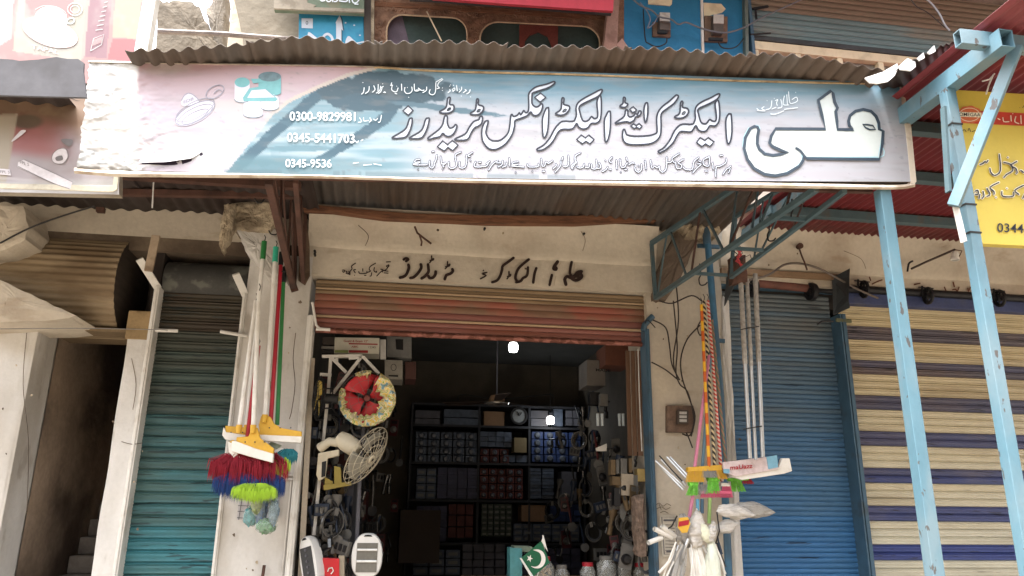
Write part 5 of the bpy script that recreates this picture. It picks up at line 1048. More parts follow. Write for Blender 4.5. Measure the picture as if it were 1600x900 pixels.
mb.build('moulding', plaster_w, B)['label'] = 'raised moulding of an old panel on the white pier'
tag(MB().bar(P(413,883,-.04), P(410,903,-.04), .018, .018).build('iron_peg', rust, None), 'short dark iron peg low on the white pier', 'peg')
MB().tube([Vector(v) for v in crom([tuple(P(x, y, -.02)) for x, y in ((462,520),(458,560),(461,600),(456,640),(452,655))], False, 4)], .0025, 4).build('crack', soot, B)

# ============================================================ goods hanging right of the shop opening
def broom(a, b, Y, hm, label, heads, grip=None, r=.0115, blk=None, bm=None):
    T_ = pole('broom', a, b, Y+.03, Y, r, hm, label, 'broom', 'brooms hanging right of the shop', grip)
    if blk: pxprism(MB(), blk, Y-.01, .04).build('head_block', bm or hm, T_, bevel=.003)
    for i, (m, (x0, y0, x1, y1, sk)) in enumerate(heads):
        mb = MB(); r_ = random.Random(int(x0*7+y0)); n = int((x1-x0)*7)
        for k in range(n):
            t = (k+.5)/n; x = x0+(x1-x0)*t+r_.uniform(-.8,.8); e = r_.uniform(-1.6,1.6)+sk+((t-.5)*4 if sk == 0 else (t-.5)*6); ya = Y-.012+r_.uniform(0,.035)
            p = P(x, y0, ya); q = P(x+e, y1+r_.uniform(-1.5, 1), ya+r_.uniform(-.006,.006)); mb.add([p+Vector((-.0014,0,0)), p+Vector((.0014,0,0)), q+Vector((.001,0,0)), q+Vector((-.001,0,0))], [(0,1,2,3)])
        tag(mb.build('bristles', m, T_, fix=False), kind='stuff')
    return T_
def strip_mat(name, c1, c2, sc, rot):
    m = M(name, c1, .5, var=0); t = m.node_tree; n = t.nodes; g_ = n.new('ShaderNodeNewGeometry'); mp = n.new('ShaderNodeMapping'); mp.inputs['Rotation'].default_value = rot; t.links.new(g_.outputs['Position'], mp.inputs[0])
    wv = n.new('ShaderNodeTexWave'); wv.inputs['Scale'].default_value = sc; wv.inputs['Distortion'].default_value = .6; t.links.new(mp.outputs[0], wv.inputs[0]); rp_ = n.new('ShaderNodeMapRange'); rp_.inputs[1].default_value = .42; rp_.inputs[2].default_value = .55; t.links.new(wv.outputs[1], rp_.inputs[0])
    mx = n.new('ShaderNodeMix'); mx.data_type = 'RGBA'; mx.inputs[6].default_value = lin(c1)+(1,); mx.inputs[7].default_value = lin(c2)+(1,); t.links.new(rp_.outputs[0], mx.inputs[0]); t.links.new(mx.outputs[2], n['Principled BSDF'].inputs['Base Color']); return m
stripeBY = strip_mat('black_cream_stripe', (206,190,150), (44,36,34), 12, (0,.7,0)); dotRW = strip_mat('red_white_mottle', (196,60,50), (216,196,180), 14, (0,1.1,.5)); yrd = strip_mat('yellow_red_bands', (222,170,44), (190,90,30), 2.2, (0,PI/2,0)); flor = strip_mat('green_floral', (96,112,96), (150,110,90), 16, (0,.5,.5))
broom((1096,476), (1108,730), -.52, yrd, 'yellow handled broom with yellow and grey bristles', [(yel, (1076,733,1099,753,-1)), (greyf, (1099,733,1119,746,1)), (yel, (1119,735,1129,748,6))], blk=[(1075,730),(1128,726),(1129,735),(1075,737)], bm=yel)
broom((1100,470), (1118,745), -.48, stripeBY, 'black and cream spiral striped broom with bright green bristles in the middle', [(limeg, (1107,748,1122,771,-1)), (greyf, (1090,757,1106,772,-3))], blk=[(1106,745),(1122,744),(1126,752),(1108,752)], bm=limeg)
broom((1106,470), (1128,752), -.45, dotRW, 'red and white mottled broom with a pink head', [(hotp, (1129,759,1141,777,1))], blk=[(1127,754),(1140,755),(1141,760),(1127,760)], bm=whp)
broom((1112,500), (1136,745), -.42, flor, 'grey green patterned broom with bright green bristles on the right', [(limeg, (1141,750,1157,768,5)), (redp, (1160,748,1172,756,3))], blk=[(1138,747),(1172,746),(1170,751),(1140,752)], bm=limeg)
broom((1108,555), (1083,750), -.50, pinkp, 'pink handled broom with bright green bristles on the left', [(limeg, (1078,757,1090,774,-3))], grip=None, blk=[(1077,753),(1092,753),(1091,759),(1078,759)], bm=limeg)
broom((1110,560), (1095,765), -.47, M('slate_blue_handle', (92,130,150), .5), 'slate blue handled broom with a long pink comb head', [(hotp, (1096,770,1142,777,0))], blk=[(1094,767),(1143,767),(1144,772),(1095,772)], bm=hotp)
for a, b, m, l in (((1083,773),(1077,808),pinkp,'short pink handle end below the broom heads'), ((1090,780),(1090,802),M('sky_handle', (84,160,196), .5),'short sky blue handle end below the broom heads'), ((1097,780),(1097,802),duskblue,'short dark blue handle end below the broom heads'), ((1109,778),(1108,818),M('leaf_handle', (150,190,96), .5),'short leaf green handle end below the broom heads')):
    tag(MB().tube([P(*a, -.46), P(*b, -.47)], .012, 10).build('handle_end', m, None, smooth=True), l, 'handle')
T_ = thing('packaged_tube', P(1185,745,-.55), 'long flat pack with red lettering lying across the silver tubes', 'pack')
pxprism(MB(), [(1130,722),(1214,712),(1217,733),(1150,745),(1132,738)], -.56, .02).build('pack', M('pale_pack', (206,188,190), .5, var=.12, vs=30, dirt=(160,140,140), da=.5, ds=20), T_, bevel=.004)
pxprism(MB(), [(1198,714),(1214,711),(1216,730),(1201,733)], -.566, .01).build('patch', M('sky_patch', (112,172,202), .5), T_); pxprism(MB(), [(1131,733),(1140,733),(1140,740),(1131,739)], -.566, .01).build('patch', M('sky_patch', (112,172,202), .5), T_)
mb = MB(); PL3 = YP(-.567); text_on(mb, PL3, 'maUazz', 1141, 734, 1176, 7, .001, -3, .02); mb.build('lettering', redp, T_, fix=False)
pxprism(MB(), [(1142,744),(1180,738),(1217,730),(1222,716),(1234,716),(1238,736),(1226,740),(1160,750)], -.545, .03).build('foam_strip', whp, T_, bevel=.004)
# bags
def bag(x, y, w_, h_, Y, label, seed, rot=0, mat=None, amp=.16, name='polythene_bag', cat='bag', group='cloudy polythene bags right of the shop'):
    k = (5.4+Y)/FPX; mb = MB(); blob(mb, (0,0,0), w_*k/2*1.05, min(w_, h_)*k*.35, h_*k/2*1.05, seed, amp*.75, 1.9, 40, 26)
    ww = w_*k/2; mb.v = [Vector((v.x, v.y*(1-.5*max(0, v.x/ww)), v.z*(1-.75*max(0, v.x/ww)**1.5)+.002*math.sin(v.x*60+v.z*40))) if w_ > 1.5*h_ else Vector((v.x*(1-.35*max(0, v.z/(h_*k/2)))+.003*math.sin(v.z*190), v.y, v.z)) for v in mb.v]
    r = math.radians(rot); mb.v = [Vector((v.x*math.cos(r)-v.z*math.sin(r), v.y, v.x*math.sin(r)+v.z*math.cos(r)))+P(x, y, Y) for v in mb.v]
    return tag(mb.build(name, mat or clearp, None, smooth=True), label, cat, group)
bagm = M('milky_bag', (196,192,186), .3, var=.12, vs=12, dirt=(130,126,120), da=.5, ds=16, dan=(.6,1,2), bump=.03, bs=16, ban=(.5,1,2), spec=.6); bagg = M('grey_milky_bag', (150,147,142), .3, var=.15, vs=12, dirt=(190,188,184), da=.6, ds=14, dan=(.5,1,2), bump=.03, bs=15, ban=(.5,1,2), spec=.6)
bag(1178,797,70,24,-.50, 'long grey white bag pointing right over the blue shutter', 1, -6, bagg); bag(1150,800,62,22,-.56, 'pale bag with a pointed end in front of the long grey one', 2, -8, bagm, .22)
bag(1138,822,40,20,-.54, 'small pale bag below the pointed bags', 3, 16, bagm); bag(1072,828,30,46,-.56, 'lumpy clear bag with a yellow label', 4, 8, bagg, .3); bag(1089,826,26,54,-.60, 'tall milky bag beside the yellow label', 5, -6, bagm, .25)
bag(1102,832,18,30,-.62, 'twisted pale bag neck over the hanging sack', 6, 20, M('greenish_bag', (206,208,184), .4, var=.15, vs=26, bump=.008, bs=40)); bag(1113,830,14,30,-.63, 'thin twisted bag neck at the right of the sack', 7, -14, bagm)
lbl = thing('label', P(1068,832,-.66), 'small round yellow and red printed label on the lumpy bag', 'label'); PL4 = YP(-.665); mb = MB(); mb.prism([PL4(x, y) for x, y in ((1061,809),(1075,808),(1079,818),(1074,832),(1066,833),(1059,824))], (0,.004,0)); mb.build('disc', yel, lbl)
mb = MB(); fill(mb, PL4, [(1061,815),(1077,812),(1076,820),(1060,823)], .002, False); mb.build('print', redp, lbl, fix=False)
def cone_sack(pts_top, pts_bot, Y, n, mat, label, seed, name, cat):
    mb = MB(); r = random.Random(seed)
    for k in range(n):
        t = (k+.5)/n; a = P(pts_top[0]+(pts_top[2]-pts_top[0])*t, pts_top[1], Y); b = P(pts_bot[0]+(pts_bot[2]-pts_bot[0])*t, pts_bot[1], Y+r.uniform(-.02,.02)); mb.tube([a, a.lerp(b, .5)+Vector((0,-.01,0)), b], [.008, .012, .014], 6)
    return tag(mb.build(name, mat, None, smooth=True), label, cat)
cone_sack((1076,856,1096), (1082,905,1106), -.58, 6, whp, 'fan of white plastic strips below the milky bag', 1, 'white_strips', 'plastic strips')
cone_sack((1060,852,1070), (1040,905,1066), -.55, 8, alum, 'bundle of thin grey tubes hanging below the lumpy bag', 2, 'tube_bundle', 'tubes')
mb = MB(); mb.lathe([(.012,.0),(.03,-.05),(.045,-.14),(.05,-.26),(.045,-.36)], P(1111,842,-.6), (0,0,1), 20); mb.v = [v+Vector((.006*mnoise.noise(v*30), .006*mnoise.noise(v*30+Vector((5,0,0))), 0)) for v in mb.v]
tag(mb.build('hanging_sack', M('greenish_white_sack', (206,212,196), .5, var=.12, vs=14, an=(4,4,.5), bump=.006, bs=40), None, smooth=True), 'greenish white sack hanging under the twisted neck', 'sack')
for i, (a, b) in enumerate((((1013,848),(1034,840)), ((1022,826),(1050,840)), ((1034,822),(1055,838)))):
    mb = MB(); p, q = P(*a, -.58), P(*b, -.54); mb.tube([p, q], .016, 12, False); mb.tube([q, p], .012, 12, False); tag(mb.build('pipe_end', whp, None, smooth=True), ('lowest white pipe end poking out to the left', 'middle white pipe end poking out to the left', 'upper white pipe end poking out to the left')[i], 'pipe', 'white pipe ends')
for i, (a, b) in enumerate((((1024,720),(1070,762)), ((1033,718),(1072,758)), ((1042,714),(1075,750)), ((1029,726),(1068,766)), ((1047,714),(1076,745)))):
    tag(MB().tube([P(*a, -.34), P(*b, -.42)], .0075, 8).build('metal_rod', alum, None, smooth=True), ('second lowest thin grey rod', 'middle thin grey rod', 'second highest thin grey rod', 'lowest thin grey rod', 'highest thin grey rod')[i]+' sticking up left of the brooms', 'rod', 'thin grey rods left of the brooms')
def dr(mb, pl):
    ribbon(mb, pl, [(1034,808),(1056,808),(1058,866),(1038,866)], 1.4, .003, closed=True, smooth=False)
    for y in (813,): ribbon(mb, pl, [(1038,y),(1054,y)], 3, .0035, smooth=False)
    for y in range(820, 862, 5): ribbon(mb, pl, [(1040,y),(1054,y+.5)], 1, .0036+y*1e-6, smooth=False)
    ribbon(mb, pl, [(1042,862),(1056,862)], 2.5, .0045, smooth=False)
poster([(1031,805),(1058,805),(1060,870),(1035,870)], -.02, 'small framed notice on the beige pier behind the white pipe ends', M('notice_paper', (186,178,162), .8), dr, 'notice')
mb = MB(); PLN = YP(-.016); strokes(lambda p: (p[0], p[1]), '1024,790 1030,786 1036,791 1042,787 1048,790; 1026,795 1034,792 1040,796 1047,793; 1032,801 1038,799 1044,802; 1030,788 1033,796', 1.1, 0, mb); PLN = None; mb.build('scrawl', M('pencil', (110,98,84), .8), B, fix=False)
T_ = thing('hand_tool', P(1132,885,-.5), 'small dark tool with a grey blade hanging beside the blue pipe', 'tool'); MB().tube([P(1121,838,-.5), P(1126,865,-.5)], .006, 6).tube([P(1122,848,-.5), P(1127,866,-.5)], .012, 8).build('tool_grip', M('blue_grip', (44,60,84), .5), T_); MB().bar(P(1126,864,-.5), P(1134,886,-.5), .012, .004).build('blade', darkgrey, T_)
# silver tubes
for i, (a, b, r_) in enumerate((((1157,432),(1172,716), .013), ((1167,436),(1181,718), .011), ((1180,428),(1192,714), .0135))):
    T_ = thing('tube_light_batten', P(b[0], b[1], -.62), ('left silver tube hanging in front of the blue shutter', 'middle thinner silver tube hanging in front of the blue shutter', 'right silver tube with wrinkled foil, in front of the blue shutter')[i], 'tube', 'silver tubes hanging in front of the blue shutter')
    p, q = P(a[0], a[1], -.60), P(b[0], b[1], -.62); MB().tube([p, q], r_, 12).build('tube', alum, T_, smooth=True)
    mb = MB(); n = 22; mb.tube([p.lerp(q, .5*k/n)+Vector((.002*mnoise.noise(Vector((k*1.3, i, 0))), 0, 0)) for k in range(n+1)], [r_*1.25*(1+.18*mnoise.noise(Vector((k*2.1, i, 5)))) for k in range(n+1)], 10); mb.build('foil_sleeve', M('wrinkled_foil', (170,166,160), .35, metal=.4, var=.25, vs=40), T_, smooth=True)
for y, x in ((512, 1172), (668, 1176)): tag(MB().tube([P(x-15, y+3, -.64), P(x, y, -.66), P(x+14, y-2, -.64)], .004, 5).build('tie_wire', wire_m, None), 'dark wire tied round the silver tubes near the %s' % ('top' if y < 600 else 'bottom'), 'wire')
T_ = thing('wrapped_bracket', P(1158,440,-.62), 'rusty brown cap tied with red cloth over the silver tubes', 'cap'); mb = MB(); rough_block(mb, dens([(1142,402),(1165,398),(1168,440),(1144,444)], 5, 1, 4), -.62, .06, .012, 7); mb.build('cap', rust, T_)
for k, (m, pts) in enumerate(((M('red_cloth', (196,60,66), .8), [(1150,388),(1158,398),(1150,408),(1160,414),(1154,424)]), (wire_m, [(1146,392),(1160,404),(1172,398),(1176,410),(1168,414)]), (M('red_cloth', (196,60,66), .8), [(1158,390),(1152,402),(1160,420)]), (wire_m, [(1148,386),(1156,384),(1160,396),(1150,400)]))): MB().tube([P(x, y, -.68) for x, y in pts], .007 if k % 2 == 0 else .003, 6).build('tie', m, T_, smooth=True)
# blue water pipe on the pier
T_ = thing('water_pipe', P(1140,900,-.12), 'dark blue upright pipe fixed to the beige pier', 'pipe'); MB().tube([P(1104,356,-.12), P(1126,620,-.12), P(1139,905,-.12)], .026, 14).build('pipe', M('blue_pipe', (54,104,138), .45, var=.1, dirt=(60,66,70), da=.5, ds=5), T_, smooth=True)
MB().tube([P(1103,358,-.12)+Vector((0,0,.0)), P(1105,382,-.12)], .031, 14).build('collar', duskblue, T_, smooth=True); MB().bar(P(1090,384,-.08), P(1124,386,-.08), .02, .03).build('clip', duskblue, T_); MB().bar(P(1112,531,-.09), P(1132,533,-.09), .02, .03).build('clip', duskblue, T_)
T_ = thing('door_trim_pipe', P(1140,480,-.05), 'flaking white strip of render along the blue shutter edge', 'trim')
rough = MB(); rough_block(rough, dens([(1130,462),(1139,470),(1146,640),(1162,905),(1150,905),(1138,700),(1130,560)], 8, 1, 5), -.03, .04, .01, 8); rough.build('strip', plaster_w, T_)
# meter box
T_ = thing('electricity_meter', P(1064,678,-.05), 'brown board with a small grey meter and tangled cables on the beige pier', 'electricity meter')
pxbox(MB(), 1043,633,1084,675,-.05,.05,.02).build('backboard', mboard, T_, bevel=.004); pxbox(MB(), 1059,640,1076,662,-.09,.04,.02).build('meter_case', M('dark_case', (70,58,50), .5), T_, bevel=.005)
for k in range(3): pxbox(MB(), 1062,643+k*6,1073,647+k*6,-.094,.006,.02).build('meter_window', mcase, T_)
pier_w = [([(1052,470),(1058,540),(1056,580),(1062,600),(1074,612),(1082,640),(1084,660),(1078,680),(1066,678)], 'cable dropping from the blue bracket to the meter'),
 ([(1020,500),(1040,512),(1046,540),(1050,570),(1062,594)], 'curved cable from the door rail to the cable knot'), ([(1094,508),(1074,530),(1064,560),(1066,590),(1076,620),(1086,650),(1080,682)], 'cable arching from the brooms down past the meter'),
 ([(1018,566),(1040,578),(1060,594)], 'short cable running down to the knot from the left'), ([(1056,440),(1060,500),(1052,560),(1058,590)], 'dark cable hanging from the timber beside the bracket'), ([(1030,470),(1050,474),(1080,462),(1096,470)], 'thin cable sagging under the blue bracket'),
 ([(1096,500),(1090,512),(1094,524),(1100,516)], 'small loop of wire near the broom tops'), ([(1072,676),(1076,684),(1082,700)], 'loose cable end under the meter')]
for pts, l in pier_w: wire(pts, .0055, l, M('brown_black_cable', (48,38,34), .6), -.07)
wire([(1168,438),(1200,430),(1225,414),(1250,412),(1275,418),(1300,430),(1340,452),(1372,466)], .009, 'long cable arching over the blue shutter head', M('grey_brown_cable', (104,94,86), .7), -.1)
wire([(1249,388),(1252,398),(1257,410),(1261,422)], .007, 'thin rod dropping from the wall above the blue shutter', rust, -.12, 'hanging_rod', cat='rod'); MB().lathe([(0,-.02),(.025,-.02),(.02,.02),(0,.02)], P(1249,385,-.1), (0,1,0), 10).build('ceiling_rose', rust, B)
wire([(1424,420),(1450,408),(1485,393),(1492,390)], .009, 'dark conduit rising to the lamp holder', M('dark_conduit', (66,52,42), .7), -.14, 'conduit', cat='conduit'); 
T_ = thing('lamp_holder', P(1492,405,-.2), 'empty white lamp holder under the red awning', 'lamp holder'); MB().lathe([(0,.02),(.022,.018),(.03,-.005),(.026,-.03),(.034,-.035),(.034,-.05),(.028,-.05)], P(1492,397,-.2), (.15,0,1), 16).build('holder', whp, T_, smooth=True); MB().tube([P(1480,394,-.15), P(1490,390,-.2), P(1503,392,-.2), P(1499,400,-.2)], .005, 5).build('bracket', rust, T_)
wire([(1418,424),(1420,412),(1426,408)], .008, 'bent dark hook above the striped shutter', blacksteel, -.1, 'hook', cat='hook')
wire([(0,380),(45,357),(90,340),(148,322)], .006, 'thin dark wire running up to the left canopy', wire_m, -.32); wire([(240,285),(238,325)], .004, 'thin white cord hanging under the left canopy', white_p, -1.2, 'cord', cat='cord')
wire([(0,514),(120,513),(240,515),(262,516)], .003, 'thin grey wire across the top of the stair entrance', wire_g, -.3); wire([(398,310),(402,316),(408,317),(413,311)], .005, 'dark wire loop at the top of the crumbling corbel', wire_m, -.5)
wire([(432,330),(436,350),(433,365),(424,366),(420,360)], .005, 'curved hook holding the left handles', wire_m, -.42, 'hook', cat='hook'); wire([(452,400),(450,412),(446,424),(440,424)], .004, 'second hook of the left handles', wire_m, -.42, 'hook', cat='hook')
wire([(466,340),(472,350),(474,360),(470,366)], .006, 'rusty twisted wire beside the brown bracket', rust, -.1)
wire([(1024,512),(1012,500),(1008,506)], .004, 'wire curl at the head of the blue door rail', wire_m, -.05)

# cracks, chips and bare patches on the piers
rr = random.Random(77)
for k, (x0, x1, y0, y1) in enumerate(((385,470,450,640), (365,440,830,900), (1022,1090,480,620), (1030,1100,690,740), (4,50,540,880), (170,225,560,880), (1150,1158,640,890), (500,1000,345,425), (1180,1560,370,425))):
    Yk = -.016 if k not in (7, 8) else -.07
    for q in range(4 if k < 7 else 5):
        x, y = rr.uniform(x0, x1), rr.uniform(y0, y1); s_ = rr.uniform(.8, 2.6); n_ = 9
        pl_k = YP(Yk); mb = MB(); fill(mb, pl_k, [(x+s_*rr.uniform(.5,1.3)*math.cos(2*PI*j/n_), y+s_*1.3*rr.uniform(.5,1.3)*math.sin(2*PI*j/n_)) for j in range(n_)], 0, False)
        mb.build('chip', plaster_rough if q % 3 else soot, B, fix=False)
for pts in ([(40,520),(38,600),(46,690),(40,800)], [(188,690),(205,694),(222,692)], [(206,560),(212,600),(206,640)], [(420,560),(424,640),(419,700)], [(560,352),(575,368),(572,384)], [(900,350),(915,372),(912,392)], [(1320,392),(1345,404),(1352,420)]):
    MB().tube([Vector(v) for v in crom([tuple(P(x+rr.uniform(-2,2), y, -.015 if y > 440 else -.085)) for x, y in pts], False, 5)], .0022, 4).build('crack', soot, B)

# loose strands and thin pipes in the bundle of bagged goods
rr = random.Random(5)
for q in range(16):
    x0 = rr.uniform(1052, 1118); y0 = rr.uniform(838, 862); x1 = x0+(x0-1086)*.7+rr.uniform(-8, 8); y1 = rr.uniform(885, 925)
    p0, p2 = P(x0, y0, -.60+rr.uniform(-.04,.05)), P(x1, y1, -.56+rr.uniform(-.06,.06)); p1 = p0.lerp(p2, .5)+Vector((rr.uniform(-.015,.015), -.015, 0))
    tag(MB().tube([Vector(v) for v in crom([tuple(p0), tuple(p1), tuple(p2)], False, 4)], rr.choice((.004,.006,.009)), 6).build('plastic_strand', rr.choice((whp, whp, alum, bagg)), None, smooth=True), 'thin pale strand in the hanging bundle at the lower right pier', 'strand', 'thin pale strands in the hanging bundle')
for q, (pts) in enumerate((((1030,712),(1050,735),(1066,752)), ((1120,800),(1124,830),(1118,850)), ((1058,806),(1050,822),(1044,826)))):
    tag(MB().tube([P(x, y, -.6) for x, y in pts], .005, 5).build('tie_wire', wire_m, None, smooth=True), ('dark wire among the grey rods', 'dark wire hanging behind the twisted bag neck', 'short dark wire at the white pipe ends')[q], 'wire')
# ============================================================ inside the shop
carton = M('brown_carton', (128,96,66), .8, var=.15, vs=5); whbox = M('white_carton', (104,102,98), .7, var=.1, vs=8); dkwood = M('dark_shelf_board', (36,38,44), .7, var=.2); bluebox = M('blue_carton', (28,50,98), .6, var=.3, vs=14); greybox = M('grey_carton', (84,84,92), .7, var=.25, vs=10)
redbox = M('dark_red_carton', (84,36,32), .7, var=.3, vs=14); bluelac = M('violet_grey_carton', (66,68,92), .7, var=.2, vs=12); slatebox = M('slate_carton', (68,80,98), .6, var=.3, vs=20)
YB = 3.25
SH = thing('shelving', P(780, 900, YB), 'dark shelving across the back wall of the shop', 'shelving')
xa, xb = P(640, 700, YB).x, P(915, 700, YB).x
for y in (634, 667, 725, 783, 850): z = P(770, y, YB).z; MB().box(xa, xb, YB-.02, YB+.42, z-.012, z+.012).build('shelf', dkwood, SH)
for x in (642, 748, 827, 912): X = P(x, 700, YB).x; MB().box(X-.012, X+.012, YB-.01, YB+.42, .45, P(770,634,YB).z).build('upright', dkwood, SH)
MB().box(xa, xb, YB+.43, YB+.45, .45, P(770,634,YB).z).build('back_panel', dkwood, SH)
gm = M('pale_plastic_dome', (74,80,90), .3, var=.1)
ORD = ['first','second','third','fourth','fifth','sixth','seventh','eighth','ninth','tenth']
def fillbox(x0, y0, x1, y1, nx, ny, mat, label, group, front=None, gap=.12, Y=YB, d=.2, seed=1, name='carton', cat='carton'):
    """a block of alike packs on a shelf, seen at these pixels: every pack is its own thing"""
    X0, X1, Z0, Z1 = R4(x0, y0, x1, y1, Y); w_ = (X1-X0)/nx; h_ = (Z1-Z0)/ny; r = random.Random(seed)
    me = MB().box(-w_*(.5-gap/2), w_*(.5-gap/2), 0, d, 0, h_*(1-gap)).mesh('pack', mat)
    fm = None
    if front == 'dome': fm = MB().lathe([(0,-.02),(w_*.16,-.018),(w_*.26,-.004),(w_*.27,.0)], (0,0,h_*.42), (0,1,0), 10).mesh('window', gm, smooth=True)
    if front == 'label': fm = MB().box(-w_*.3, w_*.3, -.003, .0, h_*.25, h_*.62).mesh('label', whbox)
    for i in range(nx):
        for j in range(ny):
            lb = label if nx*ny == 1 else '%s, %s row up, %s from left' % (label, ORD[j], ORD[i])
            o = bpy.data.objects.new(name, me); COL.objects.link(o); o.location = (X0+w_*(i+.5), Y+r.uniform(-.012,.02), Z0+h_*j); o.rotation_euler = (0,0,r.uniform(-.05,.05)); tag(o, lb, cat, group)
            if fm: c = bpy.data.objects.new('window' if front == 'dome' else 'label', fm); COL.objects.link(c); c.parent = o
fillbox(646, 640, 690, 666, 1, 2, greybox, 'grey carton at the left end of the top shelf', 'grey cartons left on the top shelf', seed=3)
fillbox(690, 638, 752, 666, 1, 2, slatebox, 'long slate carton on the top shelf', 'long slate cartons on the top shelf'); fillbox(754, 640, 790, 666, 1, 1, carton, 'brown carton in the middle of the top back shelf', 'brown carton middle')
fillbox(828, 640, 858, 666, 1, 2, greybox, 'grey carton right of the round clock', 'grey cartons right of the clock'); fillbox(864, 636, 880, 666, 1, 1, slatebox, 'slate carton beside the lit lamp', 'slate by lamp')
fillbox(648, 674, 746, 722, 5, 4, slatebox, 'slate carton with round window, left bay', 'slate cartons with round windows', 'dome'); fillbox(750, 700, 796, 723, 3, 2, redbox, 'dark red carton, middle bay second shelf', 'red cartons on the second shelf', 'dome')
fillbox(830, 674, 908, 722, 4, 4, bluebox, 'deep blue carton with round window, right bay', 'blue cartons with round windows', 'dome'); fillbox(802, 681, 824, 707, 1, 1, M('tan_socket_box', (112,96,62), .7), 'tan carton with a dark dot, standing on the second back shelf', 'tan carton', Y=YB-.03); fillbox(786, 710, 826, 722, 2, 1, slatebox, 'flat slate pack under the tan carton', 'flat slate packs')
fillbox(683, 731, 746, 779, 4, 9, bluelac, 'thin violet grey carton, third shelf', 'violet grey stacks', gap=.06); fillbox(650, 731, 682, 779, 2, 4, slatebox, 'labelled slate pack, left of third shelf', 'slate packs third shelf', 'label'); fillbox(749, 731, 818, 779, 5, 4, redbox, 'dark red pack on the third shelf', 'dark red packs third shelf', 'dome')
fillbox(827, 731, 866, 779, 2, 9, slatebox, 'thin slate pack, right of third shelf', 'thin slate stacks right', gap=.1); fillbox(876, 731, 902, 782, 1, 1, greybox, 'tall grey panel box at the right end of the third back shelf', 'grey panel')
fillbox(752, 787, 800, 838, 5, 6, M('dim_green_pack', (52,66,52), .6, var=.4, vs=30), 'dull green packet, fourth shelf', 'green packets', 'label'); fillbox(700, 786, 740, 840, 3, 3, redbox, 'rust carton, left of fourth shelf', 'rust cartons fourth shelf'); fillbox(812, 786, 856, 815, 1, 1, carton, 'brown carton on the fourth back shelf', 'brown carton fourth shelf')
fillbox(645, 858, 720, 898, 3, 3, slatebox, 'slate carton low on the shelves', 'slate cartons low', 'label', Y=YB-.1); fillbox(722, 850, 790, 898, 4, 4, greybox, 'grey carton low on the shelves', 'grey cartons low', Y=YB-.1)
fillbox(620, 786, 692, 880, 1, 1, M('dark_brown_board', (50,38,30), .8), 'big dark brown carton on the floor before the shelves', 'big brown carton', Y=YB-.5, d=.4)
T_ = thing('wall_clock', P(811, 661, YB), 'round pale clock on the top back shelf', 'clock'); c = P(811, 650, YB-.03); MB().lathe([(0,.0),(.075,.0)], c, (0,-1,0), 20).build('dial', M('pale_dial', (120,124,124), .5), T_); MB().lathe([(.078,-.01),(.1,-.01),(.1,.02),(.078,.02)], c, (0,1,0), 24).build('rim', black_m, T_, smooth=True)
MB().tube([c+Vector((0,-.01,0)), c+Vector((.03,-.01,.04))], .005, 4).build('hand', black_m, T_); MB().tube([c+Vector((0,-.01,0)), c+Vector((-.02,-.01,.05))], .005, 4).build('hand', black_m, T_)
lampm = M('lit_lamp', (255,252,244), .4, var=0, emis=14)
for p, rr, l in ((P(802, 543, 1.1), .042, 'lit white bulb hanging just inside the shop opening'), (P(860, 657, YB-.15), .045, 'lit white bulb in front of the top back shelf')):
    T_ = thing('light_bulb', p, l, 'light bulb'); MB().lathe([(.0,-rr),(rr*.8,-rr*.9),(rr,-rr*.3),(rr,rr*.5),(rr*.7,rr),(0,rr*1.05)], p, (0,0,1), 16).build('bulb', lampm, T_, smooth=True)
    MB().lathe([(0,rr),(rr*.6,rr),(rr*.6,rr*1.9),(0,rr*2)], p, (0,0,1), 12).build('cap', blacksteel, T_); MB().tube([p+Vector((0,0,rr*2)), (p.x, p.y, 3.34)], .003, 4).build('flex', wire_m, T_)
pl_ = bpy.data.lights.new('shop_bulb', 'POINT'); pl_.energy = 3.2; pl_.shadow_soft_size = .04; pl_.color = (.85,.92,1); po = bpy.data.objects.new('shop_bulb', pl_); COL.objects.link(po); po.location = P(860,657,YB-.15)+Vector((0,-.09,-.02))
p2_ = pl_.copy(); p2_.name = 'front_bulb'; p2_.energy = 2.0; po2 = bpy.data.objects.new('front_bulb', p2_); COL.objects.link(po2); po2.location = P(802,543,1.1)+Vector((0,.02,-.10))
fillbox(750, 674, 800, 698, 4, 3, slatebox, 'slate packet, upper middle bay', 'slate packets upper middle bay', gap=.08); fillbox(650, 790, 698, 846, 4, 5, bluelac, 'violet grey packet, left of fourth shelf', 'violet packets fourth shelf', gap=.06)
fillbox(802, 818, 906, 846, 7, 3, slatebox, 'slate packet, right of fourth shelf', 'slate packets fourth shelf', 'label', gap=.08); fillbox(860, 787, 908, 815, 4, 3, bluebox, 'blue packet, right of fourth shelf', 'blue packets fourth shelf', gap=.08); fillbox(792, 856, 908, 898, 7, 4, bluelac, 'violet grey packet, lowest shelf', 'violet packets lowest shelf', gap=.08); fillbox(884, 640, 906, 665, 2, 2, greybox, 'grey packet, right end of top shelf', 'grey packets top right')
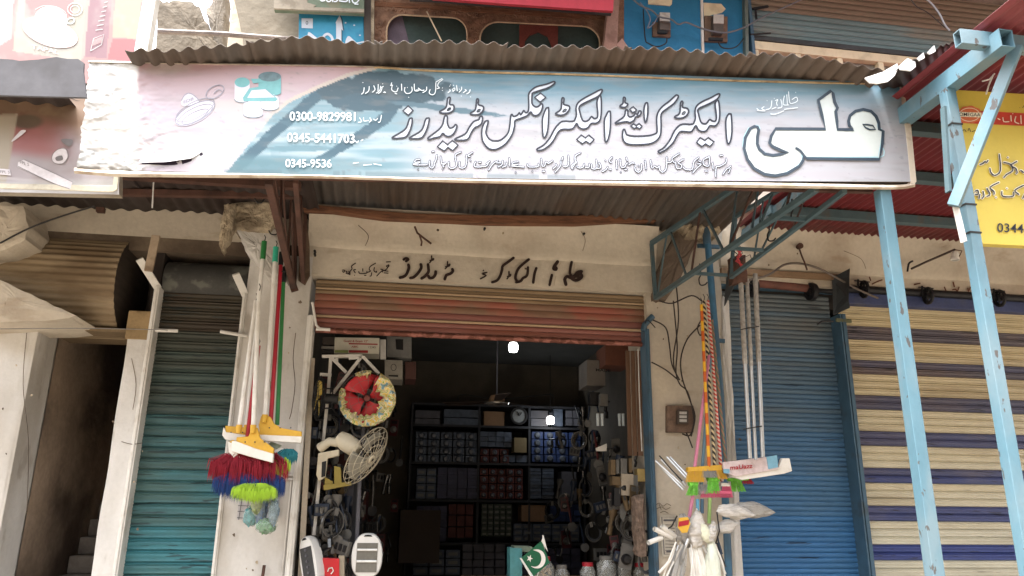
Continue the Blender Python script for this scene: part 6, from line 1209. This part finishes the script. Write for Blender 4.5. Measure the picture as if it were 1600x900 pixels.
# ceiling fan
c = P(776, 628, 1.9); T_ = thing('ceiling_fan', c, 'dark ceiling fan with a shiny underside on a long rod', 'ceiling fan')
MB().tube([(c.x, c.y, 3.34), (c.x, c.y, c.z+.05)], .008, 8).build('rod', greybox, T_); MB().lathe([(0,.07),(.06,.06),(.08,.02),(.075,-.01)], c, (0,0,1), 24).build('motor', carton, T_, smooth=True); MB().lathe([(.12,-.012),(.115,-.024),(.05,-.036),(0,-.038)], c, (0,0,1), 28).build('cover', M('shiny_cap', (150,146,140), .2, metal=.6), T_, smooth=True)
for k in range(3):
    a = k*2*PI/3+.5; d = Vector((math.cos(a), math.sin(a), 0)); s = Vector((-d.y, d.x, .12)); MB().add([c+d*.1-s*.04, c+d*.1+s*.04, c+d*.55+s*.07, c+d*.55-s*.07], [(0,1,2,3)]).build('blade', M('brown_blade', (60,46,38), .5), T_, solid=.004)
wire([(716,626),(717,618),(730,617),(760,622),(800,622),(840,618),(863,617),(865,630)], .008, 'dark cable fixed along the back wall of the shop', wire_m, 3.4)
# left upper packs and wire stand
T_ = thing('carton', P(557,553,.25), 'flat white carton with red lettering and a green patch, upper left of the opening', 'carton')
PQ = YP(.2); pxprism(MB(), [(523,527),(593,528),(592,553),(522,552)], .2, .2).build('box', M('cream_white_box', (178,174,158), .6, var=.05), T_, bevel=.002)
mb = MB(); text_on(mb, PQ, 'Guald & Exam 12"', 537, 534.5, 575, 3.6, .002, .4, .015); fill(mb, PQ, [(545,536),(590,537),(590,539),(545,538)], .002, False); fill(mb, PQ, [(545,547),(575,547.5),(575,551.5),(545,551)], .002, False); text_on(mb, PQ, 'ABIC', 549, 543, 560, 2.8, .003, 0, .02); mb.build('lettering', M('dark_red_print', (150,30,30), .6), T_, fix=False)
mb = MB(); fill(mb, PQ, [(523,547),(544,547),(544,551.5),(523,551)], .0022, False); mb.build('print', M('olive_print', (120,136,70), .6), T_, fix=False); mb = MB(); text_on(mb, PQ, '12345', 576, 544, 587, 3.4, .0022, .3); mb.build('print', black_m, T_, fix=False)
def cbox(x0, y0, x1, y1, Y, d, mat, label, name='carton', cat='carton', sk=.04, pr=None):
    o = pxbox(MB(), x0, y0, x1, y1, Y, d, sk).build(name, mat, None, bevel=.003); tag(o, label, cat)
    if pr: mb = MB(); pr(mb, YP(Y)); mb.build('print', black_m, o, fix=False)
    return o
cbox(504,526,522,538,.22,.15, M('dark_box', (60,52,46), .7), 'small dark box left of the flat white carton'); cbox(502,540,523,545,.2,.2, whbox, 'thin white box left of the green patch'); cbox(502,546,522,552,.2,.2, black_m, 'thin black box under the thin white box')
cbox(604,525,643,558,.7,.3, M('dim_white_box', (120,120,118), .6), 'white box with a black mark just under the red shutter', pr=lambda mb, pl: fill(mb, pl, [(618,530),(630,530),(630,547),(619,546)], .004, False))
cbox(601,562,629,592,.6,.3, M('dim_cream_box', (140,136,126), .6), 'cream box with fine print above the red fan', pr=lambda mb, pl: (fill(mb, pl, [(607,586),(622,586),(622,589),(607,588)], .004, False), ribbon(mb, pl, ell(615,574,4,5,0), .8, .004, closed=True)))
cbox(633,565,650,592,.8,.3, M('dim_red_box', (84,50,44), .7), 'dim reddish box right of the cream box'); cbox(594,530,603,560,.55,.05, whp, 'narrow white slotted strip beside the flat white carton')
wf = thing('display_frame', P(500,850,.12), 'white metal display frame with a diagonal brace at the left of the opening', 'frame')
for a, b in (((503,557),(566,556)), ((517,557),(513,612)), ((513,612),(489,852)), ((566,556),(510,628)), ((519,560),(541,582)), ((567,557),(592,584)), ((500,585),(518,586)), ((526,560),(526,566)), ((566,558),(545,560))): MB().bar(P(*a, .12), P(*b, .12), .022, .02, (0,1,0)).build('frame_bar', white_p, wf, bevel=.002)
# white door-post strip inside
MB().bar(P(488,560,.05), P(470,900,.05), .035, .03, (0,1,0)).build('door_post', M('dull_cream_post', (170,158,140), .8), B)
# ---- fans
def grill(c, ax, R, mat, par, rings=5, spokes=24, depth=.05, rw=.0022, name='grille'):
    ax = Vector(ax).normalized(); a = ax.cross(Vector((0,0,1))).normalized(); b = ax.cross(a); mb = MB()
    pt = lambda r, t, h: c+a*math.cos(t)*r+b*math.sin(t)*r+ax*h
    for s in (1, -1):
        for k in range(1, rings+1):
            r = R*k/rings; h = s*depth*(1-(r/R)**3); mb.tube([pt(r, t, h) for t in np.linspace(0, 2*PI, 25)], rw*(1 if k < rings else 2.2), 4, False)
        for k in range(spokes): t = k*2*PI/spokes; mb.tube([pt(r, t+(.0 if s > 0 else .1), s*depth*(1-(r/R)**3)) for r in (R*.18, R*.5, R*.8, R)], rw*.8, 4, False)
    return mb.build(name, mat, par, smooth=True), a, b
def blades(c, ax, R, n, mat, par, a, b, wid=.5, tw=.35, ph=0):
    for k in range(n):
        t0 = ph+k*2*PI/n
        def f(u, v): r = R*(.16+.84*u); t = t0+(v-.5)*2*wid*(.55+.6*math.sin(u*PI*.62)); return c+a*math.cos(t)*r+b*math.sin(t)*r+ax*((v-.5)*tw*R*.5)
        MB().grid(f, 8, 5).build('blade', mat, par, smooth=True, solid=.003)
ax = Vector((.15,-1,-.18)).normalized(); c = P(573, 622, -.0); RF = .185
T_ = thing('red_fan', c, 'pedestal fan with four red blades, its grille wrapped in crumpled printed plastic', 'fan')
g_, a, b = grill(c, ax, RF, M('grey_wire', (90,88,84), .5), T_, 3, 12, .035, .0015); blades(c, ax, RF*.92, 4, M('red_fan_blade', (200,36,46), .4, var=.08), T_, a, b, .70, .5, .45)
MB().lathe([(0,.03),(.02,.028),(.024,0),(.024,-.05)], c, ax, 16).build('hub', M('red_brown_hub', (110,40,36), .4), T_, smooth=True); MB().lathe([(0,-.03),(.05,-.04),(.05,-.12),(0,-.14)], c, ax, 16).build('motor', darkgrey, T_, smooth=True)
MB().tube([c+ax*-.08, c+Vector((-.02,.12,-.4)), c+Vector((0,.14,-1.6))], .014, 8).build('stand', greybox, T_, smooth=True)
wrapm = M('printed_wrap', (214,196,130), .3, var=.1, vs=20); nt_ = wrapm.node_tree; n_ = nt_.nodes; gpos = n_.new('ShaderNodeNewGeometry'); nz_ = n_.new('ShaderNodeTexNoise'); nz_.inputs['Scale'].default_value = 22; nz_.inputs['Detail'].default_value = 1.5; nt_.links.new(gpos.outputs['Position'], nz_.inputs['Vector'])
cr_ = n_.new('ShaderNodeValToRGB'); cr_.color_ramp.interpolation = 'CONSTANT'
for i, (p_, col) in enumerate(((0,(170,60,44)),(.34,(206,196,160)),(.43,(150,170,80)),(.48,(216,208,170)),(.55,(222,190,90)),(.6,(206,206,190)),(.66,(120,160,170)))):
    e_ = cr_.color_ramp.elements[0] if i == 0 else cr_.color_ramp.elements.new(p_); e_.position = p_; e_.color = lin(col)+(1,)
cr_.color_ramp.elements[-1].color = lin((200,90,60))+(1,)
nt_.links.new(nz_.outputs[0], cr_.inputs[0]); nt_.links.new(cr_.outputs[0], n_['Principled BSDF'].inputs['Base Color'])
for k, (t0, t1, ri, lab) in enumerate(((-1.15, .75, .50, None), (.70, 2.55, .66, None), (2.5, 3.5, .80, None), (-2.1, -1.5, .84, None))):
    def f(u, v):
        t = t0+(t1-t0)*u; r = RF*(ri+(1.06-ri)*v+.22*mnoise.noise(Vector((u*6, v*2, k)))*(1-v)); h = .045*math.sin(v*PI*.9)+.030*mnoise.noise(Vector((u*8, v*3, k+3)))+.009*mnoise.noise(Vector((u*19, v*7, k+3)))
        return c+Vector((math.cos(t), 0, 0))*r+Vector((0,0,-math.sin(t)))*r+ax*(h+.02)
    MB().grid(f, 60, 14).build('plastic_wrap', wrapm, T_, smooth=True)
c = P(572, 712, -.08); ax = Vector((.78,-.36,-.50)).normalized(); RW_ = .215
T_ = thing('white_fan', c, 'cream wall fan tilted down with a round wire grille, under the red fan', 'fan')
cream = M('cream_plastic', (206,196,170), .45, var=.05, dirt=(150,134,104), da=.3, ds=9)
g_, a, b = grill(c, ax, RW_, cream, T_, 4, 18, .05, .0017); blades(c, ax, RW_*.82, 3, M('pale_blade', (150,146,132), .4), T_, a, b, .75, .4, .8)
MB().lathe([(0,.056),(.03,.054),(.032,.045)], c, ax, 16).build('badge', cream, T_, smooth=True); MB().lathe([(0,.058),(.012,.058)], c, ax, 10).build('badge_centre', black_m, T_)
q = c+ax*-.16; MB().lathe([(0,-.09),(.05,-.08),(.062,-.02),(.06,.05),(.03,.09)], q, ax, 20).build('motor', cream, T_, smooth=True)
MB().tube([q, P(515,690,.0), P(500,700,.04)], [.03,.03,.035], 10).build('arm', cream, T_, smooth=True); pxprism(MB(), [(497,708),(530,702),(530,712),(512,716),(508,745),(498,752),(494,742)], .0, .05).build('wall_base', cream, T_, bevel=.006); pxprism(MB(), [(503,722),(510,720),(508,744),(502,746)], -.006, .02).build('control_slot', black_m, T_)
c = P(498, 622, -.08); ax = Vector((-.97,-.25,0)).normalized(); T_ = thing('black_fan', c, 'small black fan seen edge on against the white door rail', 'fan')
g_, a, b = grill(c, ax, .15, black_m, T_, 4, 20, .035); blades(c, ax, .12, 3, M('yellow_blade', (180,150,50), .5), T_, a, b, .6); MB().lathe([(0,-.03),(.035,-.04),(.035,-.12),(0,-.13)], c, ax, 14).build('motor', black_m, T_, smooth=True)
for s in (-1, 1): MB().tube([c+Vector((0,0,.07*s)), c+Vector((.09,0,.065*s)), c+Vector((.09,0,0))], .006, 6).build('yoke', black_m, T_, smooth=True)
# olive toy-like part, heaters and boxes at the bottom
def oval_heater(c, W, Hh, yaw, roll, label, slots=True, dark=False):
    T_ = thing('heater' if slots else 'emergency_light', c, label, 'heater' if slots else 'emergency light'); pts = []
    Rm = Matrix.Rotation(yaw, 3, 'Z') @ Matrix.Rotation(roll, 3, 'Y')
    def X(x, y, z): return c+Rm @ Vector((x, y, z))
    def outl(s, y, n=36): return [X(math.copysign(abs(math.cos(t))**.75, math.cos(t))*W/2*s*(1-.12*math.sin(t)*(1 if math.sin(t) > 0 else 0)), y, math.copysign(abs(math.sin(t))**.8, math.sin(t))*Hh/2*s) for t in np.linspace(0, 2*PI, n+1)[:-1]]
    mb = MB(); rings = [outl(.96,.06), outl(1,.03), outl(1,.0), outl(.95,-.018), outl(.86,-.022)]; n = 36
    for r_ in rings: mb.v += r_
    for k in range(4):
        for i in range(n): mb.f.append((k*n+i, k*n+(i+1) % n, (k+1)*n+(i+1) % n, (k+1)*n+i))
    mb.f.append(tuple(4*n+i for i in range(n))); mb.f.append(tuple(range(n))[::-1]); mb.build('shell', M('glossy_white_shell', (214,214,212), .3, var=.02), T_, smooth=True)
    w2, h0, h1 = W*.33, -Hh*.36, Hh*.28
    MB().add([X(x, y, z) for x, y, z in ((-w2,-.027,h0),(w2,-.027,h0),(w2,-.027,h1),(-w2,-.027,h1),(-w2,-.020,h0),(w2,-.020,h0),(w2,-.020,h1),(-w2,-.020,h1))], [(0,1,2,3),(4,5,6,7),(0,1,5,4),(1,2,6,5),(2,3,7,6),(3,0,4,7)]).build('reflector', M('grey_reflector', (120,120,116), .3, metal=.5) if not dark else M('dark_panel', (44,46,50), .4), T_)
    if slots:
        for z in (Hh*.13, -Hh*.12): MB().tube([X(-w2*.96,-.034,z), X(w2*.96,-.034,z)], .008, 10).build('heating_tube', M('white_quartz', (226,228,228), .3), T_, smooth=True)
    else:
        for k in range(6): MB().lathe([(0,-.006),(.008,-.006),(.01,0)], X(0,-.028,h0+(h1-h0)*(k+.5)/6), Rm @ Vector((0,1,0)), 8).build('lens', greybox, T_)
    MB().add([X(x, -.025, z) for x, z in ((-W*.14,Hh*.42),(W*.14,Hh*.42),(W*.1,Hh*.455),(0,Hh*.465),(-W*.1,Hh*.455))], [(0,1,2,3,4)]).build('carry_slot', black_m, T_)
    return T_
oval_heater(P(573.5, 868, .02), .205, .285, 0, 0, 'white oval room heater with two bright tubes at the bottom of the opening')
oval_heater(P(484, 878, -.03), .13, .33, -.55, -.28, 'white oblong emergency light leaning at the bottom left of the opening', False, True)
rb = cbox(504,872,530,902,-.02,.1, M('bright_red_box', (206,26,36), .4, var=.06), 'bright red box low at the left of the opening'); cbox(529,868,538,905,.0,.1, M('beige_side', (150,140,120), .7), 'beige box right of the bright red one')
MB().tube([P(512,893,-.03), P(514,888,-.03), P(519,887,-.03), P(521,892,-.03), P(517,897,-.03)], .004, 5).build('print', whp, rb)
T_ = thing('toy_tractor_part', P(525,765,.05), 'olive yellow plastic part below the cream wall fan', 'plastic part'); oy = M('olive_yellow_plastic', (150,132,52), .5, var=.1); mb = pxprism(MB(), [(505,758),(548,752),(549,758),(506,766)], .05, .06); mb = pxprism(mb, [(522,728),(532,730),(534,756),(522,758)], .05, .05); mb = pxprism(mb, [(507,745),(520,752),(520,760),(507,762)], .06, .04); mb.build('moulded_frame', oy, T_, bevel=.003)
# ---- hanging wares on both side walls
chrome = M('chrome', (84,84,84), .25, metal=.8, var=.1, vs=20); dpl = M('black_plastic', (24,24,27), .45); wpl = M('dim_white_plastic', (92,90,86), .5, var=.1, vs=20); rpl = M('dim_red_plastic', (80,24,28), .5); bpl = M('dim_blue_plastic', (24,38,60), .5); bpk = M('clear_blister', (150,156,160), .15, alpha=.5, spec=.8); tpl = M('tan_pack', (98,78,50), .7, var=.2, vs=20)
def ware(kind, loc, label, cat, group, rz, mats):
    T_ = thing(kind, loc, label, cat, group); T_.rotation_euler.z = 0; c = Vector(loc)
    if kind == 'blister_pack':
        MB().box(c.x-.04, c.x+.04, c.y, c.y+.004, c.z-.07, c.z+.07).build('card', mats[0], T_); MB().lathe([(0,-.03),(.02,-.028),(.03,-.01),(.032,0)], c+Vector((0,0,-.015)), (0,1,0), 10).build('contents', mats[1], T_, smooth=True); MB().box(c.x-.03, c.x+.03, c.y-.003, c.y, c.z+.035, c.z+.06).build('label', mats[2], T_)
    elif kind == 'cable_coil':
        for k in range(4): MB().tube([c+Vector(((.05+.005*k)*math.cos(t), -.006*k, (.06+.005*k)*math.sin(t))) for t in np.linspace(0, 2*PI, 17)], .006, 5, False).build('cable_turn', mats[k % 2], T_, smooth=True)
        MB().box(c.x-.012, c.x+.012, c.y-.03, c.y+.008, c.z+.04, c.z+.08).build('tie', mats[2], T_)
    elif kind == 'tap':
        MB().tube([c+Vector((0,0,.06)), c, c+Vector((0,-.05,-.02)), c+Vector((0,-.06,-.06))], .012, 8).build('spout', mats[0], T_, smooth=True); MB().tube([c+Vector((-.03,0,.07)), c+Vector((.03,0,.07))], .008, 8).build('lever', mats[1], T_, smooth=True)
    elif kind == 'torch':
        MB().lathe([(0,-.09),(.016,-.09),(.016,.02),(.03,.05),(.03,.08),(0,.08)], c, (0,0,1), 12).build('barrel', mats[0], T_, smooth=True); MB().lathe([(0,.082),(.026,.081)], c, (0,0,1), 12).build('lens', mats[2], T_); MB().box(c.x-.006, c.x+.006, c.y-.022, c.y-.014, c.z-.03, c.z).build('switch', mats[1], T_)
    elif kind == 'switch_box':
        MB().box(c.x-.05, c.x+.05, c.y, c.y+.03, c.z-.04, c.z+.04).build('casing', mats[0], T_, bevel=.004)
        for k in (-1, 0, 1): MB().box(c.x+k*.03-.009, c.x+k*.03+.009, c.y-.006, c.y, c.z-.018, c.z+.018).build('rocker', mats[1], T_)
    elif kind == 'pan_handle':
        MB().tube([c+Vector((0,0,.1)), c+Vector((.005,0,0)), c+Vector((0,0,-.1))], [.006,.01,.007], 6).build('grip', mats[0], T_, smooth=True); MB().lathe([(0,-.005),(.035,-.003),(.035,.003),(0,.005)], c+Vector((0,0,-.13)), (0,1,0), 14).build('disc', mats[1], T_, smooth=True)
    return T_
kinds = [('blister_pack','blister pack'),('cable_coil','cable coil'),('tap','tap'),('torch','torch'),('switch_box','switch'),('pan_handle','ladle')]
desc = {'blister_pack': 'small blister packed fitting', 'cable_coil': 'coil of thin cable', 'tap': 'bent tap', 'torch': 'hand torch', 'switch_box': 'small switch box', 'pan_handle': 'long handled ladle'}
PL = {'blister_pack': 'blister packs', 'cable_coil': 'cable coils', 'tap': 'taps', 'torch': 'torches', 'switch_box': 'switch boxes', 'pan_handle': 'ladles'}; protos = {}; cname = {}
pal = [[wpl,dpl,whbox],[chrome,dpl,whbox],[dpl,chrome,wpl],[rpl,wpl,dpl],[bpl,wpl,chrome],[tpl,dpl,wpl]]
r = random.Random(12)
def scatter(n, xr, yr, zr, side, ward):
    for i in range(n):
        kd, ct = kinds[r.randrange(6)]; y = yr[0]+(yr[1]-yr[0])*r.random()**1.6; z = r.uniform(*zr); x = r.uniform(*xr)+(y-yr[0])*(.12 if side == 'left' else -.02)
        key = (kd, r.randrange(4)); lab = '%s hanging %s on the %s inner wall, %s' % (desc[kd], 'high' if z > 2.2 else 'mid high' if z > 1.9 else 'midway' if z > 1.6 else 'low' if z > 1.35 else 'lowest', side, 'by the door' if y < .3 else 'near the door' if y < .7 else 'further in' if y < 1.4 else 'deep inside')
        if key not in protos:
            pi_ = r.randrange(6) if kd != 'tap' else 1; ms = pal[pi_]; cname[key] = ('pale','metallic','black','red','blue','tan')[pi_]; lab = cname[key]+' '+lab
            protos[key] = ware(kd, (x, y, z), lab, ct, '%s hanging on the %s wall' % (PL[kd], side), 0, ms)
        else:
            c_ = copy_tree(protos[key], Vector((x, y, z)), None, cname[key]+' '+lab, r.uniform(-.7,.7)); c_['group'] = '%s hanging on the %s wall' % (PL[kd], side); c_.rotation_euler.y = r.uniform(-.3,.3)
            s = r.uniform(.8, 1.25); c_.scale = (s, s, s)
scatter(125, (-.60,-.22), (.10, 2.8), (1.1, 2.6), 'left', 1); scatter(64, (1.66,1.88), (.35, 2.8), (1.15, 2.6), 'right', 1)
scatter(34, (-.58,-.30), (.05, .3), (1.15, 1.85), 'left', 1); scatter(22, (1.66,1.80), (.12, .5), (1.2, 1.9), 'right', 1)
# left deep rack filling towards the back
RK = thing('rack', (.0, 1.2, .45), 'dark crowded rack along the left wall of the shop', 'rack')
for z in (1.1, 1.5, 1.9, 2.3): MB().box(-.66, -.25, .5, 3.2, z-.012, z+.012).build('shelf', dkwood, RK)
for y in (.5, 1.85, 3.2): MB().box(-.28, -.25, y-.02, y+.02, .45, 2.7).build('upright', dkwood, RK)
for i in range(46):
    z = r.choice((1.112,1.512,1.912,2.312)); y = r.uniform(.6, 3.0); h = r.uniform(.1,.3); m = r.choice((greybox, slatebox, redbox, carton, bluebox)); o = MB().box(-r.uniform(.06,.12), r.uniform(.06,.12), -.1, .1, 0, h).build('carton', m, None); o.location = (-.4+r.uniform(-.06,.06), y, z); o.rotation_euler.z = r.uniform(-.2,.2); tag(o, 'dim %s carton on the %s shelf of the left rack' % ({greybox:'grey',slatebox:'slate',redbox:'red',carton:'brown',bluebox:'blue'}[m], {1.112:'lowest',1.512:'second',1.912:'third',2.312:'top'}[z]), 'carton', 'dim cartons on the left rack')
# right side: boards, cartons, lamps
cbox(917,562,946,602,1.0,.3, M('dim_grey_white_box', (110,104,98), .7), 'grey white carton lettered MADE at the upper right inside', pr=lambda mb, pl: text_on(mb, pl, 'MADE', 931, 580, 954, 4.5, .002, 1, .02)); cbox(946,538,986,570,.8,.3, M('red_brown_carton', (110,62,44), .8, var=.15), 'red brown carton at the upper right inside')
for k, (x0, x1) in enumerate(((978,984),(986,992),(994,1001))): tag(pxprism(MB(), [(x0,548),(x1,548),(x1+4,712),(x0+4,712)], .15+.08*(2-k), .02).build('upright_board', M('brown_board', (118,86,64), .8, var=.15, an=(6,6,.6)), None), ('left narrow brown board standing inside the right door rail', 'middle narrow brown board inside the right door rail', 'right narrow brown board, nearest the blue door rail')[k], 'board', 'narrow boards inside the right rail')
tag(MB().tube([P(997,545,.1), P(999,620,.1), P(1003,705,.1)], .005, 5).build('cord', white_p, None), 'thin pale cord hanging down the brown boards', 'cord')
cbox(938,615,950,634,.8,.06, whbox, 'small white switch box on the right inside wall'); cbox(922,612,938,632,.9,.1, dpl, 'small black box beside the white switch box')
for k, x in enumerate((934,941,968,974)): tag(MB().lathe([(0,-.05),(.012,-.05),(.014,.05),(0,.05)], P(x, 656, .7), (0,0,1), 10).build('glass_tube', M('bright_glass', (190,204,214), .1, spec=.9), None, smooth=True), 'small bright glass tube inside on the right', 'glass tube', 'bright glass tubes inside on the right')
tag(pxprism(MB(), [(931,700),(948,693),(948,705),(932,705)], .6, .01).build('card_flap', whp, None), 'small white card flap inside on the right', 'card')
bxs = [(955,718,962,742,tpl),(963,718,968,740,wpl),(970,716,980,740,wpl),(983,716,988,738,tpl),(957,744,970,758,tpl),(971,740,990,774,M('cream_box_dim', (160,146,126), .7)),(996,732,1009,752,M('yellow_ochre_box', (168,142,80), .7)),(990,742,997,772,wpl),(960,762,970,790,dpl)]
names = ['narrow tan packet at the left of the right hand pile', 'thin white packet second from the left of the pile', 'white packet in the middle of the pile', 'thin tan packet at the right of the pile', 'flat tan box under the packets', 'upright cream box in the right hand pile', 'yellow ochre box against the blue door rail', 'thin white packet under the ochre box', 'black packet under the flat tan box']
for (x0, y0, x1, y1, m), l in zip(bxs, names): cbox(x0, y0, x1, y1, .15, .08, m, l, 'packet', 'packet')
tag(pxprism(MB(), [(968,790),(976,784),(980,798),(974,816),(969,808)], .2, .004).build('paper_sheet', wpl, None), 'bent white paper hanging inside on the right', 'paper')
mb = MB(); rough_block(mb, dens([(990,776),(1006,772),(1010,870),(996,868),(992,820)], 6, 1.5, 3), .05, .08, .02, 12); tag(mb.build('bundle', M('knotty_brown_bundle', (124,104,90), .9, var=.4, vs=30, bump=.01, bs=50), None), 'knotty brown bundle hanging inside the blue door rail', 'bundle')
# counter, jars, flag
tag(MB().box(.55, 1.75, .25, .75, .44, P(930,905,.4).z).build('counter', carton, None, bevel=.006), 'brown counter across the lower right of the opening', 'counter')
gl_ = M('jar_glass', (176,180,176), .08, var=0, alpha=.45, spec=.9)
def jar(x, ytop, w_, lid, mat, label, Y=.35):
    k = (5.4+Y)/FPX; c = P(x, ytop, Y); R_j = w_*k/2; T_ = thing('jar', (c.x, c.y, P(x, 905, Y).z), label, 'jar', 'jars on the counter'); zb = P(x, 905, Y).z-c.z
    MB().lathe([(R_j*.62,0),(R_j*.62,-.02),(R_j,-.06),(R_j,zb)], c, (0,0,1), 20).build('glass', gl_, T_, smooth=True)
    if lid: MB().lathe([(0,.004),(R_j*.68,.002),(R_j*.7,-.024),(R_j*.6,-.026)], c, (0,0,1), 20).build('lid', lid, T_, smooth=True)
    rr = random.Random(x); mb = MB()
    for q in range(40): t = rr.uniform(0, 2*PI); rad = R_j*.8*math.sqrt(rr.random()); o = c+Vector((rad*math.cos(t), rad*math.sin(t), rr.uniform(zb+.01, -.07))); d = Vector((rr.uniform(-1,1), rr.uniform(-1,1), rr.uniform(-1,1))).normalized()*.012; mb.bar(o-d, o+d, .012, .008)
    tag(mb.build('contents', mat, T_), kind='stuff')
jar(877, 883, 24, whbox, tpl, 'squat jar of brownish fittings behind the counter edge'); jar(918, 879, 24, redp, wpl, 'jar with a red lid left of the tall glass jar'); jar(947, 869, 30, whbox, wpl, 'tall glass jar crammed with pale fittings, largest of the row')
jar(975, 872, 22, greybox, chrome, 'narrow jar of metal fittings right of the tallest jar'); jar(1000, 880, 24, redp, tpl, 'jar with a dull red lid next to the blue door rail')
cbox(797,856,816,902,.2,.15, M('turquoise_pack', (60,130,136), .5, var=.15, vs=20), 'turquoise packet left of the flag', 'packet', 'packet'); cbox(803,853,832,862,.24,.15, M('pale_green_pack', (112,128,108), .6), 'pale green packet behind the flag', 'packet', 'packet')
jar(846, 870, 38, redp, M('mixed_sweets', (196,160,110), .5, var=.5, vs=60), 'wide jar of mixed coloured sweets right behind the flag', .3)
F_T = thing('flag', P(833, 902, .05), 'small green and white national flag with crescent and star at the bottom of the opening', 'flag'); FP = YP(.05)
def cl(u, v): 
    a, b_, c_, d_ = (813,873), (846,845), (859,879), (832,902); x = (a[0]*(1-u)+b_[0]*u)*(1-v)+(d_[0]*(1-u)+c_[0]*u)*v; y = (a[1]*(1-u)+b_[1]*u)*(1-v)+(d_[1]*(1-u)+c_[1]*u)*v
    return FP(x, y, .002*math.sin(u*5+v*3))
MB().grid(cl, 10, 10).build('green_field', M('flag_green', (10,92,58), .7), F_T, smooth=True)
mb = MB(); pxprism(mb, [(849,836),(856,862),(846,846)], .045, .002); pxprism(mb, [(812,872),(815,872),(834,901),(830,903)], .045, .002); mb.build('white_field', M('flag_white', (214,214,208), .7), F_T)
mb = MB(); cx, cy = 843, 874; G_ = lambda p: (780+p[0]/6.4, 780+p[1]/6.4)
fill(mb, FP, [G_(p) for p in ((340,508),(390,502),(435,525),(460,570),(462,620),(440,665),(400,690),(350,688),(318,668),(355,676),(395,660),(420,615),(418,565),(395,530))], .006)
st_ = [G_((305+(33 if k % 2 == 0 else 13)*math.cos(k*PI/5-1.2), 592+(40 if k % 2 == 0 else 15)*math.sin(k*PI/5-1.2))) for k in range(10)]; fill(mb, FP, st_, .0062, False); mb.build('emblem', whp, F_T, fix=False)
MB().tube([P(848,836,.06), P(851,862,.07), P(838,905,.08)], .004, 5).build('staff', whp, F_T)
# neighbouring bulk at the extreme right and left keeps the row going

for o in bpy.data.objects:
    if o.type == 'MESH' and o.name.split('.')[0] in ('lettering','lettering_outline','lettering_shade','lettering_glow','printed_picture','print','printing','torn_flex') and 'kind' not in o: o['kind'] = 'stuff'
